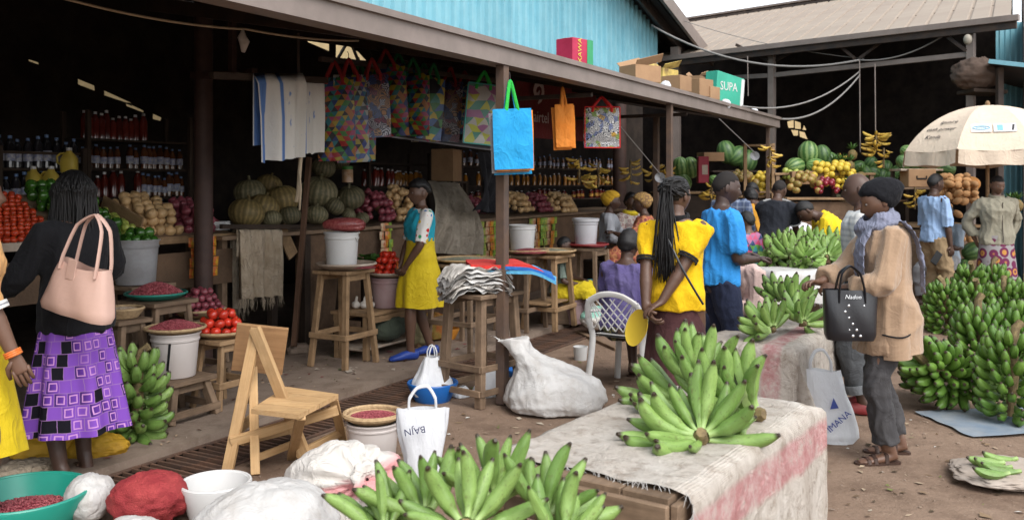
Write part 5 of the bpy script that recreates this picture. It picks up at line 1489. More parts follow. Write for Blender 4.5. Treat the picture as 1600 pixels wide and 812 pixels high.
pile('onion', 'brown_onion', onD(875, 333, 3.0), .4, .2, .05, 3, 'golden onion heaped behind the seated child', 'onion', 'golden onions behind the child', 16, .5, .35, AZU, 60)
# shelves further along
s1_, s2_ = sdat(560, 4.0), sdat(655, 4.0)
shelf('dark bottle shelf behind the onion heaps', s1_, s2_, 4.0, (1.55, 1.85), .3, 2.0)
bottles('red', s1_, lerp(s1_, s2_, .5), 3.95, 1.55, 9, 'dark red bottle on the shelf behind the red onions', 'red bottles behind the onions')
bottles('amb', lerp(s1_, s2_, .5), s2_, 3.95, 1.55, 10, 'amber honey bottle on the shelf behind the golden onions', 'amber bottles behind the onions')
s1_, s2_ = sdat(705, 4.0), sdat(955, 4.0)
shelf('long dark shelf of jars seen right of the front post', s1_, s2_, 4.0, (1.3, 1.55, 1.85), .32, 2.1)
bottles('jar', s1_, s2_, 3.95, 1.3, 30, 'dark red jar with yellow label on the lower far shelf', 'jars on the lower far shelf')
bottles('amb', s1_, s2_, 3.95, 1.55, 30, 'amber bottle on the middle far shelf right of the post', 'amber bottles on the far shelf')
bottles('redb', s1_, s2_, 3.95, 1.85, 32, 'small bottle on the topmost far shelf right of the post', 'bottles on the top far shelf')
for k in BP.values():
    for c in list(k.children): bpy.data.objects.remove(c)
    bpy.data.objects.remove(k)
carton('plain brown carton standing above the burlap heap', onD(698, 283, 3.4), AZU + .3, .42, .3, .42)
stp = thing('box_stand', 'dark timber stand under the brown carton', 'stand', onD(698, 283, 3.4) * V((1, 1, 1)).length / V((1, 1, 1)).length if False else V((onD(698, 283, 3.4).x, onD(698, 283, 3.4).y, FL)), AZU)
zt_ = onD(698, 283, 3.4).z - FL
plank('top', (-.25, 0, zt_ - .015), (.25, 0, zt_ - .015), .4, .028, WOODD, stp)
for x in (-.22, .22):
    for y in (-.16, .16): plank('leg', (x, y, 0), (x, y, zt_ - .03), .05, .05, WOODD, stp, up=V((1, 0, 0)))
# burlap heap over the counter
def heap(label, pts, m, seed=0, name='draped_cloth', amp=.04):
    """cloth falling from an upper edge to a lower edge through pixel points on planes"""
    up0, up1, lo0, lo1, mid = [V(p) for p in pts]; c0 = (up0 + lo1) / 2
    def fn(u, v):
        a = up0.lerp(up1, u); b_ = lo0.lerp(lo1, u); p = a.lerp(b_, v) + mid * (4 * v * (1 - v))
        w = math.sin(u * 17 + seed + 2 * math.sin(v * 3 + u * 4)) + .5 * math.sin(u * 37 + seed * 2 + v * 5)
        return p + NN * (-amp * w * (.4 + v)) + V((0, 0, .03 * nz((u * 4, v * 4, seed), 1))) - c0
    o = MB().grid(fn, 44, 26).build(name, m, None, ang=None); o.location = c0; return tag(o, label, 'cloth')
BURLP = cloth('pale_burlap', (.40, .34, .27), (.31, .26, .20), .95, .15, 240, .6)
heap('pale burlap cloth draped over goods between the turquoise woman and front post', (onD(668, 283, 3.2), onD(715, 285, 3.2), onD(672, 395, 2.45), onD(748, 398, 2.5), NN * -.12 + Z * .08), BURLP, 3, amp=.05)
heap('dark cloth bundle hanging left of the front post', (onD(748, 238, 2.3), onD(775, 238, 2.3), onD(744, 330, 2.3), onD(776, 332, 2.3), NN * -.06), cloth('black_cloth', (.02, .02, .024), (.035, .035, .04)), 5, amp=.05)
# ================================================================== hanging bags
def prism_mat(name, cols, scale=22, dark=1.0, kind='tri'):  # dark below one scales the print down, painting shade into it
    g = NT(name); c = g.co('Object'); m_ = g.map(c, (1, 1, .55), (0, 0, 0), (0, .0, 0))
    if kind == 'tri':
        wv = g.m('MULTIPLY', g.noise(c, 4, 2), .8); s3 = g.sep(c); x_ = g.m('ADD', g.m('MULTIPLY', g.m('ADD', s3[0], s3[1]), scale * .42), wv); z_ = g.m('ADD', g.m('MULTIPLY', s3[2], scale * .28), wv)
        wn = g.t.nodes.new('ShaderNodeTexWhiteNoise'); g.set(wn.inputs['Vector'], g.comb(g.m('FLOOR', g.m('ADD', x_, z_)), g.m('FLOOR', g.m('SUBTRACT', x_, z_)), g.m('FLOOR', g.m('MULTIPLY', z_, 2.0))))
        f = wn.outputs['Value']; st = [(i / len(cols), tuple(q * dark for q in cl)) for i, cl in enumerate(cols)]
        b = g.ramp(f, st, 'CONSTANT')
    else:
        n = g.noise(c, scale * .35, 2, .5, dist=1.5)
        w = g.m('SINE', g.m('MULTIPLY', g.m('ADD', g.m('MULTIPLY', g.vor(c, scale * .5), 2.2), n), 17.0)); b1 = g.step(w, .1, .25)
        v = g.t.nodes.new('ShaderNodeTexVoronoi'); g.set(v.inputs['Vector'], c); v.inputs['Scale'].default_value = scale * .6
        f = g.sep(v.outputs['Color'])[1]; st = [(i / len(cols), tuple(q * dark for q in cl)) for i, cl in enumerate(cols)]
        b = g.mix(b1, g.ramp(f, st, 'CONSTANT'), tuple(q * dark for q in (cols[0] if kind == 'swirl' else (.03, .03, .05))))
    g.bump(g.noise(c, 12, 3), .3, .01)
    return g.fin(b, .35, .4)
RAIN = [(.5, .03, .03), (.55, .42, .03), (.03, .25, .3), (.06, .3, .06), (.5, .06, .2), (.03, .06, .25), (.55, .2, .03), (.02, .02, .03)]
PB1 = prism_mat('rainbow_triangles', RAIN, 44, .42); PB2 = prism_mat('bright_patchwork', [(.5, .05, .15), (.02, .2, .3), (.5, .4, .05), (.05, .08, .3), (.45, .45, .4), (.02, .02, .03)], 46, .42); PB3 = prism_mat('paisley_print', [(.45, .45, .5), (.25, .05, .1), (.05, .1, .3), (.4, .2, .08)], 26, .6, 'pais'); PB4 = prism_mat('yellow_leaf_print', [(.5, .4, .06), (.06, .25, .2), (.05, .12, .3), (.4, .35, .06), (.05, .2, .06), (.02, .02, .03)], 24, .7)  # prints of the row darkened in colour to stand for canopy shade
PBW = prism_mat('white_swirl_print', [(.68, .68, .66), (.62, .62, .6), (.35, .5, .12), (.6, .36, .05), (.62, .62, .6), (.2, .25, .45), (.62, .62, .6)], 34, 1, 'pais')
def shop_bag(label, p, rz, w, h, dep, m, hm, hl=.16, name='shopping_bag', group=None, trim=None, seed=0, tilt=0.0, folds_=1, hgap=.45, under=None):
    """flat woven bag hanging by its handles; p is where the handles hang from"""
    t = thing(name, label, 'bag', p, rz, group); t.rotation_euler = (0, tilt, rz); rs = random.Random(seed)
    for k in range(folds_):
        y0 = (k - (folds_ - 1) / 2) * (dep + .006)
        def fn(a, c, sg=1, y0=y0, k=k):
            x = (a - .5) * w * (1 + .03 * math.sin(3 * c + k)); zz = -hl - c * h - (.012 * k)
            return V((x + .012 * k * math.sin(k * 2.1), y0 + sg * (dep * .5 * (math.sin(math.pi * min(1, c * 1.15 + .02)) ** .6 * (1 - (2 * abs(a - .5)) ** 4 * .8)) + .008 * nz((a * 3, c * 4, seed + k), 1)), zz))
        b = MB(); b.grid(lambda a, c: fn(a, c, 1), 14, 16); b.grid(lambda a, c: fn(a, c, -1), 14, 16)
        for a in (0, 1): b.grid(lambda q, c, a=a: fn(a, c, 1).lerp(fn(a, c, -1), q), 1, 16)
        b.grid(lambda a, q: fn(a, 1.0, 1).lerp(fn(a, 1.0, -1), q), 14, 1)
        b.build('body', m if not under or k == 0 else under[k - 1], t, ang=60)
    for sg in (-1, 1):
        y = sg * (dep * folds_ * .5)
        pts = [V((-w * hgap / 2, y * .6, -hl - .05)), V((-w * hgap / 2 * .95, y, -hl)), V((-w * hgap / 2 * .35, y * .3, -hl * .3)), V((0, 0, 0)), V((w * hgap / 2 * .35, y * .3, -hl * .3)), V((w * hgap / 2 * .95, y, -hl)), V((w * hgap / 2, y * .6, -hl - .05))]
        pth, rr = smoothpath(pts, [1] * 7, 3)
        MB().tube(pth, [(.014, .003)] * len(pth), 6, ref=V((1, 0, 0))).build('handle', hm if not isinstance(hm, tuple) else hm[0 if sg < 0 else 1], t, ang=None)
    if trim:
        for a in (-.5, .5): plank('trim', (a * w, -dep * .5, -hl), (a * w, -dep * .5, -hl - h), .012, .008, trim, t, up=V((0, 1, 0)))
        for c in (0, 1): plank('trim', (-w * .5, -dep * .5, -hl - c * h), (w * .5, -dep * .5, -hl - c * h), .008, .012, trim, t)
    MB().tube([V((0, 0, -.01)), V((0, .0, .04)), V((.0, .02, .06))], .003, 5).build('hook', STEELD, t)
    return t
SKYB = cloth('sky_blue_fabric', (.02, .28, .58), (.03, .33, .63), .8, .06, 400, .25); ORNG = cloth('orange_fabric', (.68, .21, .03), (.72, .26, .05), .8, .06, 400, .25); GRNH = cloth('green_fabric', (.03, .4, .06), None, .8); REDH = cloth('red_webbing', (.55, .03, .03), None, .8); GREYC = cloth('grey_fabric', (.2, .2, .21))
hb = onD(797, 126, -.14)
shop_bag('stack of flat sky blue cloth bags with green and blue handles on the post', hb, .12, .27, .42, .02, SKYB, (GRNH, SKYB), .20, folds_=4, tilt=-.04, hgap=.3, under=[ORNG, GREYC, SKYB])
shop_bag('flat orange cloth bags hanging between the blue bags and printed bag', onD(879, 137, .3), .15, .17, .38, .018, ORNG, ORNG, .15, folds_=3, tilt=-.05, hgap=.2)
shop_bag('white printed shopping bag with red trim and red handles', onD(940, 152, .35), .1, .35, .40, .08, PBW, REDH, .10, trim=REDH, hgap=.55)
DROW = 1.5
DRED, DGRN = cloth('dull_red_strap', (.22, .02, .02), None, .8), cloth('dull_green_strap', (.02, .14, .05), None, .8)  # strap colours darkened for the shade under the canopy
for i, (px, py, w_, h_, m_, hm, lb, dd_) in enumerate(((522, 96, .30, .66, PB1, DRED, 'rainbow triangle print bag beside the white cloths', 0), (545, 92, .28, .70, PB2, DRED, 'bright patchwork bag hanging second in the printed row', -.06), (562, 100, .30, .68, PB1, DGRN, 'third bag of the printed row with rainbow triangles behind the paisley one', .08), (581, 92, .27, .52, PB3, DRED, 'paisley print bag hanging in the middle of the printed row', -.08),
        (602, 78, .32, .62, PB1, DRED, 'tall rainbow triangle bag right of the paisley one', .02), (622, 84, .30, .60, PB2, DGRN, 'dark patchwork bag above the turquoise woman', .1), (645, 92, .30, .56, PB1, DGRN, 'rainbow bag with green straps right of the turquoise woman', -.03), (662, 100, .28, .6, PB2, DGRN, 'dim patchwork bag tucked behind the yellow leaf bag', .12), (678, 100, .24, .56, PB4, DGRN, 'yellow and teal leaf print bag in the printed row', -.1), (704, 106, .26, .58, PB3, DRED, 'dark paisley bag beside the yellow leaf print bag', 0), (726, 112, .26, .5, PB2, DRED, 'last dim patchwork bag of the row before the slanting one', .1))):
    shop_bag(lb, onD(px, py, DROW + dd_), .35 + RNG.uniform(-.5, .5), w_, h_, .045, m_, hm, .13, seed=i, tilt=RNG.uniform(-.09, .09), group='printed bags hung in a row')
shop_bag('slanting leaf print bag with teal edge nearest the front post', onD(757, 112, 1.1), .3, .3, .56, .05, prism_mat('pale_leaf_print', [(.45, .45, .4), (.4, .42, .06), (.3, .12, .25), (.08, .25, .2), (.4, .4, .38)], 24), GRNH, .12, trim=mat('teal_trim', (.06, .35, .33), .5), tilt=.09)
for px0, px1, yy in ((500, 760, 218),):
    o = plank('hanging_rail', onD(500, 92, DROW + .02), onD(790, 128, DROW + .02), .04, .04, STEELD); tag(o, 'dark rail from which the printed bags hang', 'rail')
o = MB().slab([onD(612, 205, 1.9), onD(772, 228, 1.9), onD(772, 236, 1.6), onD(612, 215, 1.6)], Z * .015).build('shelf_board', mat('grey_shelf', (.16, .16, .17), .6), smooth=False); tag(o, 'grey hanging shelf board below the printed bags', 'shelf')
# white cloths with blue bands over the beam
def band_mat():
    g = NT('white_cloth_blue_bands'); x = g.sep(g.co('puv'))[0]; y = g.sep(g.co('puv'))[1]
    f = g.m('MAXIMUM', g.m('MULTIPLY', g.step(x, .02, .01), g.m('SUBTRACT', 1.0, g.step(x, .22, .01))), g.m('MULTIPLY', g.step(x, .42, .01), g.m('SUBTRACT', 1.0, g.step(x, .5, .01))))
    f = g.m('MAXIMUM', f, g.m('MULTIPLY', g.step(g.noise(g.co('puv'), 9, 2), .66, .03), g.step(x, .6, .05)))
    b = g.mix(f, (.55, .53, .49), (.09, .18, .42)); g.bump(g.noise(g.co('puv'), 9, 4, .6, dist=1), .5, .02); return g.fin(b, .85, .2)
BAND = band_mat()
hanging('white cloth with blue bands folded over the beam at upper left', onD(398, 118, 1.5), onD(476, 118, 1.5), .62, BAND, amp=.03, nf=1.5, seed=1, fr=False, back=.5)
hanging('second white cloth with blue edge hanging behind the banded one', onD(440, 122, 1.58), onD(503, 124, 1.58), .58, BAND, amp=.02, nf=2, seed=5, fr=False, back=.5)
o = plank('cloth_beam', onD(330, 118, 1.56), onD(560, 128, 1.56), .05, .05, WOODD); tag(o, 'dark timber beam carrying the white banded cloths', 'beam')
o = plank('white_sign_board', onD(456, 228, 2.0), onD(506, 228, 2.0), .02, .1, PALE); tag(o, 'pale blank board fixed below the white cloths', 'board')
# airtel banner
bn_p = onD(868, 165, 2.0); exb = U; bm_ = cloth('dark_red_banner', (.16, .022, .025), (.13, .02, .022), .6)
bt = thing('banner', 'dark red advertising banner with white swirl hanging behind the orange bags', 'banner', bn_p)
p00, p10, p11, p01 = [onD(x, y, 2.0) - bn_p for x, y in ((806, 114), (932, 140), (926, 222), (808, 214))]
MB().grid(lambda a, c: p00.lerp(p10, a).lerp(p01.lerp(p11, a), c) + NN * (.02 * math.sin(a * 9 + c * 3)), 16, 10).build('sheet', bm_, bt, ang=None)
BW = mat('banner_white', (.5, .4, .4), .6)
eyb = Z
sw = [(-.02, -.11), (.05, -.06), (.11, .02), (.10, .10), (.02, .14), (-.07, .11), (-.11, .04), (-.08, -.01), (-.02, .0), (.02, .05)]
pth, rr = smoothpath([exb * (x * 1.0) + Z * y for x, y in sw], [.012, .028, .034, .034, .034, .036, .038, .034, .026, .012], 4)
MB().tube([p + (onD(842, 148, 1.95) - bn_p) for p in pth], [(r_, .004) for r_ in rr], 8, ref=exb).build('emblem', BW, bt)
lettering('airtel', .2, BW, bt, face(onD(846, 184, 1.94) - bn_p, exb, Z), 'lettering')

# ropes, wires, hanging scale pans
def cable(label, pts, r=.008, m=None, name='cable', cat='cable'):
    o = MB().tube(pts, r, 6).build(name, m or mat('grey_cable', (.22, .21, .2), .6), ang=None); return tag(o, label, cat)
cable('sagging rope across the dark interior at upper left', sag(onD(100, -2, 1.2), onD(385, 46, 1.2), .03) + sag(onD(385, 46, 1.2), onD(560, 64, 1.2), .02)[1:], .008, ROPE, 'rope', 'rope')
o = MB().tube([onD(380, 45, 1.2), onD(378, 58, 1.2), onD(382, 66, 1.18), onD(380, 82, 1.2)], [(.004, .008), (.03, .012), (.035, .012), (.012, .006)], 8).build('knotted_rag', SACKW, ang=None); tag(o, 'small white knotted rag on the rope at upper left', 'rag')
cable('frayed cream rope hanging by the leaning pole', [onD(467, 232, 1.55), onD(470, 245, 1.55), onD(468, 268, 1.55), onD(466, 300, 1.55), onD(463, 316, 1.55)], .016, ROPE, 'rope', 'rope')
cable('loose end of cream rope below the frayed one', [onD(468, 270, 1.5), onD(470, 295, 1.5), onD(468, 328, 1.5)], .008, ROPE, 'rope', 'rope')
o = plank('hanging_rod', onD(466, 52, 1.55), onD(467, 232, 1.55), .02, .02, STEELD); tag(o, 'thin dark rod hanging in front of the white cloths', 'rod')
cable('thick grey cable sagging across the mouth of the tan roofed shed', sag(at(1018, 40, 16.0), at(1343, 94, 14.6), .35), .018)
cable('thinner cable rising to the right from the middle of the shed', sag(at(1343, 94, 14.6), at(1490, 45, 13.8), .15), .012)
cable('grey cable looping from the shed middle down to the canopy end', sag(at(1343, 118, 14.5), at(1222, 186, 13.0), .2), .014)
cable('second grey cable looping to the canopy above the boxes', sag(at(1343, 112, 14.5), at(1160, 166, 12.0), .22), .012)
cable('thin wire slanting across the shed roof edge', sag(at(1060, 30, 16.5), at(1350, 92, 14.8), .1), .006)
for px, y0, y1, Y_, lb in ((1168, 88, 150, 15.5, 'thin grey rod hanging under the shed eave at left'), (1343, 95, 238, 14.5, 'rope hanging straight down in the shed left of the bananas'), (1367, 100, 205, 14.3, 'rope carrying the hanging yellow bananas')):
    o = plank('hanging_rope', at(px, y0, Y_), at(px + 1, y1, Y_), .016, .016, GUTTER); tag(o, lb, 'rope')
def scale_pan(label, p, top_, r):
    t = thing('scale_pan', label, 'scale', p); m_ = mat('worn_aluminium', (.2, .2, .2), .5, (.14, .14, .15), 6, .1, Metallic=.6)
    b = MB().lathe([(.001, -.02), (r * .7, -.012), (r, .012), (r, .016), (.001, -.014)], 24); b.v = [tuple(Matrix.Rotation(R(75), 3, 'X') @ V(v)) for v in b.v]; b.build('pan', m_, t)
    MB().tube([V((0, 0, r * .8)), V(top_) - V(p)], .006, 6).build('rod', mat('grey_rod', (.2, .19, .18), .5), t)
scale_pan('round metal scale pan hanging left of the yellow shirt woman', at(1031, 278, 10.2), at(968, 196, 9.4), .06)
scale_pan('small round metal scale pan hanging by the canopy end', at(1179, 244, 11.5), at(1124, 186, 10.6), .06)

# ================================================================== boxes on the canopy roof
def roofpt(px, py, d): return onD(px, py, d)
RBOX = mat('magenta_red_box', (.45, .03, .08), .5, (.38, .02, .06), 6, .1); GBOX = mat('green_box_panel', (.04, .28, .12), .5)
bp = sd(sdat(898, .35), .35, 2.68)
t = carton('red and green printed carton standing on the canopy roof', bp, AZU - .25, .30, .2, .24, RBOX)
MB().box((.1, -.102, .12), (.085, .004, .236)).build('green_panel', GBOX, t, smooth=False); MB().box((.1515, -.02, .12), (.004, .15, .23)).build('white_side', WHITE, t, smooth=False)
lettering('IKAWA', .075, mat('yellow_print', (.6, .5, .08), .5), t, face((-.05, -.104, .12), (0, 0, 1), (-1, 0, 0)), 'lettering')
for i, (px, d_, w_, dd, h_, m_, op, lb, rz_) in enumerate(((1000, .4, .36, .28, .18, CARD, True, 'open brown carton with flaps on the canopy roof', -.2), (1034, .75, .38, .26, .28, mat('yellow_print_box', (.6, .45, .12), .6, (.2, .13, .05), 7, .1), True, 'yellow printed open carton behind the brown one on the canopy', .1),
        (1057, .3, .29, .25, .18, CARD, False, 'closed tan carton in the middle of the canopy row', .15), (1090, .3, .3, .27, .22, CARD, False, 'slightly larger tan carton beside the green pack', .0), (1088, .75, .24, .18, .34, CARD, True, 'small open carton behind the tan cartons', .3), (1110, .18, .25, .14, .16, CARD, False, 'little tan carton in front of the green pack', .1))):
    carton(lb, sd(sdat(px, d_), d_, 2.6 + d_ * .19 + .02), AZU + rz_ - .3, w_, dd, h_, m_, open_=op, group='cartons on the canopy')
t = carton('green and white paper pack leaning at the end of the carton row', sd(sdat(1130, .35), .35, 2.68), AZU - .35, .62, .2, .42, mat('green_white_pack', (.05, .38, .26), .4, (.04, .32, .22), 4, .1), tilt=(0, .12))
MB().box((.28, -.102, .2), (.07, .004, .41)).build('white_edge', WHITE, t, smooth=False)
lettering('SUPA', .17, WHITE, t, face((-.04, -.104, .24), (1, 0, .1), (-.1, 0, 1)), 'lettering')
for px, d_, lb in ((1040, .25, 'crumpled white plastic on the canopy between cartons'), (1134, -.02, 'white rag hanging over the gutter'), (1178, .15, 'white plastic scrap near the canopy end')):
    o = sackmesh(.13, .10, .14 if px < 1150 else .07, px, .2, .2, None, 20, 14).build('plastic_scrap', PBAG, loc=sd(sdat(px, d_), d_, 2.62 if d_ > 0 else 2.52), ang=None); tag(o, lb, 'plastic')

# ================================================================== foreground
# wooden A-frame chair
ch = thing('wooden_chair', 'low pale timber chair with A-shaped back frame by the drain', 'chair', ground_at(440, 5.1, 0)); cr = lambda v: V(v) - ch.location
apx = at(403, 510, 5.16)
fA, fB = gr(355, 738), gr(484, 728)
plank('back_leg', cr(fA), cr(at(401, 512, 5.13)), .062, .03, WOODN, ch, up=V((.2, 1, .3)))
plank('back_leg', cr(fB), cr(at(398, 512, 5.08)), .066, .03, WOODN, ch, up=V((.2, 1, .3)))
plank('back_board', cr(at(366, 541, 5.3)), cr(at(446, 549, 5.36)), .025, .30, wood('veneer_board', (.33, .19, .09), (.24, .13, .06)), ch, up=V((.05, -.25, 1)))
sc_ = [gr(392, 646, .36), gr(447, 610, .36), gr(529, 622, .36), gr(466, 655, .36)]
for i in range(4):
    a0, a1 = i / 4 + .004, (i + 1) / 4 - .004
    pts = [sc_[0].lerp(sc_[1], a0), sc_[3].lerp(sc_[2], a0), sc_[3].lerp(sc_[2], a1), sc_[0].lerp(sc_[1], a1)]
    MB().slab([cr(p) for p in pts], (0, 0, .026)).build('seat_plank', WOODN, ch, smooth=False)
for (tp, ft) in ((sc_[2] + V((-.03, 0, 0)), gr(537, 693)), (sc_[1].lerp(sc_[2], .12), gr(463, 690)), (at(395, 574, 5.2), gr(399, 742)), (sc_[3] + V((0, .06, 0)), gr(455, 716))):
    plank('leg', cr(ft), cr(tp), .04, .05, WOODN, ch, up=V((1, .3, 0)))
plank('side_rail', cr(at(360, 690, 4.97)), cr(at(528, 640, 5.12)), .028, .055, WOODN, ch, up=V((0, -.15, 1)))
plank('side_rail', cr(at(398, 716, 5.02)), cr(at(460, 692, 5.2)), .022, .04, WOODN, ch)
plank('side_rail', cr(at(465, 710, 5.06)), cr(at(538, 672, 5.42)), .025, .045, WOODN, ch)
plank('cross_rail', cr(at(366, 675, 5.02)), cr(at(400, 648, 5.4)), .025, .06, WOODN, ch)
plank('cross_rail', cr(at(378, 690, 5.0)), cr(at(470, 668, 5.6)), .022, .04, WOODN, ch)
# pail of beans and white bag beside it
bucket(ground_at(583, 5.2, 0), .125, .15, .22, 'cloudy bucket with rope handle under a tray of red beans by the chair', BUCK, rz=2.8)
tray(ground_at(583, 5.2, .215), .165, 'round woven tray on the bucket beside the standing white bag', WICK, .045, lip=.03)
beans('redflat', ground_at(583, 5.2, .245), .135, 'red beans in the woven tray beside the standing white bag')
wbg = plastic_bag('tall white carrier bag standing open beside the bean tray', ground_at(660, 4.75, 0), .1, .21, .14, .52, 3, pinch=-.24, belly=-.14)
lettering('BAJN', .05, mat('navy_print', (.03, .035, .1), .6), wbg, face((-.04, -.083, .31), (-1, 0, -.15), (.15, 0, -1)), 'lettering')
# sacks along the bottom edge
def stripe_sack(name, stripe):
    g = NT(name); c = g.co('Object'); f = g.noise(c, 6, 4); s3 = g.sep(g.map(c, (1, 1, 1), (0, 0, 0), (0, .25, .2)))
    b = g.mix(g.step(f, .5, .2), (.66, .63, .59), (.55, .51, .46)); k = g.m('MULTIPLY', g.step(s3[2], .19, .012), g.m('SUBTRACT', 1.0, g.step(s3[2], .265, .012)))
    b = g.mix(g.m('MULTIPLY', k, .75), b, stripe)
    cc = g.map(c, (1, 1, 1)); n1 = g.noise(cc, 7, 3, .5, dist=1.2); r1 = g.m('POWER', g.m('SUBTRACT', 1.0, g.m('ABSOLUTE', g.m('SUBTRACT', g.m('MULTIPLY', n1, 2.0), 1.0))), 7.0); g.bump(g.m('ADD', g.m('MULTIPLY', g.noise(cc, 300, 2), .1), g.m('ADD', r1, g.noise(cc, 14, 3, .5))), .45, .012); return g.fin(b, .6, .3)
SKP = stripe_sack('white_sack_pink_stripe', (.55, .16, .17))
def sack(label, loc, rz, w, d, h, m, seed, neck=None, knot=.07, **k):
    t = thing('sack', label, 'sack', loc, rz); b = sackmesh(w, d, h, seed, .35, k.pop('crease', .05), neck, 64, 44, **k); b.build('body', m, t, ang=None)
    if neck is not None:
        nd = V(neck).normalized(); c = V((nd.x * w / 2 * .80, nd.y * d / 2 * .80, nd.z * h / 2 * .8 + h / 2)); kb = MB()
        t1 = nd.orthogonal().normalized(); t2 = nd.cross(t1)
        rg = []
        for q, r_ in ((-.02, .95), (.01, .9), (.03, .75), (.045, 1.0), (.06, 1.05), (.066, .7), (.05, .35), (.03, .1)):
            rg.append([c + nd * q + (t1 * math.cos(a) + t2 * math.sin(a)) * (knot * r_ * (1 + .12 * math.sin(9 * a + q * 60))) for a in np.linspace(0, 2 * math.pi, 36, endpoint=False)])
        kb.rings(rg, caps=False); kb.build('knot', m, t, ang=None)
        MB().tube([c + nd * .028 + (t1 * math.cos(a) + t2 * math.sin(a)) * knot * .82 for a in np.linspace(0, 2 * math.pi, 24, endpoint=False)], .006, 6, closed=True).build('tie', ROPE, t)
    return t
sack('tied white sack with pink stripe lying before the standing white bag', ground_at(545, 4.15, 0), .1, .60, .52, .40, SKP, 5, (.35, -.8, .45), .075)
sack('smooth bulging white sack at the bottom edge below the chair', ground_at(412, 3.6, 0), .4, .60, .5, .40, SACKW, 8)
sack('small white sack beside the green basin at the bottom left', ground_at(140, 4.25, 0), .2, .24, .3, .22, SACKW, 9, crease=.06)
sack('crumpled white sack corner left of the red net sack at the bottom edge', ground_at(205, 3.75, 0), 1.0, .3, .3, .2, SACKW, 19, crease=.06)
NETM = mat('red_net_sack', (.36, .05, .05), .75, (.28, .03, .035), 14, .25, .8, 160, dist=.01)
sack('red net sack lying between the white sack and white bowl', ground_at(233, 4.2, 0), .3, .36, .32, .25, NETM, 11, lump=.06, lumps=7)
basin(ground_at(337, 4.3, 0), .155, .165, 'white plastic bowl on the ground behind the bulging white sack', WHITE, .75)
TEAL = mat('teal_green_plastic', (.02, .30, .22), .35, (.018, .26, .19), 3, .06, spec=.45)
basin(ground_at(36, 4.14, 0), .28, .17, 'big green plastic basin of red beans in the bottom left corner', TEAL, .72)
beans('redflat', ground_at(36, 4.14, .075), .235, 'red beans lying in the big green basin')
YSK = mat('yellow_woven_sack', (.55, .32, .03), .6, (.45, .25, .02), 6, .15, .4, 120)
sack('crumpled yellow sack lying behind the legs of the purple skirt woman', ground_at(150, 5.15, 0), .2, .36, .25, .16, YSK, 12, crease=.15)
sack('yellow sack slumped left of the purple skirt woman', ground_at(72, 5.1, 0), .8, .36, .3, .2, YSK, 13, crease=.15)
sack('dull beige sack slumped at the left edge behind the basin', ground_at(40, 4.75, 0), .8, .4, .3, .13, BURL, 14, crease=.15)
# stool of folded sacks by the post
stool_at(752, 6.62, .80, .44, .40, 'sturdy timber stand by the front post carrying folded sacks', AZU - .2, z=0, m=WOODG, rails=(.36, .14), leg=.065, splay=.03)
FOLD = stripe_sack('folded_sack_cloth', (.15, .3, .2))
for i in range(9):
    w_, d_ = .46 + RNG.uniform(-.03, .05), .40 + RNG.uniform(-.03, .03); ph = RNG.uniform(0, 6)
    def fs(a, c, sg, ph=ph, w_=w_, d_=d_): 
        x = (a - .5) * w_; y = (c - .5) * d_; e = max(abs(a - .5), abs(c - .5)) * 2
        return V((x + .012 * nz((c * 5, ph, 0), 1), y + .012 * nz((a * 5, ph, 2), 1), sg * .011 * (1 - e ** 4) + .022 * nz((x * 6, y * 6, ph), 1) + .035 * e ** 3 * nz((x * 17, y * 17, ph), 1) - (max(0, abs(x - .02) - .14) ** 1.3) * 1.5))
    b = MB(); b.grid(lambda a, c: fs(a, c, 1), 36, 24); b.grid(lambda a, c: fs(a, c, -1), 36, 24)
    o = b.build('folded_sack', FOLD if i % 3 == 2 else SACKW, loc=ground_at(741, 6.55, .823 + i * .020), rz=.25 + RNG.uniform(-.12, .12), ang=None); tag(o, 'lowest folded white woven sack in the stack beside the front post' if i == 0 else 'topmost folded white woven sack in the stack beside the front post' if i == 8 else 'folded white woven sack within the stack beside the front post', 'sack', 'folded white sacks on the stand')
REDC = cloth('red_cloth', (.55, .045, .035), (.5, .035, .03), .85); BLUC = cloth('blue_cloth', (.03, .13, .4), None, .85); LBLU = cloth('light_blue_cloth', (.1, .35, .55), None, .85)
for i, (m_, lb, dx, w_, d_) in enumerate(((LBLU, 'light blue cloth lowest under the folded red cloth', .08, .52, .36), (BLUC, 'dark blue folded cloth between light blue and red cloth', .04, .54, .36), (REDC, 'bright red folded cloth lying on top beside the front post', -.04, .56, .36))):
    ph = i * 2.3
    def fs(a, c, sg, ph=ph, w_=w_, d_=d_): x = (a - .5) * w_; y = (c - .5) * d_; return V((x, y, sg * .012 + .018 * nz((x * 6, y * 6, ph), 1) - (max(0, x - .08) ** 1.2) * .55))
    b = MB(); b.grid(lambda a, c: fs(a, c, 1), 24, 14); b.grid(lambda a, c: fs(a, c, -1), 24, 14)
    for c in (0, 1): b.grid(lambda a, q, c=c: fs(a, c, 1).lerp(fs(a, c, -1), q), 24, 1)
    o = b.build('folded_cloth', m_, loc=ground_at(797 + i, 6.6, .955 + i * .026) + V((dx, 0, 0)), rz=-.05 + .1 * i, ang=None); tag(o, lb, 'cloth', 'coloured cloths on the stand')
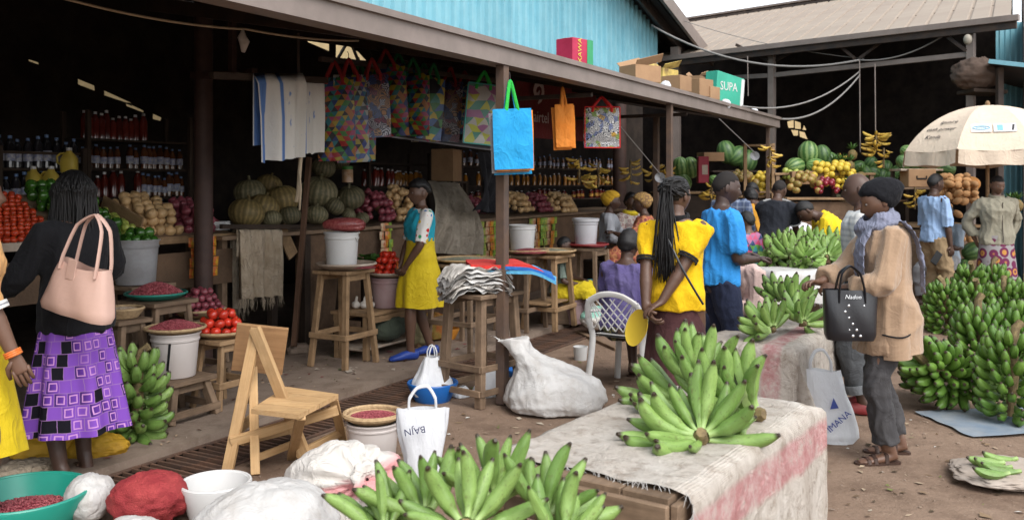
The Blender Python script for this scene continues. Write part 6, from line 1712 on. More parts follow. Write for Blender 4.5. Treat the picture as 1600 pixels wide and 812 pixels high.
# blue basin with bag
BLUEB = mat('bright_blue_plastic', (.015, .13, .42), .35, (.012, .11, .38), 3, .06, spec=.45)
basin(ground_at(676, 6.6, 0), .175, .13, 'bright blue basin holding a white plastic bag near the front post', BLUEB, .72)
plastic_bag('knotted white plastic bag sitting in the blue basin', ground_at(675, 6.6, .03), .4, .27, .24, .37, 8, pinch=.62, belly=.2)
plastic_bag('clear white plastic bag slumped under the timber stand', ground_at(770, 6.75, 0), .4, .28, .2, .26, 9, pinch=.6, handles=False)
plastic_bag('small crumpled plastic bag under the stand by the blue basin', ground_at(722, 6.7, 0), .9, .14, .12, .1, 10, pinch=.5, handles=False)
basin(ground_at(818, 7.2, 0), .13, .1, 'small blue basin on the ground behind the front post', BLUEB, .72)
# big filled sack
bs = thing('sack', 'large filled white sack slumped on the ground right of the front post', 'sack', ground_at(868, 6.3, 0), .1)
b = MB(); rg = []
for z_, x_, y_, rx, ry in ((0, .0, 0, .27, .22), (.012, .0, 0, .335, .26), (.07, .0, 0, .365, .285), (.14, .0, .0, .355, .275), (.21, -.01, .0, .315, .25), (.27, -.04, .01, .25, .205), (.32, -.10, .03, .175, .15), (.365, -.17, .06, .115, .11), (.41, -.225, .08, .09, .09), (.46, -.27, .10, .10, .085), (.50, -.30, .11, .125, .085)):
    rg.append([V((x_ + rx * math.cos(a) * (1 + .05 * math.sin(7 * a + z_ * 9) + .10 * (z_ > .3) * math.sin(9 * a)), y_ + ry * math.sin(a) * (1 + .05 * math.sin(5 * a)), z_ + .02 * math.sin(3 * a) * (z_ > .05))) for a in np.linspace(0, 2 * math.pi, 40, endpoint=False)])
b.rings(rg)
b.v = [tuple(V(v) + V((v[0], v[1], 0)) * (.06 * max(0, nz(v, 8, 3)))) for v in b.v]
link('body', fuse(b, .012, 2, folds(.005, 31, 18, .8), 'body'), SACKW, bs)
o = MB().lathe([(.001, .005), (.055, 0), (.068, .12), (.062, .12), (.05, .01), (.001, .01)], 20).build('pot', WHITE, loc=ground_at(907, 8.1, 0)); tag(o, 'small white pot on the ground beside the plastic chair', 'pot')
# tables further back under the canopy
stool_at(858, 9.6, .83, .42, .36, 'timber stool with lower shelf carrying lentil tray by the child', z=FL, m=WOOD, rails=(.3,), leg=.055, splay=.05)
plank('lower_shelf', ground_at(852, 9.55, .33) - U * .25, ground_at(852, 9.55, .33) + U * .25, .3, .02, WOOD)['label'] = 'board across the rails of the lentil tray stool'
SC.objects['lower_shelf.001' if 'lower_shelf.001' in SC.objects else 'lower_shelf']['category'] = 'board'
tray(ground_at(863, 9.6, .835), .25, 'flat woven tray of pale green lentils on the stool by the child', WICK, .04)
beans('lentil', ground_at(863, 9.6, .86), .22, 'pale green lentils heaped on the flat tray by the child', .6)
stool_at(814, 9.5, .84, .4, .36, 'timber stool behind the front post carrying beans and a bucket', m=WOODG, rails=(.3,))
tray(ground_at(820, 9.5, .845), .25, 'round tray of red beans behind the front post', WICK, .04)
beans('red', ground_at(826, 9.4, .87), .2, 'red beans heaped on the tray behind the front post', .6)
bucket(ground_at(816, 9.65, .875), .12, .145, .27, 'white handled bucket on the tray behind the front post', WHITE, rz=2.8)
stool_at(917, 10.0, .88, .4, .4, 'dark timber stool carrying a translucent bucket beside the seated women', m=WOODG, round_=True)
tray(ground_at(917, 10.0, .885), .24, 'round red tray of beans on the dark stool by the seated women', mat('red_tray', (.22, .03, .03), .4), .03)
beans('red', ground_at(925, 9.9, .9), .15, 'red beans on the red tray below the translucent bucket', .4)
CLEARB = mat('translucent_bucket', (.5, .5, .52), .3, (.45, .45, .47), 3, .06)
bucket(ground_at(915, 10.05, .905), .115, .14, .28, 'translucent lidded bucket on the dark stool by the seated women', CLEARB, lid=True, handle=False)
bucket(ground_at(893, 9.9, FL), .125, .155, .27, 'lidded clear bucket with handle standing on the ground by the child', PINKB, lid=False, rz=2.9)
bucket(ground_at(890, 10.3, FL), .14, .15, .33, 'white lidded tub behind the clear bucket on the ground', CLEARB, lid=True, handle=False)
stool_at(728, 8.4, .85, .55, .45, 'timber table of dried leaves left of the folded sacks', m=WOODG)
tray(ground_at(728, 8.4, .855), .3, 'flat tray of dried green leaves left of the folded sacks', WICK, .03)
beans('lentil', ground_at(728, 8.4, .87), .27, 'grey green dried leaves heaped on the flat tray', .5)
basin(ground_at(697, 8.9, FL), .12, .1, 'small orange bowl on the floor behind the timber stand', mat('orange_bowl', (.6, .24, .03), .4), .7)
basin(ground_at(937, 10.6, FL + .3), .15, .09, 'shallow turquoise basin on a block by the seated women', mat('turquoise_basin', (.02, .22, .35), .4), .75)
o = MB().box((0, 0, .15), (.3, .25, .3), None, .01).build('wooden_block', WOODG, loc=ground_at(937, 10.6), rz=AZU); tag(o, 'timber block under the shallow turquoise basin', 'block')
sack('white and green woven sack slumped beside the purple clad person', ground_at(938, 9.4, FL), .5, .45, .35, .26, stripe_sack('white_green_sack', (.1, .4, .3)), 23, crease=.06)
o = plank('curb_board', gr(902, 520), gr(965, 548), .06, .06, WOODG); tag(o, 'short timber board lying on the ground by the plastic chair', 'board')
# ================================================================== banana tables
def sackcloth(name, stripe, axis, lo, hi, fac=.5):
    g = NT(name); c = g.co('Object'); uv = g.co('puv'); f = g.noise(c, 5, 5, .65); f2 = g.noise(c, 16, 5, .7)
    b = g.mix(g.step(f, .5, .2), (.64, .59, .53), (.48, .42, .36)); b = g.mix(g.m('MULTIPLY', g.step(f2, .58, .08), .55), b, (.22, .16, .115)); b = g.mix(g.m('MULTIPLY', g.step(g.noise(g.map(c, (1, 1, .25)), 7, 5, .7), .54, .1), .35), b, (.26, .20, .15))
    s3 = g.sep(uv)[axis]; w_ = g.m('ADD', s3, g.m('MULTIPLY', g.m('SUBTRACT', g.noise(c, 8, 4), .5), .03))
    k = g.m('MULTIPLY', g.step(w_, lo, .012), g.m('SUBTRACT', 1.0, g.step(w_, hi, .012)))
    b = g.mix(g.m('MULTIPLY', g.m('MULTIPLY', k, fac), g.step(f2, .40, .12)), b, stripe)
    we = g.m('ADD', g.m('SINE', g.m('MULTIPLY', g.sep(uv)[0], 1200.0)), g.m('SINE', g.m('MULTIPLY', g.sep(uv)[1], 1200.0)))
    g.bump(g.m('ADD', g.m('MULTIPLY', we, .15), g.m('MULTIPLY', g.noise(c, 13, 5, .65, dist=1.5), 4.0)), .7, .012)
    return g.fin(b, .8, .2)
def table(label, O, ex, ey, w, d, z, m=None, t=.05):
    ex, ey = V(ex).normalized(), V(ey).normalized(); c = O + ex * w / 2 + ey * d / 2
    tb = thing('market_table', label, 'table', V((c.x, c.y, 0)), math.atan2(ex.y, ex.x))
    for i in range(4): plank('top_plank', (-w / 2, -d / 2 + d * (i + .5) / 4, z - .012), (w / 2, -d / 2 + d * (i + .5) / 4, z - .012), d / 4 - .006, .022, m or WOODG, tb)
    for y in (-1, 1): plank('apron', (-w / 2, y * (d / 2 + .012), z - .052), (w / 2, y * (d / 2 + .012), z - .052), .024, .07, m or WOODG, tb)
    for x in (-1, 1): plank('apron', (x * (w / 2 + .012), -d / 2, z - .053), (x * (w / 2 + .012), d / 2, z - .053), .024, .07, m or WOODG, tb)
    for x in (-1, 1):
        plank('under_rail', (x * (w / 2 - .03), -d / 2 + .02, z - .13), (x * (w / 2 - .03), d / 2 - .02, z - .13), .03, .06, m or WOODG, tb)
        for y in (-1, 1): plank('leg', (x * (w / 2 - .05), y * (d / 2 - .05), 0), (x * (w / 2 - .05), y * (d / 2 - .05), z - .03), .06, .06, m or WOODG, tb, up=V((1, 0, 0)))
    return tb
# front table
TZ = .74
tB = V((.43, 2.44, TZ)); tx = V((.57, .82, 0)).normalized(); ty = V((-tx.y, tx.x, 0))
TW, TD = 1.22, .60
tbl = table('rough timber table at the front under a white sack cover', tB, tx, ty, TW, TD, TZ, WOODG)
drape('frayed white sack cover with pink stripe on the front banana table', tB, tx, ty, TW, TD, (-.04, .02, .62, .10), sackcloth('sack_cover_pink', (.48, .09, .13), 1, -.18, -.06), 4, amp=.02, fringe={'f': (0, 0, .35, 1), 'r': (0, 1, 1, 1)}, sub=.025)
def tp(u, v, z=0): return tB + tx * u + ty * v + Z * z
# bananas on the front table
H1 = dict(kind='near', cat='bananas', floor=TZ)
banana_hand('large hand of green bananas facing the camera on the front table', at(1095, 684, 2.92), (-.1, -.62, .6), (1, 0, .0), (2, 205), 11, .24, 2, seed=21, lift=.30, w=.05, **H1)
_x = [o for o in SC.objects if o.get('label', '').startswith('large hand of green bananas facing')][0]
for a_, L_ in ((250, .16), (222, .22)): put_banana(_x, V((0, 0, 0)), (math.cos(R(a_)), math.sin(R(a_)) * .8, -.02), Z, L_, 'near', RNG)
banana_hand('upright hand of green bananas at the back of the front table', at(1100, 612, 3.28), (.05, -.5, .35), (1, 0, 0), (62, 128), 6, .23, 3, seed=22, lift=.22, w=.12, **H1)
banana_hand('hand of green bananas on the right end of the front table', at(1182, 648, 3.2), (.45, -.65, .25), (1, .3, 0), (80, 178), 6, .24, 2, seed=23, lift=.3, w=.06, **H1)
banana_hand('hand of green bananas lying left at the back of the front table', at(1075, 632, 3.35), (-.2, -.6, .5), (1, .1, 0), (115, 178), 6, .25, 2, seed=24, lift=.3, w=.06, **H1)
banana_hand('hand of green bananas in the middle of the heap on the front table', at(1130, 640, 3.2), (.0, -.5, .6), (1, 0, 0), (60, 130), 5, .23, 2, seed=25, lift=.4, w=.08, **H1)
# second table
t2 = V((1.71, 5.5, .58)); x2 = V((.53, .85, 0)).normalized(); y2 = V((-x2.y, x2.x, 0))
table('timber table behind the front one under a stained sack cover', t2, x2, y2, 1.15, .55, .58, WOODG)
drape('stained white sack cover with pink stripe on the second banana table', t2, x2, y2, 1.15, .55, (.33, .02, .36, .05), sackcloth('sack_cover_second', (.45, .08, .12), 1, .05, .16), 6, amp=.03, sub=.03)
def tp2(u, v, z=0): return t2 + x2 * u + y2 * v + Z * z
banana_hand('hand of green bananas at the left front of the second table', at(1208, 516, 5.75), (.2, -.7, .45), (-1, 0, .2), (-120, 30), 9, .215, 2, 'mid', 31, lift=.3, cat='bananas')
banana_hand('hand of green bananas at the right of the second table', at(1255, 506, 5.95), (.5, -.55, .3), (.2, .1, 1), (-100, 60), 8, .215, 2, 'mid', 32, lift=.3, cat='bananas')
banana_hand('upright hand of green bananas at the back of the second table', at(1243, 480, 6.2), (.1, -.5, .3), (.5, 0, 1), (-30, 60), 7, .225, 2, 'mid', 33, lift=.3, cat='bananas')
banana_hand('topmost hand of green bananas on the second table', at(1225, 472, 6.3), (-.1, -.6, .4), (-.2, 0, 1), (-40, 50), 6, .215, 2, 'mid', 34, lift=.3, cat='bananas')
# third table with the long heap
t3 = V((2.45, 8.35, .76)); x3 = V((.97, .22, 0)).normalized(); y3 = V((-x3.y, x3.x, 0))
table('far timber table with a long heap of bananas', t3, x3, y3, 1.1, .8, .76, WOODG)
drape('white cloth with ragged edge hanging from the far banana table', t3, x3, y3, 1.1, .45, (.12, .02, .30, .0), SACKW, 7, amp=.035, sub=.04, fringe={'f': (0, 1, 0, 0)})
lbs = ['leftmost hand in the far banana heap', 'front left hand of the far banana heap', 'hand of bananas at the front middle of the far heap', 'hand of bananas at the front right of the far heap', 'rearmost left hand of the far banana heap', 'hand of bananas behind the middle of the far heap', 'hand of bananas under the bending yellow shirt man', 'topmost hand of the far banana heap', 'rightmost rear hand of the far banana heap']
for i, (px, py, Y_) in enumerate(((1212, 400, 9.0), (1235, 402, 8.8), (1262, 404, 8.75), (1292, 402, 8.8), (1222, 388, 9.3), (1250, 390, 9.2), (1305, 388, 9.3), (1280, 386, 9.2), (1318, 394, 9.5))):
    banana_hand(lbs[i], at(px, py, Y_), (RNG.uniform(-.4, .4), -.6, .6), (RNG.uniform(-1, 1), .3, .4), (-120, 120), 11, .24, 2, 'mid', 40 + i, 'hands of the far banana heap', lift=.35, cat='bananas')
o = MB().box((0, 0, .38), (1.3, .5, .74), None, .01).build('crate_stack', WOODG, loc=ground_at(1262, 9.15, 0), rz=.15); tag(o, 'timber stand hidden below the far banana heap', 'stand')

# bottom foreground hands
ft = table('low timber table at the very front under the nearest bananas', V((-.42, 1.95, .62)), (1, .05, 0), (-.05, 1, 0), .72, .62, .60, WOODG)
for i, (px, py, Y_, nrm, rt, fan, n, L, lb) in enumerate(((775, 790, 2.42, (.1, -.75, .35), (1, 0, 0), (40, 142), 6, .20, 'tall hand of green bananas at the bottom edge, tips pointing up'), (665, 812, 2.3, (-.1, -.6, .45), (-1, 0, .3), (-95, 10), 6, .18, 'hand of green bananas at the bottom edge left of the tall one'),
        (850, 815, 2.28, (.1, -.6, .5), (.6, 0, 1), (-50, 50), 5, .185, 'hand of green bananas at the bottom edge right of the tall one'), (730, 830, 2.15, (0, -.6, .55), (0, 0, 1), (-65, 65), 6, .18, 'nearest hand of green bananas at the middle of the bottom edge'), (600, 840, 2.25, (-.2, -.6, .5), (-.6, 0, 1), (-45, 45), 5, .17, 'leftmost hand of green bananas at the bottom edge'), (880, 850, 2.15, (.2, -.5, .6), (.5, .2, 1), (-45, 45), 5, .17, 'rightmost hand of green bananas at the bottom edge'))):
    banana_hand(lb, at(px, py, Y_), nrm, rt, fan, n, L, 2, 'near', 60 + i, lift=.28, w=.06, cat='bananas')

# ================================================================== bunches at the right
TARP = mat('faded_blue_tarp', (.18, .23, .29), .7, (.27, .29, .31), 4, .2, .4, 40)
def groundcloth(label, cx, cy, w, d, rz, m, seed, name='ground_cloth', h=.012):
    def fn(a, c):
        x = (a - .5) * w; y = (c - .5) * d; e = 1 + .10 * nz((a * 3, c * 3, seed), 1.0)
        return V((x * e, y * e, h * .6 + .012 * (1 + nz((x * 5, y * 5, seed), 1)) * .8))
    o = MB().grid(fn, 30, 24).build(name, m, None, ang=None); o.location = (cx, cy, 0); o.rotation_euler.z = rz; return tag(o, label, 'cloth')
p = gr(1575, 672); groundcloth('faded blue tarp on the ground under the banana bunches', p.x + .18, p.y + .2, 1.1, .62, .15, TARP, 3)
p = gr(1572, 750); o = sack('flat beige sack spread on the ground at the right edge', V((p.x, p.y, 0)), .4, .62, .55, .09, mat('pale_hessian', (.40, .34, .29), .9, (.33, .27, .22), 5, .15, .5, 120), 31, crease=.1)
for i, (px, py, a) in enumerate(((1570, 722, 2.9), (1582, 728, 2.7), (1590, 715, 3.0), (1578, 738, 3.1), (1596, 735, 2.6))):
    t = thing('loose_banana', 'loose green banana lying on the flat beige sack at the right edge', 'banana', gr(px, py, .1), 0, 'loose bananas on the beige sack'); put_banana(t, V((0, 0, 0)), (math.cos(a), math.sin(a) * .5, .02), Z, .2, 'mid', RNG)
GB = 'banana bunches standing at the right'
banana_stem('big banana bunch standing on the tarp at the right edge', ground_at(1578, 6.0, .02), .56, .235, 9, 13, .18, (0, .05), 'deep', 71, GB, -.05, .85, .08)
banana_stem('banana bunch lying across the tarp nearest the trousers', ground_at(1500, 6.35, .16), .42, .21, 7, 13, .2, (.3, -1.0), 'deep', 72, GB, -.1, .7, .14)
banana_stem('small banana bunch on the ground behind the brown trousers', ground_at(1447, 6.7, .08), .22, .15, 4, 10, .17, (.2, -.5), 'deep', 73, GB, .1, .9, .03)
banana_stem('banana bunch with cut stalk standing behind the lying bunch', ground_at(1540, 7.0, .0), .62, .24, 10, 14, .19, (0, -.1), 'deep', 74, GB, .0, .95, .1)
banana_stem('pale green banana bunch beside the right frame edge behind the big one', ground_at(1592, 6.9, .0), .62, .22, 10, 14, .19, (0, .1), 'deep', 75, GB, .0, .95, .06)
for i, (px, Y_, h_, r_, k_, lb) in enumerate(((1483, 9.6, .50, .25, 'deep', 'rounded dark banana bunch leftmost in the far row'), (1525, 9.4, .48, .26, 'deep', 'banana bunch with curved stalk second in the far row'), (1568, 9.3, .52, .26, 'deep', 'banana bunch third in the far row'), (1600, 9.2, .55, .26, 'deep', 'banana bunch rightmost in the far row'), (1515, 10.3, .62, .22, 'deep', 'banana bunch behind the far row at its left'), (1560, 10.2, .64, .22, 'deep', 'banana bunch behind the far row below the patterned skirt'))):
    banana_stem(lb, ground_at(px, Y_, 0), h_, r_, 8, 13, .18, (RNG.uniform(-.15, .15), RNG.uniform(-.15, .15)), k_, 80 + i, GB, -.05, .9, .1, rz=RNG.uniform(0, 6))
plb = plastic_bag('white carrier bag with blue print standing between the banana tables and woman', ground_at(1300, 5.55, 0), -.25, .30, .2, .56, 15, pinch=.25, belly=.1, lean=(-.12, 0))
lettering('IMANA', .055, mat('blue_bag_print', (.05, .08, .3), .6), plb, face((.03, -.106, .15), (.7, -.05, .7), (-.7, .05, .7)), 'lettering'); MB().poly([V((-.02, -.1, .22)), V((.03, -.1, .23)), V((.0, -.095, .29))]).build('print_mark', _MC['blue_bag_print'], plb, smooth=False)
t = thing('sandal', 'black strapped sandal on the ground beside the white carrier bag', 'sandal', ground_at(1292, 5.6, 0), -.2)
rg = [(-.10, .02), (-.08, .034), (0, .036), (.07, .045), (.12, .045), (.155, .03)]
MB().slab([V((a, -w_, .022)) for a, w_ in rg] + [V((a, w_, .022)) for a, w_ in reversed(rg)], (0, 0, -.02)).build('sole', BLACKP, t, smooth=False)
for a in (.06, .10, -.02): MB().tube([V((a, -.045, .015)), V((a + .01, -.035, .05)), V((a + .015, 0, .065)), V((a + .01, .035, .05)), V((a, .045, .015))], [(.012, .004)] * 5, 6, ref=V((1, 0, 0))).build('strap', BLACKP, t)

# ================================================================== umbrella
um = thing('umbrella', 'large cream market umbrella with printed panels at the right', 'umbrella', ground_at(1543, 11.4, 0), .0)
CREAM = cloth('cream_canvas', (.66, .54, .42), (.62, .50, .39), .85, .05, 300, .2)
NS, UR, UZ, UE = 8, 1.04, 2.58, 2.0
def um_pt(k, f):       # rib k, fraction f from the top
    a = 2 * math.pi * k / NS - 2.37
    return V((math.cos(a) * UR * math.sin(f * 1.05) / math.sin(1.05), math.sin(a) * UR * math.sin(f * 1.05) / math.sin(1.05), UE + (UZ - UE) * (math.cos(f * 1.05) - math.cos(1.05)) / (1 - math.cos(1.05))))
for k in range(NS):
    def fn(u, v, k=k):
        p0, p1 = um_pt(k, v), um_pt(k + 1, v); p = p0.lerp(p1, u); return p + Z * (-.03 * math.sin(math.pi * u) * v)
    MB().grid(fn, 8, 10).build('panel', CREAM, um, ang=None)
    def fv(u, v, k=k):
        p = fn(.02 + .96 * u, 1.0); out = V((p.x, p.y, 0)).normalized(); return p + out * (.02 * v + .012 * math.sin(u * 14 + k)) - Z * (v * (.17 + .012 * math.sin(u * 9 + k)))
    MB().grid(fv, 12, 3).build('valance', CREAM, um, ang=None)
    pth = [um_pt(k, f) - Z * .015 for f in np.linspace(0, 1, 8)]; MB().tube(pth, .007, 5).build('rib', STEEL, um)
MB().lathe([(.022, 0), (.022, UZ), (.03, UZ + .02), (.02, UZ + .05), (.001, UZ + .06)], 12).build('pole', WOOD, um)
INK = mat('dark_ink', (.05, .045, .045), .7); INKB = mat('pale_blue_ink', (.2, .42, .55), .6)
def on_panel(k, u, v, lift=.006):
    p0, p1 = um_pt(k, v), um_pt(k + 1, v); e = (p1 - p0).normalized(); p = p0.lerp(p1, u); q = um_pt(k, v - .05).lerp(um_pt(k + 1, v - .05), u); up_v = (q - p).normalized(); up_v = (up_v - e * up_v.dot(e)).normalized(); n_ = e.cross(up_v)
    return face(p + n_ * lift - Z * (.03 * math.sin(math.pi * u) * v), e, up_v)
kf, kl_ = 0, 7
for i, tx_ in enumerate(('Igunire', 'cash power', 'Kanda')): lettering(tx_, .085, INK, um, on_panel(kl_, .52 - .06 * i, .60 + .11 * i, .012), 'lettering', .0005, 1.1, .2)
m4 = on_panel(kf, .5, .72, .010)
for dx, w_, mm in ((-.13, .22, WHITE), (.12, .24, WHITE)):
    o = MB().box((dx, 0, 0), (w_, .15, .004)).build('sticker', mm, um, smooth=False); o.matrix_local = m4
ring = MB().tube([V((-.13 + .09 * math.cos(a), .032 * math.sin(a), .004)) for a in np.linspace(0, 2 * math.pi, 24, endpoint=False)], .006, 5, closed=True); o = ring.build('sticker_mark', INKB, um); o.matrix_local = m4
lettering('MTN', .05, INKB, um, m4 @ Matrix.Translation((-.13, 0, .004)), 'lettering')
o = MB().bar(V((.2, -.05, .004)), V((.215, .055, .004)), .022, .002).build('sticker_mark', INK, um, smooth=False); o.matrix_local = m4
o = MB().box((.07, .0, .003), (.06, .1, .002)).build('sticker_mark', INKB, um, smooth=False); o.matrix_local = m4

# ================================================================== far stalls under the tan roof
def far_counter(label, pxa, pxb, y_top, Y_, depth, m, front=.0):
    a, b_ = at(pxa, y_top, Y_), at(pxb, y_top, Y_); zt = a.z; t = thing('fruit_counter', label, 'counter', V(((a.x + b_.x) / 2, Y_, 0)))
    w_ = b_.x - a.x
    MB().box((0, .05, zt / 2 - .03), (w_ * .96, .08, zt - .06)).build('front_wall', m, t, smooth=False)
    for i in range(4): plank('top_plank', (-w_ / 2, depth * (i + .5) / 4 - .06, zt - .015), (w_ / 2, depth * (i + .5) / 4 - .06, zt - .015), depth / 4 - .008, .03, WOOD, t)
    for x in (-1, 1): plank('leg', (x * w_ * .45, depth - .1, 0), (x * w_ * .45, depth - .1, zt - .03), .07, .07, WOODD, t, up=V((1, 0, 0)))
    return t, zt
YF = 13.2
far_counter('mud fronted fruit counter behind the bending workers', 1228, 1348, 309, YF, 1.0, MUD)
cx = lambda px, Y_: (px - 800) / F * Y_
def fp(px, py, Y_): return at(px, py, Y_)
pile('mango', 'mango', fp(1258, 306, YF + .2), .28, .16, .055, 3, 'mango heaped at the left of the far fruit counter', 'mango', 'mangoes on the far counter', 51, .5, .5, 0, 50)
pile('plum', 'plum', fp(1292, 306, YF + .15), .17, .13, .04, 3, 'dark red fruit in the middle of the far fruit counter', 'fruit', 'dark red fruit on the far counter', 52, .5, .5, 0, 50)
pile('orange', 'orange', fp(1312, 298, YF + .5), .28, .2, .05, 4, 'yellow green orange heaped at the rear of the far fruit counter', 'orange', 'oranges on the far counter', 53, .5, .5, 0, 60)
pile('orange', 'orange', fp(1283, 288, YF + .55), .16, .15, .05, 4, 'yellow green orange heaped behind the mangoes', 'orange', 'oranges behind the mangoes', 54, .5, .3, 0, 40)
carton('brown carton standing behind the mangoes on the far counter', fp(1257, 288, YF + .65), .05, .5, .3, .20, CARD)
# upper shelf with watermelons
sh = thing('melon_shelf', 'timber shelf with watermelons above the far fruit counter', 'shelf', V((cx(1262, 14.1), 14.1, 0)))
zs_ = at(1262, 270, 14.1).z
plank('board', (-.6, 0, zs_ - .02), (.95, 0, zs_ - .02), .6, .035, WOOD, sh)
for x in (-.55, .9):
    for y in (-.25, .25): plank('leg', (x, y, 0), (x, y, zs_ - .04), .06, .06, WOODG, sh, up=V((1, 0, 0)))
plank('side_frame', (-.62, -.25, 1.0), (-.62, -.25, zs_ + .45), .05, .05, WOOD, sh, up=V((1, 0, 0))); plank('side_frame', (-1.05, -.25, 1.0), (-1.05, -.25, zs_ + .45), .05, .05, WOOD, sh, up=V((1, 0, 0)))
for zz in (zs_ + .42, zs_ - .3): plank('side_shelf', (-1.07, -.2, zz), (-.6, -.2, zz), .16, .03, WOOD, sh)
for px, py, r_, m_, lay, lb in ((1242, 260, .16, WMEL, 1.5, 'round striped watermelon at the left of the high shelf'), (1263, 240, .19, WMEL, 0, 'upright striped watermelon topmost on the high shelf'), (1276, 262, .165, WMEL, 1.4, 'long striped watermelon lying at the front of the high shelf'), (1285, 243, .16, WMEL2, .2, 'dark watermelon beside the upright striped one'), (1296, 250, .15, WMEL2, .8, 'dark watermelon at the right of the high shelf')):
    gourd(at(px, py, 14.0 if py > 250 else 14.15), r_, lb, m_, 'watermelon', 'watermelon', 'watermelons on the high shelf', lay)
def pineapple(label, p, r=.075, h=.16, seed=0):
    t = thing('pineapple', label, 'pineapple', p, RNG.uniform(0, 6), 'pineapples on the far stalls'); rs = random.Random(seed)
    MB().ball((0, 0, h / 2), (r, r, h / 2 * 1.1), 12, 10, fn=lambda d: 1 + .05 * math.sin(9 * math.atan2(d.y, d.x) + 14 * d.z)).build('fruit', mat('pineapple_skin', (.22, .13, .05), .7, (.12, .11, .04), 30, .3, .8, 60), t)
    for i in range(12):
        a = i * 2.4; d = V((math.cos(a), math.sin(a), .6 + .12 * i)).normalized(); L_ = .12 + .004 * i; c0 = V((0, 0, h)); sv = d.cross(Z).normalized()
        MB()._push([c0 - sv * .014, c0 + sv * .014, c0 + d * L_ * .6 + sv * .01 + Z * .01, c0 + d * L_ - Z * .01, c0 + d * L_ * .6 - sv * .01 + Z * .01], [(0, 1, 2, 3, 4)]).build('leaf', LEAF, t, smooth=False)
for i, (px, py, Y_) in enumerate(((1303, 268, 14.0), (1316, 268, 14.0), (1328, 268, 14.0), (1326, 305, 13.4), (1338, 305, 13.4), (1350, 312, 13.6), (1362, 312, 13.6), (1332, 250, 14.3), (1345, 285, 13.8), (1590, 330, 12.6), (1578, 330, 12.8))):
    pineapple('pineapple with spiky crown on the far fruit stall', at(px, py, Y_), seed=i)
sh2 = thing('fruit_rack', 'timber rack of pineapples right of the far fruit counter', 'rack', V((cx(1345, 13.8), 13.8, 0)))
for zz, y_, w_ in ((at(1345, 313, 13.5).z, -.3, 1.0), (at(1345, 286, 13.9).z, 0, .9)): plank('board', (-w_ / 2, y_, zz), (w_ / 2, y_, zz), .4, .03, WOOD, sh2)
for x in (-.45, .45): plank('leg', (x, -.1, 0), (x, -.1, 1.55), .06, .06, WOODD, sh2, up=V((1, 0, 0)))
def yb_cluster(label, p, n, L, seed, spread=1.0):
    rs = random.Random(seed); t = thing('yellow_bananas', label, 'bananas', p)
    MB().tube([V((0, 0, .12)), V((0, 0, 0)), V((0, .01, -.2))], .015, 6).build('stalk', STEMM, t)
    for i in range(n):
        a = rs.uniform(0, 6.28); z_ = rs.uniform(-.22, .1); out = V((math.cos(a), math.sin(a), rs.uniform(-.5, .35)))
        put_banana(t, V((math.cos(a) * .03, math.sin(a) * .03, z_)), out, Z, L * rs.uniform(.8, 1.1) * spread, 'yellow', rs)
    return t
yb_cluster('yellow banana cluster hanging from a rope in the far shed', at(1369, 218, 14.2), 34, .2, 1); yb_cluster('smaller yellow bananas hanging under the big hanging cluster', at(1381, 243, 14.1), 8, .14, 2)
yb_cluster('dim yellow bananas hanging beside the canopy end post', at(1203, 238, 12.6), 16, .16, 3); yb_cluster('ripe orange bananas on the shelf beside the watermelons', at(1312, 252, 14.2), 16, .16, 4)
# right hand melons, potatoes, pumpkins
t, z9 = far_counter('plank counter of potatoes and pumpkins behind the blue shirt man', 1415, 1545, 352, 12.6, 1.2, WOODG)
pile('potato', 'potato', at(1497, 345, 12.8), .38, .3, .06, 5, 'tan potato in the big heap left of the olive jacket woman', 'potato', 'potatoes in the upper heap', 61, .5, .55, 0, 130)
pile('potato', 'potato', at(1502, 402, 12.3), .3, .2, .06, 4, 'tan potato in the lower heap beside the blue shirt man', 'potato', 'potatoes in the lower heap', 62, .5, .3, 0, 80)
o = MB().box((0, 0, .2), (1.2, .5, .42), None, .01).build('low_stand', WOODG, loc=V((cx(1502, 12.35), 12.35, 0)), rz=0); tag(o, 'low timber stand under the lower potato heap', 'stand')
ORP = pumpkin_mat('orange_squash', (.5, .2, .05), (.55, .28, .09))
for px, py, r_, lay, lb in ((1497, 297, .17, 1.45, 'long orange squash lying above the potatoes'), (1515, 288, .14, .4, 'orange squash behind the long one above the potatoes')): gourd(at(px, py, 13.3), r_, lb, ORP, 'squash', 'pumpkin', 'squash above the potatoes', lay)
for px, py, r_, lb in ((1478, 395, .15, 'watermelon low beside the blue shirt man'), (1506, 420, .14, 'watermelon on the ground below the potatoes'), (1520, 392, .14, 'watermelon at the right of the lower potatoes')): gourd(at(px, py, 11.9), r_, lb, WMEL2, 'watermelon', 'watermelon', 'watermelons below the potatoes', .8)
st_ = thing('melon_stand', 'pale board stand with watermelons and a carton left of the umbrella', 'stand', V((cx(1430, 13.3), 13.3, 0))); zz = at(1430, 264, 13.3).z
plank('board', (-.3, 0, zz - .015), (.32, 0, zz - .015), .4, .03, PALE, st_)
for x in (-.27, .29): plank('leg', (x, .15, 0), (x, .15, zz - .03), .05, .05, WOODD, st_, up=V((1, 0, 0)))
t = carton('tan carton with hand slot under the watermelon board', at(1434, 292, 13.2), 0, .4, .3, .26, CARD)
b = MB(); b.tube([V((-.08, -.152, .16)), V((-.08, -.152, .12)), V((.06, -.152, .12)), V((.06, -.152, .16))], .012, 6); b.build('hand_slot', BLACKP, t)
plank('lower_board', (-.3, -.1, at(1434, 292, 13.2).z - .02), (.32, -.1, at(1434, 292, 13.2).z - .02), .4, .03, WOODG, st_)
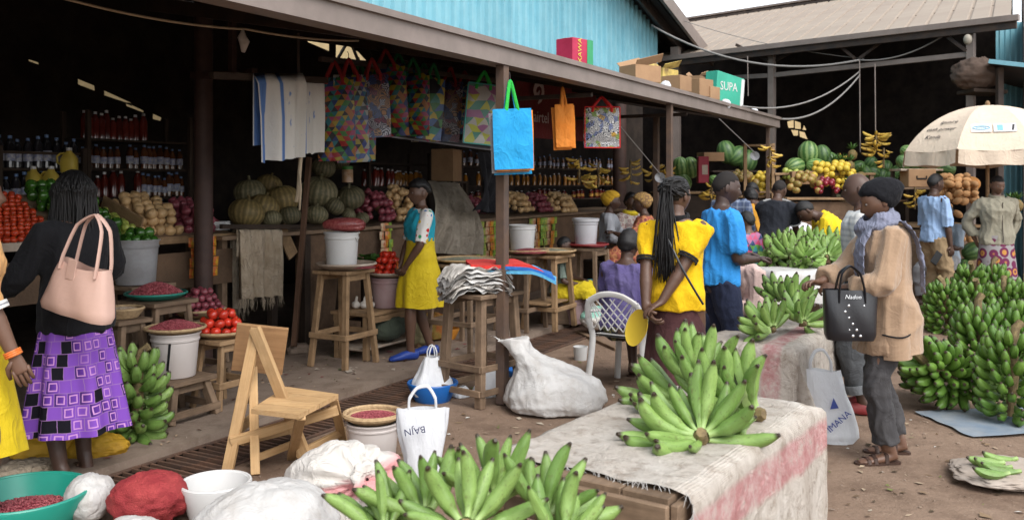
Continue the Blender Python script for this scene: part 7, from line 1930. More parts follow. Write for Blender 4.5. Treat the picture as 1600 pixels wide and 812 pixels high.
for px, py, r_, lb in ((1413, 254, .125, 'watermelon at the left of the pale board stand'), (1427, 254, .125, 'watermelon in the middle of the pale board stand'), (1441, 254, .12, 'dark watermelon at the right of the pale board stand'), (1420, 238, .12, 'watermelon topmost on the pale board stand'), (1455, 256, .17, 'large dark watermelon under the umbrella edge'), (1475, 262, .16, 'dark watermelon behind the blue shirt man')):
    gourd(at(px, py, 13.25), r_, lb, WMEL if r_ < .125 else WMEL2, 'watermelon', 'watermelon', 'watermelons by the umbrella', 1.2)
yb_cluster('yellow bananas standing below the tan carton', at(1430, 305, 13.0), 14, .16, 6)
# stalls seen between the canopy posts
t, z8 = far_counter('dim plank counter of watermelons between the canopy posts', 1030, 1135, 300, 14.6, 1.0, WOODD)
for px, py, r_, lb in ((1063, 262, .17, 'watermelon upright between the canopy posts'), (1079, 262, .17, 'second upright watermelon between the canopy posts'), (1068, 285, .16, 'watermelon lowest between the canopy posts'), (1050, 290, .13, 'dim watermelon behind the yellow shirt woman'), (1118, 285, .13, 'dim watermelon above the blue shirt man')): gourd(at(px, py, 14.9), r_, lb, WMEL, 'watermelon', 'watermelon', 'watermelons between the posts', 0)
for i, (px, py, Y_) in enumerate(((1020, 262, 14.2), (1052, 300, 14.0), (1040, 272, 14.2), (985, 262, 13.6), (905, 262, 11.5), (935, 268, 11.8), (1112, 300, 13.5))): yb_cluster('dim yellow banana cluster hanging between the posts', at(px, py, Y_), 14, .18, 20 + i, 1.0)['group'] = 'dim banana clusters'
t = thing('poster_box', 'dark red printed box standing above the blue shirt man', 'box', at(1098, 285, 14.2)); MB().box((0, 0, .2), (.17, .14, .42), None, .01).build('body', mat('dark_red_box', (.3, .02, .04), .5), t, smooth=False); MB().box((.02, -.072, .2), (.09, .004, .15)).build('panel', PALE, t, smooth=False)
carton('dim brown carton above the dark red box', at(1110, 252, 14.6), .2, .35, .3, .14, CARD)
for px, py, lb in ((1135, 238, 'dim watermelon on the upper far shelf at left'), (1152, 244, 'dim watermelon on the upper far shelf in the middle'), (1168, 252, 'dim watermelon on the upper far shelf at right')): gourd(at(px, py, 16), .2, lb, WMEL2, 'watermelon', 'watermelon', 'watermelons on the upper far shelf', .5)
s7 = thing('far_shelf', 'dim timber shelf of watermelons behind the plaid shirt man', 'shelf', V((cx(1152, 16.1), 16.1, 0))); zz = at(1152, 268, 16.1).z
plank('board', (-.5, 0, zz), (.5, 0, zz), .5, .03, WOODD, s7)
for x in (-.45, .45): plank('leg', (x, .1, 0), (x, .1, zz), .06, .06, WOODD, s7, up=V((1, 0, 0)))
o = sackmesh(.72, .5, .5, 44, .2, .22, None, 40, 28).build('hanging_bundle', mat('brown_bundle', (.09, .06, .045), .85, (.06, .04, .03), 4, .25, .4, 30), loc=at(1526, 142, 13.0), ang=None); tag(o, 'large brown bundle stored on the frame at the upper right', 'bundle')
o = MB().ball((0, 0, 0), (.06, .06, .08), 16, 10).build('floodlight', mat('pale_lamp', (.3, .27, .22), .4), loc=at(1512, 62, 13.3)); tag(o, 'pale round lamp on the shed corner post', 'lamp')
for px, py, w_, lb in ((1530, 143, .8, 'dark board under the brown bundle'), (1552, 170, .7, 'grey crate board below the brown bundle')):
    o = plank('storage_board', at(px - 22, py, 13.1), at(px + 30, py + 3, 13.1), .5, .05, WOODD); tag(o, lb, 'board')
t, zq = far_counter('dim plank counter of fruit behind the black jersey man', 1140, 1222, 306, 14.2, .9, WOODG)
pile('mango', 'mango', at(1160, 304, 14.4), .3, .2, .06, 3, 'dim mango on the counter behind the black jersey man', 'mango', 'mangoes behind the black jersey man', 91, .5, .4, 0, 50)
pile('orange', 'orange', at(1195, 304, 14.4), .3, .2, .055, 3, 'dim orange on the counter behind the black jersey man', 'orange', 'oranges behind the black jersey man', 92, .5, .4, 0, 50)
pile('green_apple', 'green_fruit', at(1236, 282, 13.9), .16, .1, .05, 2, 'small green fruit on the side shelf by the canopy end', 'fruit', 'green fruit on the side shelf', 93, .5, .2, 0, 20)
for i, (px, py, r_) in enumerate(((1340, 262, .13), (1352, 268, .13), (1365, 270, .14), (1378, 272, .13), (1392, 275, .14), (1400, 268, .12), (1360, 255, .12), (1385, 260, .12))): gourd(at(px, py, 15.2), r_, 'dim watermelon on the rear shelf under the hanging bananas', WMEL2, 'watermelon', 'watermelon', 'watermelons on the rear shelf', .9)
s9 = thing('rear_shelf', 'dim rear shelf of watermelons under the hanging bananas', 'shelf', V((cx(1370, 15.3), 15.3, 0))); zz = at(1370, 284, 15.3).z
plank('board', (-.6, 0, zz), (.6, 0, zz), .6, .03, WOODD, s9)
for x in (-.55, .55): plank('leg', (x, .1, 0), (x, .1, zz), .06, .06, WOODD, s9, up=V((1, 0, 0)))
# plastic chair
CHW = mat('white_chair_plastic', (.66, .65, .63), .4, (.58, .56, .53), 4, .08, spec=.4)
pc = thing('plastic_chair', 'white plastic armchair with latticed back under the purple clad person', 'chair', ground_at(985, 7.0, 0), R(55))
b = MB().grid(lambda a, c: V(((a - .5) * .44, (c - .5) * .44, .42 + .015 * ((2 * a - 1) ** 2))), 8, 8); b.grid(lambda a, c: V(((a - .5) * .44, (c - .5) * .44, .405 + .015 * ((2 * a - 1) ** 2))), 8, 8); b.build('seat', CHW, pc)
for sx in (-1, 1):
    for sy in (-1, 1):
        pth, rr = smoothpath([V((sx * .25, sy * .25, 0)), V((sx * .225, sy * .225, .25)), V((sx * .215, sy * .215, .42)), V((sx * (.215 + (.03 if sx < 0 else 0)), sy * .245, .56))], [1, 1, 1, 1], 4)
        MB().tube(pth, [(.028, .014)] * len(pth), 8, ref=V((0, 1, 0))).build('leg', CHW, pc)
    pass
for sy in (-1, 1):
    pth, rr = smoothpath([V((.21, sy * .25, .55)), V((.1, sy * .265, .58)), V((-.1, sy * .265, .59)), V((-.25, sy * .24, .61)), V((-.29, sy * .2, .70))], [1] * 5, 4); MB().tube(pth, [(.012, .026)] * len(pth), 8, ref=Z).build('armrest', CHW, pc)
pth, rr = smoothpath([V((-.25, -.24, .56)), V((-.29, -.21, .68)), V((-.31, -.1, .745)), V((-.315, 0, .76)), V((-.31, .1, .745)), V((-.29, .21, .68)), V((-.25, .24, .56))], [1] * 7, 4); MB().tube(pth, [(.014, .024)] * len(pth), 8, ref=V((1, 0, 0))).build('back_frame', CHW, pc)
for i in range(7):
    for sg in (-1, 1):
        y0 = -.2 + .066 * i; a = V((-.245, y0, .47)); e = V((-.30, min(.2, max(-.2, y0 + sg * .22)), .72)); MB().bar(a, e, .008, .006, up=V((1, 0, 0)), ch=0).build('back_slat', CHW, pc, smooth=False)
# ================================================================== PEOPLE
def stripes(name, cols, axis=2, freq=20, kind='band', bump=.25):
    g = NT(name); c = g.co('Object'); s3 = g.sep(c)
    n = g.m('MULTIPLY', g.m('SUBTRACT', g.noise(c, 6, 3), .5), .02)
    if kind == 'plaid':
        a = g.step(g.m('SINE', g.m('MULTIPLY', g.m('ADD', s3[1], n), freq)), .55, .1); b_ = g.step(g.m('SINE', g.m('MULTIPLY', s3[2], freq)), .55, .1)
        col = g.mix(g.m('MULTIPLY', g.m('ADD', a, b_), .5), cols[0], cols[1])
    else:
        col = g.mix(g.step(g.m('SINE', g.m('MULTIPLY', g.m('ADD', s3[axis], n), freq)), .2, .15), cols[0], cols[1])
    f2 = g.noise(c, 9, 5, .65); v = g.m('ADD', g.m('MULTIPLY', f2, .24), .88); col = g.mix(1.0, col, g.comb(v, v, v), 'MULTIPLY')
    g.bump(g.m('ADD', g.noise(c, 260, 2), g.m('MULTIPLY', g.noise(c, 14, 3, .55, dist=1.2), 5.0)), bump, .004)
    return g.fin(col, .9, .15)
def dots(name, bg, cols, scale=16, r=.32):
    g = NT(name); c = g.co('Object'); v = g.t.nodes.new('ShaderNodeTexVoronoi'); g.set(v.inputs['Vector'], c); v.inputs['Scale'].default_value = scale; v.inputs['Randomness'].default_value = .55
    cc = g.ramp(g.sep(v.outputs['Color'])[0], [(i / len(cols), q) for i, q in enumerate(cols)], 'CONSTANT')
    col = g.mix(g.m('SUBTRACT', 1.0, g.step(v.outputs['Distance'], r, .02)), bg, cc); return g.fin(col, .85, .2)
def rings_mat(name, bg, c1, c2, scale=9):
    g = NT(name); c = g.co('Object'); d = g.vor(c, scale, rand=.5)
    col = g.mix(g.step(d, .52, .03), c1, bg); col = g.mix(g.step(d, .30, .03), c2, col); col = g.mix(g.step(d, .14, .03), c1, col); return g.fin(col, .85, .2)
def purple_print():
    g = NT('purple_square_print'); u = g.sep(g.co('puv')); x = g.m('MULTIPLY', u[0], 24.0); y = g.m('MULTIPLY', u[1], 15.0)
    n = g.noise(g.co('Object'), 5, 3); x = g.m('ADD', x, g.m('MULTIPLY', n, .5)); row = g.m('FLOOR', y); x = g.m('ADD', x, g.m('MULTIPLY', row, .37))
    fx = g.m('ABSOLUTE', g.m('SUBTRACT', g.m('FRACT', x), .5)); fy = g.m('ABSOLUTE', g.m('SUBTRACT', g.m('FRACT', y), .5)); d = g.m('MAXIMUM', fx, fy)
    wn = g.t.nodes.new('ShaderNodeTexWhiteNoise'); g.set(wn.inputs['Vector'], g.comb(g.m('FLOOR', x), row, 0.0)); r_ = wn.outputs['Value']
    grad = g.m('FRACT', x)
    cell = g.mix(g.step(r_, .76, .01), g.mix(grad, (.035, .010, .11), (.17, .05, .40)), (.006, .005, .010))
    cell = g.mix(g.m('MULTIPLY', g.step(r_, .33, .01), g.m('SUBTRACT', 1.0, g.step(r_, .76, .01))), cell, (.20, .07, .42))
    ring = g.m('MULTIPLY', g.step(d, .24, .02), g.m('SUBTRACT', 1.0, g.step(d, .33, .02))); isq = g.m('SUBTRACT', 1.0, g.step(r_, .5, .01))
    cell = g.mix(g.m('MULTIPLY', ring, isq), cell, (.55, .28, .55)); cell = g.mix(g.step(d, .475, .01), cell, (.30, .16, .36))
    return g.fin(cell, .85, .2)
def knit(name, col):
    g = NT(name); c = g.co('Object'); f = g.noise(c, 4, 4); b = g.mix(f, tuple(v * .88 for v in col), tuple(v * 1.1 for v in col))
    s3 = g.sep(c); d = g.m('MULTIPLY', g.m('SINE', g.m('MULTIPLY', g.m('ADD', s3[0], s3[2]), 420.0)), g.m('SINE', g.m('MULTIPLY', g.m('SUBTRACT', s3[0], s3[2]), 420.0)))
    g.bump(g.m('ADD', g.m('MULTIPLY', d, .25), g.m('MULTIPLY', g.noise(c, 10, 3, .55, dist=1.0), 5.0)), .4, .006); return g.fin(b, .95, .1, Sheen__Weight=.3)
DENIM = cloth('dark_grey_trouser', (.045, .043, .045), (.06, .057, .058)); NAVY = cloth('navy_trouser', (.02, .025, .05)); KHAKI = cloth('khaki_trouser', (.30, .21, .12)); GREYD = cloth('grey_denim', (.075, .078, .082), (.055, .058, .062))
BLKC = cloth('black_knit', (.013, .013, .015)); YEL = cloth('yellow_polo', (.70, .44, .012), (.66, .40, .01)); YEL2 = cloth('yellow_tee', (.72, .50, .02)); YAPR = cloth('yellow_apron', (.58, .43, .015), (.50, .36, .012), .6)
BLUT = cloth('royal_blue_tee', (.03, .22, .55), (.035, .25, .6)); MAROON = cloth('maroon_skirt', (.05, .02, .022), (.07, .03, .03)); LEATHB = mat('black_leather', (.012, .012, .015), .32, var=.15, bump=.2, bscale=90, spec=.5); BRNL = mat('brown_leather', (.06, .032, .022), .5, (.04, .022, .016), 9, .2)

# 1 the person cut by the left edge
P = person('person in peach sleeve and yellow apron cut off by the left edge', at(-52, 285, 3.95) * V((1, 1, 0)).length / V((1, 1, 0)).length if False else V((at(-44, 285, 3.95).x, 3.95, 0)), R(25), 1.66, 2, True, hr=(.20, -.24, .84), er=(-.7, -.5, -.1), curl=(.4, .45), hair='full', voxel=.011)
top(P, cloth('peach_jersey', (.66, .37, .15), (.6, .33, .13)), .93, sleeve=(1.1, 1.1), sl_infl=.022, amp=.006, cuffw=.0)
E, Wr = P.arm['r'][1], P.arm['r'][2]
for q, mm in ((.06, cloth('white_cuff', (.7, .68, .64))), (.09, cloth('grey_cuff', (.25, .25, .27))), (.12, cloth('white_cuff', (.7, .68, .64)))): ringband(P, 'cuff', mm, E.lerp(Wr, q), Wr - E, .067, .010)
for k in range(3): ringband(P, 'bracelet', mat('orange_beads', (.65, .12, .02), .35, (.6, .2, .05), 60, .2), E.lerp(Wr, .91 + .035 * k), Wr - E, .033, .006, .005)
skirt(P, YAPR, z1=1.02, z0=.42, w0=.22, d0=.21, nf=6, name='apron')
# 2 woman with the pink bag
P = person('woman in black jacket and purple print skirt carrying a pink handbag', ground_at(118, 4.8, 0), R(152), 1.66, 0, True, head=(-.15, .05), hl=(.34, .20, 1.05), el=(-.5, .6, -.6), hr=(.30, -.2, 1.1), curl=(.6, .6), hair='short', voxel=.012, fat=1.08, fl=(-.02, .10, .085), fr=(.06, -.10, .085))
top(P, BLKC, .82, infl=.024, sleeve=(1.9, 1.9), sl_infl=.024, amp=.006, flare=.004, name='jacket', fr=18)
skirt(P, purple_print(), z1=1.0, z0=.30, w0=.27, d0=.255, nf=8, amp=.022, n=140, infl=.006)
shoe(P, mat('brown_sandal', (.09, .05, .035), .6))
braids(P, HAIR, 260, .36, 3, r=.0058, spread=.04)
# 3 woman in the tan cardigan
P = person('woman in tan cardigan, black headwrap and scarf holding a black handbag', ground_at(1385, 5.2, 0), R(178), 1.60, 2, True, lean=.06, head=(.0, .30), hl=(.31, .10, 1.05), hr=(.40, -.02, 1.08), el=(-.5, .7, -.8), er=(-.4, -.7, -.8), curl=(.9, .9), hdl=(.8, -.3, .15), hdr=(.7, .3, .05), pnl=(0, -.5, -.7), pnr=(0, .3, -1), fat=1.12, voxel=.010, hair=None, fl=(.03, .10, .085), fr=(-.11, -.11, .085), footyaw=(.1, -.1))
TANM = knit('tan_knit', (.345, .232, .15))
top(P, TANM, .66, infl=.035, sleeve=(1.82, 1.82), sl_infl=.030, amp=.008, flare=.010, name='cardigan', fr=14, voxel=.011)
trousers(P, DENIM, infl=.016, hem=.016, amp=.008); shoe(P, BRNL)
wrap(P, cloth('black_headwrap', (.006, .006, .008), None, .8), .018, .05, low=.035, backz=.02)
SCARF = cloth('grey_blue_scarf', (.20, .21, .28), (.14, .15, .20), .9, .2, 200, .5)
def scarf(P, m):
    b = MB()
    for i, (z_, r_, t_) in enumerate(((1.44, .105, .032), (1.475, .095, .034), (1.50, .088, .028), (1.455, .115, .026))):
        pts = []
        for j in range(28):
            a = 2 * math.pi * j / 28; pts.append(P.up((.012 + (r_ + .018 * math.cos(a)) * math.cos(a), r_ * 1.12 * math.sin(a), z_ - .035 * math.cos(a) + .012 * math.sin(3 * a + i * 2))))
        b.tube(pts, [(t_ * (1 + .2 * math.sin(5 * j / 28 * 6.28 + i)), t_ * .75) for j in range(28)], 10, closed=True, ref=Z)
    for y, zl in ((.05, .98), (.10, 1.02)):
        pth, rr = smoothpath([P.up((.10, y, 1.45)), P.up((.165, y * 1.1, 1.34)), P.up((.185, y * 1.2, 1.2)), P.up((.175, y * 1.2, zl + .06)), P.up((.17, y * 1.2, zl))], [.05, .06, .062, .06, .058], 4); b.tube(pth, [(r_, .012) for r_ in rr], 10, ref=V((0, 1, 0)))
    pth, rr = smoothpath([P.up((-.09, .10, 1.46)), P.up((-.15, .13, 1.36)), P.up((-.175, .13, 1.2)), P.up((-.18, .12, 1.02))], [.04, .05, .05, .045], 4); b.tube(pth, [(r_, .012) for r_ in rr], 10, ref=V((0, 1, 0)))
    return link('scarf', fuse(b, .009, 2, folds(.005, 9, 45), 'scarf'), m, P.o)
scarf(P, SCARF)
# pocket with dark edge
pkt = MB().grid(lambda a, c: P.up((.02 + (a - .5) * .17, 0, .80 - c * .15)) + V((0, .252 - .25 * (a - .5) ** 2 + .004 * math.sin(9 * a), 0)), 8, 8); pkt.build('pocket', TANM, P.o, ang=None)
MB().tube([P.up((.02 + (a - .5) * .17, 0, .80 - .012 * math.sin(math.pi * a))) + V((0, .256 - .25 * (a - .5) ** 2, 0)) for a in np.linspace(0, 1, 10)], .005, 6).build('pocket_trim', BLKC, P.o)
TAN = P
# her handbag hangs from the left forearm
def handbag(label, loc, rz, w, h, d, m, hm, handle_h=.22, studs=False, flare=.12, name='handbag', sagx=0.0, tilt=0.0):
    t = thing(name, label, 'handbag', loc, rz); t.rotation_euler = (0, tilt, rz)
    b = MB(); rg = []
    for i in range(11):
        f = i / 10; z_ = -h + h * f; k = 1 + flare * f; kd = 1 - .35 * f + .15 * math.sin(math.pi * f)
        if i == 0: k *= .93; kd *= .85
        rg.append([V((p.x, p.y + .004 * math.sin(p.x * 40 + f * 5), p.z - sagx * (1 - (2 * p.x / w) ** 2) * f)) for p in sell(V((0, 0, z_)), V((1, 0, 0)), V((0, 1, 0)), w / 2 * k, d / 2 * kd, 36, 3.5)])
    b.rings(rg, caps=False); b.f.append(tuple(range(36))); b.m.append(0); b.build('body', m, t, ang=60)
    for sg in (-1, 1):
        pth, rr = smoothpath([V((-w * .26, sg * d * .36, -h * .25)), V((-w * .25, sg * d * .34, 0)), V((-w * .18, sg * d * .2, handle_h * .7)), V((0, sg * d * .05, handle_h)), V((w * .18, sg * d * .2, handle_h * .7)), V((w * .25, sg * d * .34, 0)), V((w * .26, sg * d * .36, -h * .25))], [1] * 7, 5)
        MB().tube(pth, [(.013, .006)] * len(pth), 8, ref=V((0, 1, 0))).build('handle', hm, t)
    return t
hbp = ground_at(1328, 5.02, 0) + Z * (1.6 - (452 - 285) / F * 5.02)
bg = handbag('black handbag with silver studs hanging from the tan cardigan sleeve', hbp, R(-6), .27, .28, .13, LEATHB, LEATHB, .13, flare=.10)
STUD = mat('silver_stud', (.55, .55, .56), .25, var=.05, Metallic=.9)
sdme = MB().ball((0, 0, 0), (.009, .005, .009), 8, 6).mesh('stud'); sdme.materials.append(STUD)
for i in range(6):
    for j in range(3):
        o = link('stud', sdme, None, bg); o.location = (-.04 + j * .04 + (.02 if i % 2 else 0), -.063 + .012 * (i / 6), -.25 + i * .033)
lettering('Nadon', .032, STUD, bg, face((.0, -.062, -.035), (1, 0, 0), (0, .1, 1)), 'lettering', shear=.3)
# pink tote on the left shoulder of person 2
PINK = mat('pale_pink_leather', (.62, .41, .34), .42, (.58, .38, .31), 5, .06, .12, 60, spec=.4)
tb = handbag('large pale pink leather tote on the shoulder of the black jacket woman', ground_at(137, 4.44, 0) + Z * 1.225, R(-14), .40, .29, .15, PINK, PINK, .22, flare=-.33, name='tote_bag', sagx=.05, tilt=R(13))
MB().box((-.03, -.062, -.06), (.05, .006, .10), None, .002).build('strap_tab', PINK, tb, smooth=False)
# 4 woman in the yellow polo
P = person('woman in yellow polo seen from behind, hands clasped at her back', ground_at(1057, 5.45, 0), R(68), 1.63, 1, True, head=(-.45, .08), hl=(-.20, .15, .87), hr=(-.23, .10, .84), el=(-.8, .35, -.2), er=(-.8, -.45, -.1), hdl=(-.3, -.5, -.5), hdr=(-.4, .6, -.35), curl=(.6, .5), fat=1.0, voxel=.011, hair='short')
top(P, YEL, .86, infl=.017, sleeve=(.78, .78), sl_infl=.020, amp=.006, flare=.002, fr=18, cuffw=-.008)
for nm in 'lr':
    sh, E, Wr = P.arm[nm]
    for q in (.72, .78): ringband(P, 'sleeve_band', BLKC, sh.lerp(E, q), E - sh, .064, .008, .004)
ringband(P, 'collar', BLKC, P.up((-.005, 0, 1.452)), P.Rl @ V((-.15, 0, 1)), .072, .022, .010, (1, 1.05))
skirt(P, MAROON, z1=.93, z0=.30, w0=.22, d0=.20, nf=6, amp=.012, infl=-.006)
braids(P, HAIR, 230, .56, 5, gather=P.headc + P.headM @ V((-.115, .0, .03)), r=.0052, spread=.03)
MB().tube([P.up((-.105 - .035 * math.sin(math.pi * a), lerp(.05, -.19, a), lerp(1.36, .92, a))) + V((-.015 - .012 * math.sin(math.pi * a), 0, 0)) for a in np.linspace(0, 1, 14)], [(.007, .003)] * 14, 6, ref=V((0, 1, 0))).build('bag_strap', LEATHB, P.o)
pl = MB().lathe([(.001, .0), (.085, .0), (.11, .02), (.113, .024), (.085, .006), (.001, .006)], 28); pl.v = [tuple(Matrix.Rotation(R(-66), 3, 'Z') @ Matrix.Rotation(R(72), 3, 'X') @ V(v)) for v in pl.v]
o = pl.build('plate', mat('yellow_plate', (.60, .42, .04), .5, var=.05), loc=at(999, 513, 5.36), rz=0); tag(o, 'yellow plastic plate held behind the back of the yellow polo woman', 'plate')
shoe(P, BRNL)
# 5 man in blue tee
P = person('man in royal blue tee and dark trousers standing in profile', ground_at(1124, 6.25, 0), R(8), 1.675, 3, False, lean=.05, head=(-.1, .12), hl=(.21, .09, 1.10), hr=(.25, -.05, 1.08), curl=(.9, .9), hair='crop', voxel=.012, hdl=(.8, -.3, .1), hdr=(.8, .3, .1))
top(P, BLUT, .90, infl=.032, sleeve=(.85, .85), sl_infl=.028, amp=.007); trousers(P, NAVY, infl=.016); shoe(P, BRNL, 'shoe')
# 6 woman in turquoise
P = person('woman in turquoise wrap and yellow apron standing by the tomatoes', ground_at(657, 7.95), R(203), 1.56, 1, True, head=(.12, .05), hl=(.17, .10, .90), hr=(.17, -.10, .90), el=(-.3, .8, -.2), er=(-.3, -.8, -.2), curl=(.7, .7), hair='afro', voxel=.013, fl=(.13, .09, .085), fr=(-.13, -.09, .085))
TURQ = cloth('turquoise_wrap', (.02, .30, .40), (.015, .25, .34))
top(P, dots('dotted_blouse', (.68, .66, .62), [(.5, .02, .02), (.6, .4, .02), (.02, .15, .45), (.04, .3, .12), (.5, .03, .03)], 17), 1.0, infl=.014, sleeve=(.95, .95), sl_infl=.02, amp=.004)
def turq(P):
    b = MB(); rg = []
    for c, a, f, ra, rd, z in P.torso:
        if 1.07 < z < 1.45: rg.append(sell(c, a, f, (ra + .034) if z < 1.4 else ra + .02, rd + .036, 24))
    b.rings(rg); return link('wrap', fuse(b, .012, 2, folds(.008, 4, 26), 'wrap'), TURQ, P.o)
turq(P); skirt(P, YAPR, z1=1.16, z0=.50, w0=.235, d0=.23, nf=6, amp=.014, infl=.030, name='apron', bulge=.03); shoe(P, mat('blue_plastic_shoe', (.02, .05, .25), .4), 'shoe')
for a_, zz in ((0, .93),):
    stp_ = [V((.235, .02, .9)) + V((0, .045 * (1 if q % 2 else .4) * math.cos(q * math.pi / 5), .045 * (1 if q % 2 else .4) * math.sin(q * math.pi / 5))) for q in range(10)]; MB().slab(stp_, (.006, 0, 0)).build('star_print', mat('red_print', (.5, .12, .02), .6), P.o, smooth=False)
# 7 seated in the plastic chair
P = person('person in purple top sitting in the white plastic chair seen from behind', ground_at(974, 7.05, 0), R(55), 1.66, 0, True, lean=.12, hipz=.47, hl=(.38, .14, .62), hr=(.36, -.16, .62), fl=(.40, .12, .085), fr=(.42, -.12, .085), hair='full', head=(.1, .15), voxel=.013)
top(P, cloth('purple_jersey', (.095, .075, .20), (.12, .10, .22)), .92, infl=.028, sleeve=(1.8, 1.8), sl_infl=.022, amp=.008); skirt_like = trousers(P, rings_mat('dark_print', (.03, .03, .035), (.2, .18, .08), (.05, .08, .05), 18), to=(1.5, 1.5), infl=.045, name='wrap_skirt'); shoe(P, BRNL)
# 8 seated man with cap
P = person('man in pale pink shirt and beige cap sitting behind the second table', ground_at(1180, 7.0, 0), R(205), 1.66, 0, False, lean=.38, hipz=.50, hl=(.36, .08, .70), hr=(.36, -.1, .72), fl=(.38, .14, .085), fr=(.38, -.14, .085), head=(.1, .45), hair='crop', voxel=.013)
top(P, cloth('pale_pink_shirt', (.62, .46, .41), (.58, .42, .38)), .92, infl=.026, sleeve=(1.9, 1.9), sl_infl=.024, amp=.008); trousers(P, NAVY, infl=.028)
CAPM = cloth('beige_cap', (.42, .37, .30), (.5, .46, .4)); hair_shell(P.headM, P.headc, .014, .002, low=-.03).build('cap', CAPM, P.o, ang=None)
bb = MB().grid(lambda a, c: P.headc + P.headM @ V((.075 + c * .075, (a - .5) * .13 * (1 - .3 * c), .062 - .012 * c - .02 * (2 * a - 1) ** 2)), 10, 5); bb.build('cap_brim', CAPM, P.o)
o = MB().box((0, 0, .22), (.4, .35, .44), None, .01).build('wooden_crate', WOODG, loc=ground_at(1180, 7.05, 0), rz=.4); tag(o, 'timber box seat under the man in the pale pink shirt', 'box')
# 9-11 seated women and child under the canopy
P = person('seated woman in grey top with yellow headscarf under the canopy', ground_at(948, 11.0), R(-10), 1.62, 0, True, lean=.08, hipz=.72, hl=(.36, .1, 1.0), hr=(.3, -.15, .95), fl=(.4, .12, .3), fr=(.4, -.12, .3), hair=None, voxel=.016)
top(P, cloth('pale_grey_top', (.36, .37, .40)), .9, sleeve=(1.9, 1.9), infl=.026, sl_infl=.02); trousers(P, rings_mat('brown_print', (.05, .03, .02), (.14, .07, .03), (.03, .02, .015), 16), to=(1.7, 1.7), infl=.055, name='wrap_skirt'); wrap(P, cloth('mustard_wrap', (.55, .32, .03)), .024, .02, low=.03)
P = person('seated woman in patterned red wrap facing the grey topped woman', ground_at(1012, 10.6), R(170), 1.62, 0, True, lean=.1, hipz=.70, hl=(.4, .1, 1.0), hr=(.38, -.1, .95), fl=(.4, .12, .3), fr=(.4, -.12, .3), hair=None, voxel=.016)
RWR = rings_mat('red_orange_print', (.32, .09, .06), (.42, .18, .08), (.2, .05, .06), 14)
top(P, RWR, .9, sleeve=(1.0, 1.0), infl=.03, sl_infl=.024); trousers(P, RWR, to=(1.7, 1.7), infl=.055, name='wrap_skirt'); wrap(P, rings_mat('brown_wrap_print', (.2, .12, .06), (.4, .25, .08), (.1, .05, .05), 30), .024, .02, low=.02)
P = person('seated woman with yellow scarf partly hidden between the two others', ground_at(985, 11.6), R(-60), 1.62, 0, True, hipz=.70, hl=(.3, .1, .95), hr=(.3, -.1, .95), fl=(.4, .12, .3), fr=(.4, -.12, .3), hair='full', voxel=.018)
top(P, rings_mat('cream_print', (.4, .36, .32), (.25, .15, .14), (.3, .28, .26), 20), .9, sleeve=(1, 1)); trousers(P, MAROON, to=(1.7, 1.7), infl=.05, name='wrap_skirt'); o = ringband(P, 'scarf', cloth('bright_yellow_scarf', (.6, .45, .03)), P.up((0, 0, 1.44)), V((.1, 0, 1)), .085, .035, .03)
for px, Y_ in ((948, 11.0), (1012, 10.6), (985, 11.6)):
    o = MB().box((0, 0, .3), (.45, .4, .6), None, .01).build('wooden_crate', WOODD, loc=ground_at(px, Y_), rz=.4); tag(o, {948: 'dark box seat under the woman with the yellow headscarf', 1012: 'dark box seat under the woman in the red wrap', 985: 'dark box seat between the two seated women'}[px], 'box')
P = person('child in grey green shirt sitting behind the lentil tray with yellow cloth', ground_at(872, 9.9), R(-5), 1.35, 0, False, lean=.1, hipz=.42, hl=(.3, .1, .6), hr=(.3, -.15, .55), fl=(.45, .1, .085), fr=(.45, -.12, .085), hair='short', voxel=.015, head=(0, .1))
top(P, cloth('grey_green_shirt', (.16, .20, .17)), .92, sleeve=(.9, .9)); trousers(P, cloth('bright_yellow_lap_cloth', (.55, .42, .02)), to=(1.3, 1.3), infl=.05, name='lap_cloth')
o = MB().box((0, 0, .15), (.3, .3, .3), None, .01).build('wooden_crate', WOODG, loc=ground_at(868, 9.92)); tag(o, 'low timber box under the seated child', 'box')
# 12-17 the workers behind
P = person('man in blue plaid shirt standing behind the blue tee man', ground_at(1143, 10.6, 0), R(50), 1.66, 0, False, hair='crop', voxel=.016)
top(P, stripes('blue_plaid', ((.06, .08, .14), (.20, .24, .32)), 2, 90, 'plaid'), .88, sleeve=(1.2, 1.2), infl=.024, sl_infl=.022); trousers(P, NAVY)
P = person('man in black jersey with white shoulder stripes bending to the banana heap', ground_at(1205, 9.9, 0), R(48), 1.66, 0, False, lean=.3, hl=(.5, .15, .9), hr=(.5, -.1, .88), hair='crop', voxel=.015, head=(0, .2))
top(P, cloth('black_jersey', (.018, .02, .026)), .88, sleeve=(.8, .8), infl=.026, sl_infl=.026); trousers(P, DENIM)
for nm in 'lr':
    sh, E, _ = P.arm[nm]; ringband(P, 'sleeve_band', WHITE, sh.lerp(E, .74), E - sh, .078, .010, .004)
    MB().tube([P.up((-.02, (1 if nm == 'l' else -1) * q, z_)) for q, z_ in ((.07, 1.462), (.12, 1.455), (.17, 1.435), (.21, 1.40))], [(.004, .012)] * 4, 6).build('shoulder_stripe', WHITE, P.o)
P = person('person in orange striped top bending behind the black jersey man', ground_at(1192, 10.7, 0), R(100), 1.62, 0, True, lean=.55, hl=(.6, .25, .9), hr=(.6, -.25, .9), hair='full', voxel=.017)
top(P, stripes('orange_stripe', ((.5, .24, .03), (.12, .05, .02)), 1, 70), .88, sleeve=(1.2, 1.2), infl=.03, sl_infl=.03); skirt(P, MAROON, z0=.3)
P = person('person with full black hair in dark teal behind the canopy end post', ground_at(1180, 11.3, 0), R(-120), 1.60, 0, True, lean=.2, hair='full', voxel=.018)
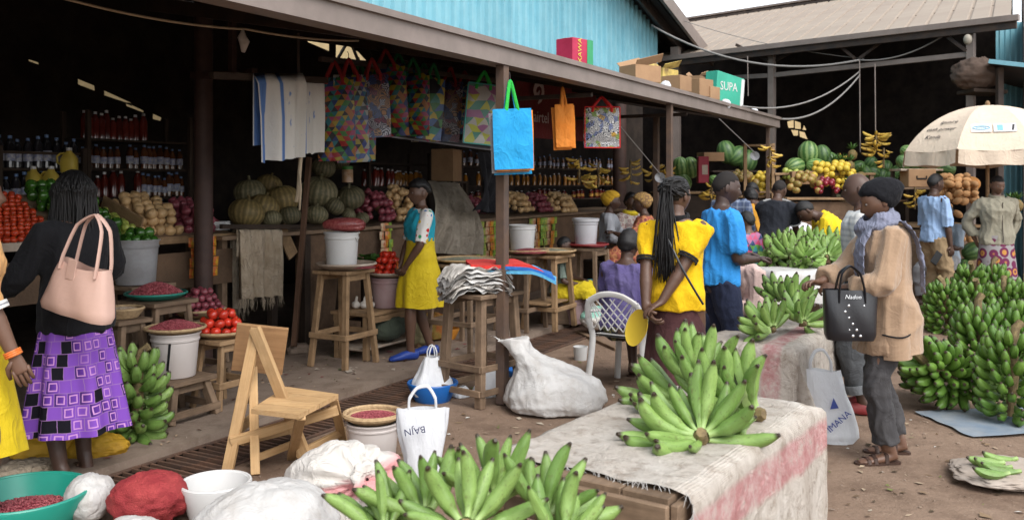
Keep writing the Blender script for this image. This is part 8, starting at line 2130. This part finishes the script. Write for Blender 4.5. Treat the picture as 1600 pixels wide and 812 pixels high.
top(P, cloth('dark_teal_top', (.03, .10, .12)), .88, sleeve=(1, 1)); skirt(P, MAROON, z0=.3)
P = person('child in multicoloured top behind the beige cap', ground_at(1168, 9.0, 0), R(120), 1.30, 1, True, hair='full', voxel=.015, head=(.5, .1))
top(P, prism_mat('multicolour_top', [(.05, .2, .2), (.4, .05, .12), (.1, .25, .06), (.3, .1, .2), (.03, .05, .12)], 24), .88, sleeve=(.9, .9)); skirt(P, MAROON, z0=.3)
P = person('person in white shirt and navy trousers bent double over the bananas', ground_at(1263, 10.4, 0), R(95), 1.62, 0, False, lean=1.25, hl=(.6, .2, .5), hr=(.6, -.2, .5), hair='short', voxel=.016)
top(P, cloth('white_tee', (.60, .60, .64)), .98, sleeve=(.8, .8), infl=.024); trousers(P, NAVY, infl=.03)
P = person('man in yellow tee bending down to the far banana heap', ground_at(1338, 9.7, 0), R(172), 1.68, 0, False, lean=.95, hl=(.52, .12, .72), hr=(.55, -.12, .75), hair='short', voxel=.015, head=(0, -.1))
top(P, YEL2, .90, infl=.028, sleeve=(.85, .85), sl_infl=.03, amp=.007); trousers(P, DENIM)
# 18 bald man behind the tan cardigan
P = person('bald man in pale striped shirt and rolled grey jeans behind the tan cardigan woman', ground_at(1350, 6.25, 0), R(155), 1.66, 0, False, lean=.04, hl=(.16, .2, .95), hr=(.16, -.2, .95), head=(.05, .1), hair=None, voxel=.013, fat=1.05)
top(P, stripes('pale_stripe_shirt', ((.52, .52, .50), (.40, .41, .41)), 2, 150), .84, sleeve=(1.0, 1.0), infl=.03, sl_infl=.026); trousers(P, GREYD, to=(1.72, 1.72), infl=.034, hem=.01); shoe(P, mat('red_shoe', (.32, .03, .04), .5, (.2, .04, .04), 8, .2), 'shoe')
for nm in 'lr':
    hj, Kn, An = P.leg[nm]; ringband(P, 'rolled_cuff', cloth('pale_denim_cuff', (.16, .17, .18)), Kn.lerp(An, .73), An - Kn, .102, .035, .008)
# 19 man in light blue shirt
P = person('man in light blue shirt and khaki trousers holding a black phone', ground_at(1460, 10.9, 0), R(12), 1.70, 0, False, head=(.0, .12), hl=(.02, .22, .82), hr=(.06, -.22, .80), hair='short', voxel=.014)
top(P, cloth('light_blue_shirt', (.30, .42, .62), (.26, .38, .58)), .88, sleeve=(1.1, 1.1), infl=.026, sl_infl=.022, amp=.007); trousers(P, KHAKI, infl=.03); shoe(P, BRNL, 'shoe')
o = MB().box((0, 0, 0), (.16, .02, .09), None, .006).build('phone', BLACKP, loc=at(1463, 403, 10.55), smooth=False); o.rotation_euler = (0, R(-55), .2); tag(o, 'black phone held by the light blue shirt man', 'phone')
# 20 woman in olive jacket
P = person('woman in olive jacket and ring print skirt facing the camera under the umbrella', ground_at(1557, 10.75, 0), R(-92), 1.68, 2, True, head=(.05, .28), hl=(-.12, .2, .92), hr=(-.12, -.2, .92), el=(-.5, .8, -.1), er=(-.5, -.8, -.1), hair='crop', voxel=.013, fat=1.08)
top(P, cloth('olive_jacket', (.27, .25, .19), (.23, .21, .16)), .86, infl=.03, sleeve=(1.8, 1.8), sl_infl=.024, amp=.007, name='jacket'); skirt(P, rings_mat('ring_print', (.26, .24, .24), (.12, .02, .06), (.42, .20, .05), 8), z1=.98, z0=.2, w0=.25, d0=.23, nf=4, amp=.01)
ringband(P, 'collar', _MC['olive_jacket'], P.up((0, 0, 1.45)), V((.2, 0, 1)), .078, .024, .012); MB().tube([P.up((.145 + .012 * math.sin(z_ * 9), 0, z_)) + V((.006, 0, 0)) for z_ in np.linspace(.9, 1.38, 8)], .005, 6).build('zip', STEELD, P.o)
P = person('seated person in pale trousers at the fruit stall behind the blue shirt man', ground_at(1480, 11.8, 0), R(-150), 1.62, 0, False, hipz=.6, fl=(.4, .12, .085), fr=(.4, -.12, .085), hl=(.3, .1, .8), hr=(.3, -.1, .8), hair='short', voxel=.018)
top(P, cloth('pale_blue_shirt', (.35, .42, .5)), .9, sleeve=(1, 1)); trousers(P, cloth('pale_grey_trouser', (.3, .3, .31)))
P = person('dim stallholder in the dark behind the far fruit counter', ground_at(1325, 14.9, 0), R(-110), 1.66, 3, True, hair='full', voxel=.02)
top(P, cloth('dim_olive_top', (.14, .14, .08)), .88, sleeve=(1, 1)); skirt(P, MAROON, z0=.3)
# ================================================================== trodden litter, small far stock
def litter(label, n, cols, area, seed, name='litter', size=(.006, .028)):
    rs = random.Random(seed); b = MB()
    for i in range(n):
        x, y = area(rs); s_ = rs.uniform(*size) * (1 if rs.random() < .85 else 1.8); a = rs.uniform(0, 6.28); c = V((x, y, .004)); e = V((math.cos(a), math.sin(a), 0)); f = V((-e.y, e.x, 0)); k = rs.uniform(.25, .9)
        p = [c - e * s_ + Z * rs.uniform(0, .006), c + f * s_ * k + Z * rs.uniform(0, .012), c + e * s_ * rs.uniform(.7, 1.3) + Z * rs.uniform(0, .008), c - f * s_ * k * rs.uniform(.4, 1) + Z * rs.uniform(0, .006)]
        u_ = rs.random(); b._push(p, [(0, 1, 2, 3)], 0, [(u_ + .001, .5, 0)] * 4)
    g = NT(name + '_mat'); cc = g.ramp(g.sep(g.co('puv'))[0], [(q / len(cols), c) for q, c in enumerate(cols)], 'CONSTANT')
    return tag(b.build(name, g.fin(cc, .85, .2), smooth=False), label, None, kind='stuff')
def a_open(rs):
    while True:
        y = 2.2 + 12 * rs.random() ** 1.6; x = rs.uniform(-.6, .62) * y
        if NN.dot(V((x, y, 0)) - O0) < .55: return x, y
def a_in(rs):
    s_ = rs.uniform(-3.5, 6); d_ = rs.uniform(1.15, 2.6); p = sd(s_, d_); return p.x, p.y
litter('scraps of dry leaf, peel and paper trodden into the earth', 2000, [(.10, .065, .04), (.34, .26, .18), (.07, .05, .03), (.16, .18, .06), (.42, .36, .28), (.13, .085, .05), (.22, .15, .09), (.5, .48, .44)], a_open, 5)
o = litter('scraps of onion skin and leaf on the stall floor', 700, [(.12, .07, .05), (.35, .25, .17), (.2, .06, .06), (.1, .13, .05), (.4, .34, .28)], a_in, 6, 'floor_litter'); o.location.z = FL
def pebbles(n, seed):
    rs = random.Random(seed); b = MB()
    for i in range(n):
        x, y = a_open(rs); r_ = rs.uniform(.003, .011); b.ball((x, y, r_ * .3), (r_ * rs.uniform(.8, 1.5), r_, r_ * .7), 6, 4)
    return tag(b.build('gravel', mat('brown_gravel', (.20, .145, .105), .9, (.28, .21, .16), 30, .3)), 'small stones scattered over the trodden earth', None, kind='stuff')
pebbles(700, 8)

# ================================================================== second level: pieces that belong to a part, not to the whole thing
SUBS = [('dish', ('rim',)), ('bowl', ('rim',)), ('glass', ('paper_label',)), ('body', ('tape_strip', 'lettering', 'green_panel', 'white_side', 'white_edge', 'hand_slot', 'tape', 'flap', 'strap_tab', 'stud', 'print_mark', 'trim')), ('sheet', ('emblem', 'lettering')),
        ('shirt', ('sleeve_band', 'collar', 'cuff', 'shoulder_stripe')), ('jacket', ('zip', 'collar')), ('cardigan', ('pocket', 'pocket_trim')), ('cap', ('cap_brim',)), ('trousers', ('rolled_cuff',)), ('apron', ('star_print',)), ('knot', ('tie',)), ('panel', ('lettering', 'sticker', 'sticker_mark'))]
_base = lambda o: o.name.rsplit('.', 1)[0] if o.name[-3:].isdigit() and o.name[-4:-3] == '.' else o.name
for t in [o for o in SC.objects if o.parent is None and o.children]:
    first = {}
    for c in t.children: first.setdefault(_base(c), c)
    for part, names in SUBS:
        if part not in first: continue
        for c in list(t.children):
            if _base(c) in names and c is not first[part]: c.parent = first[part]
bpy.data.scenes.remove(TS)
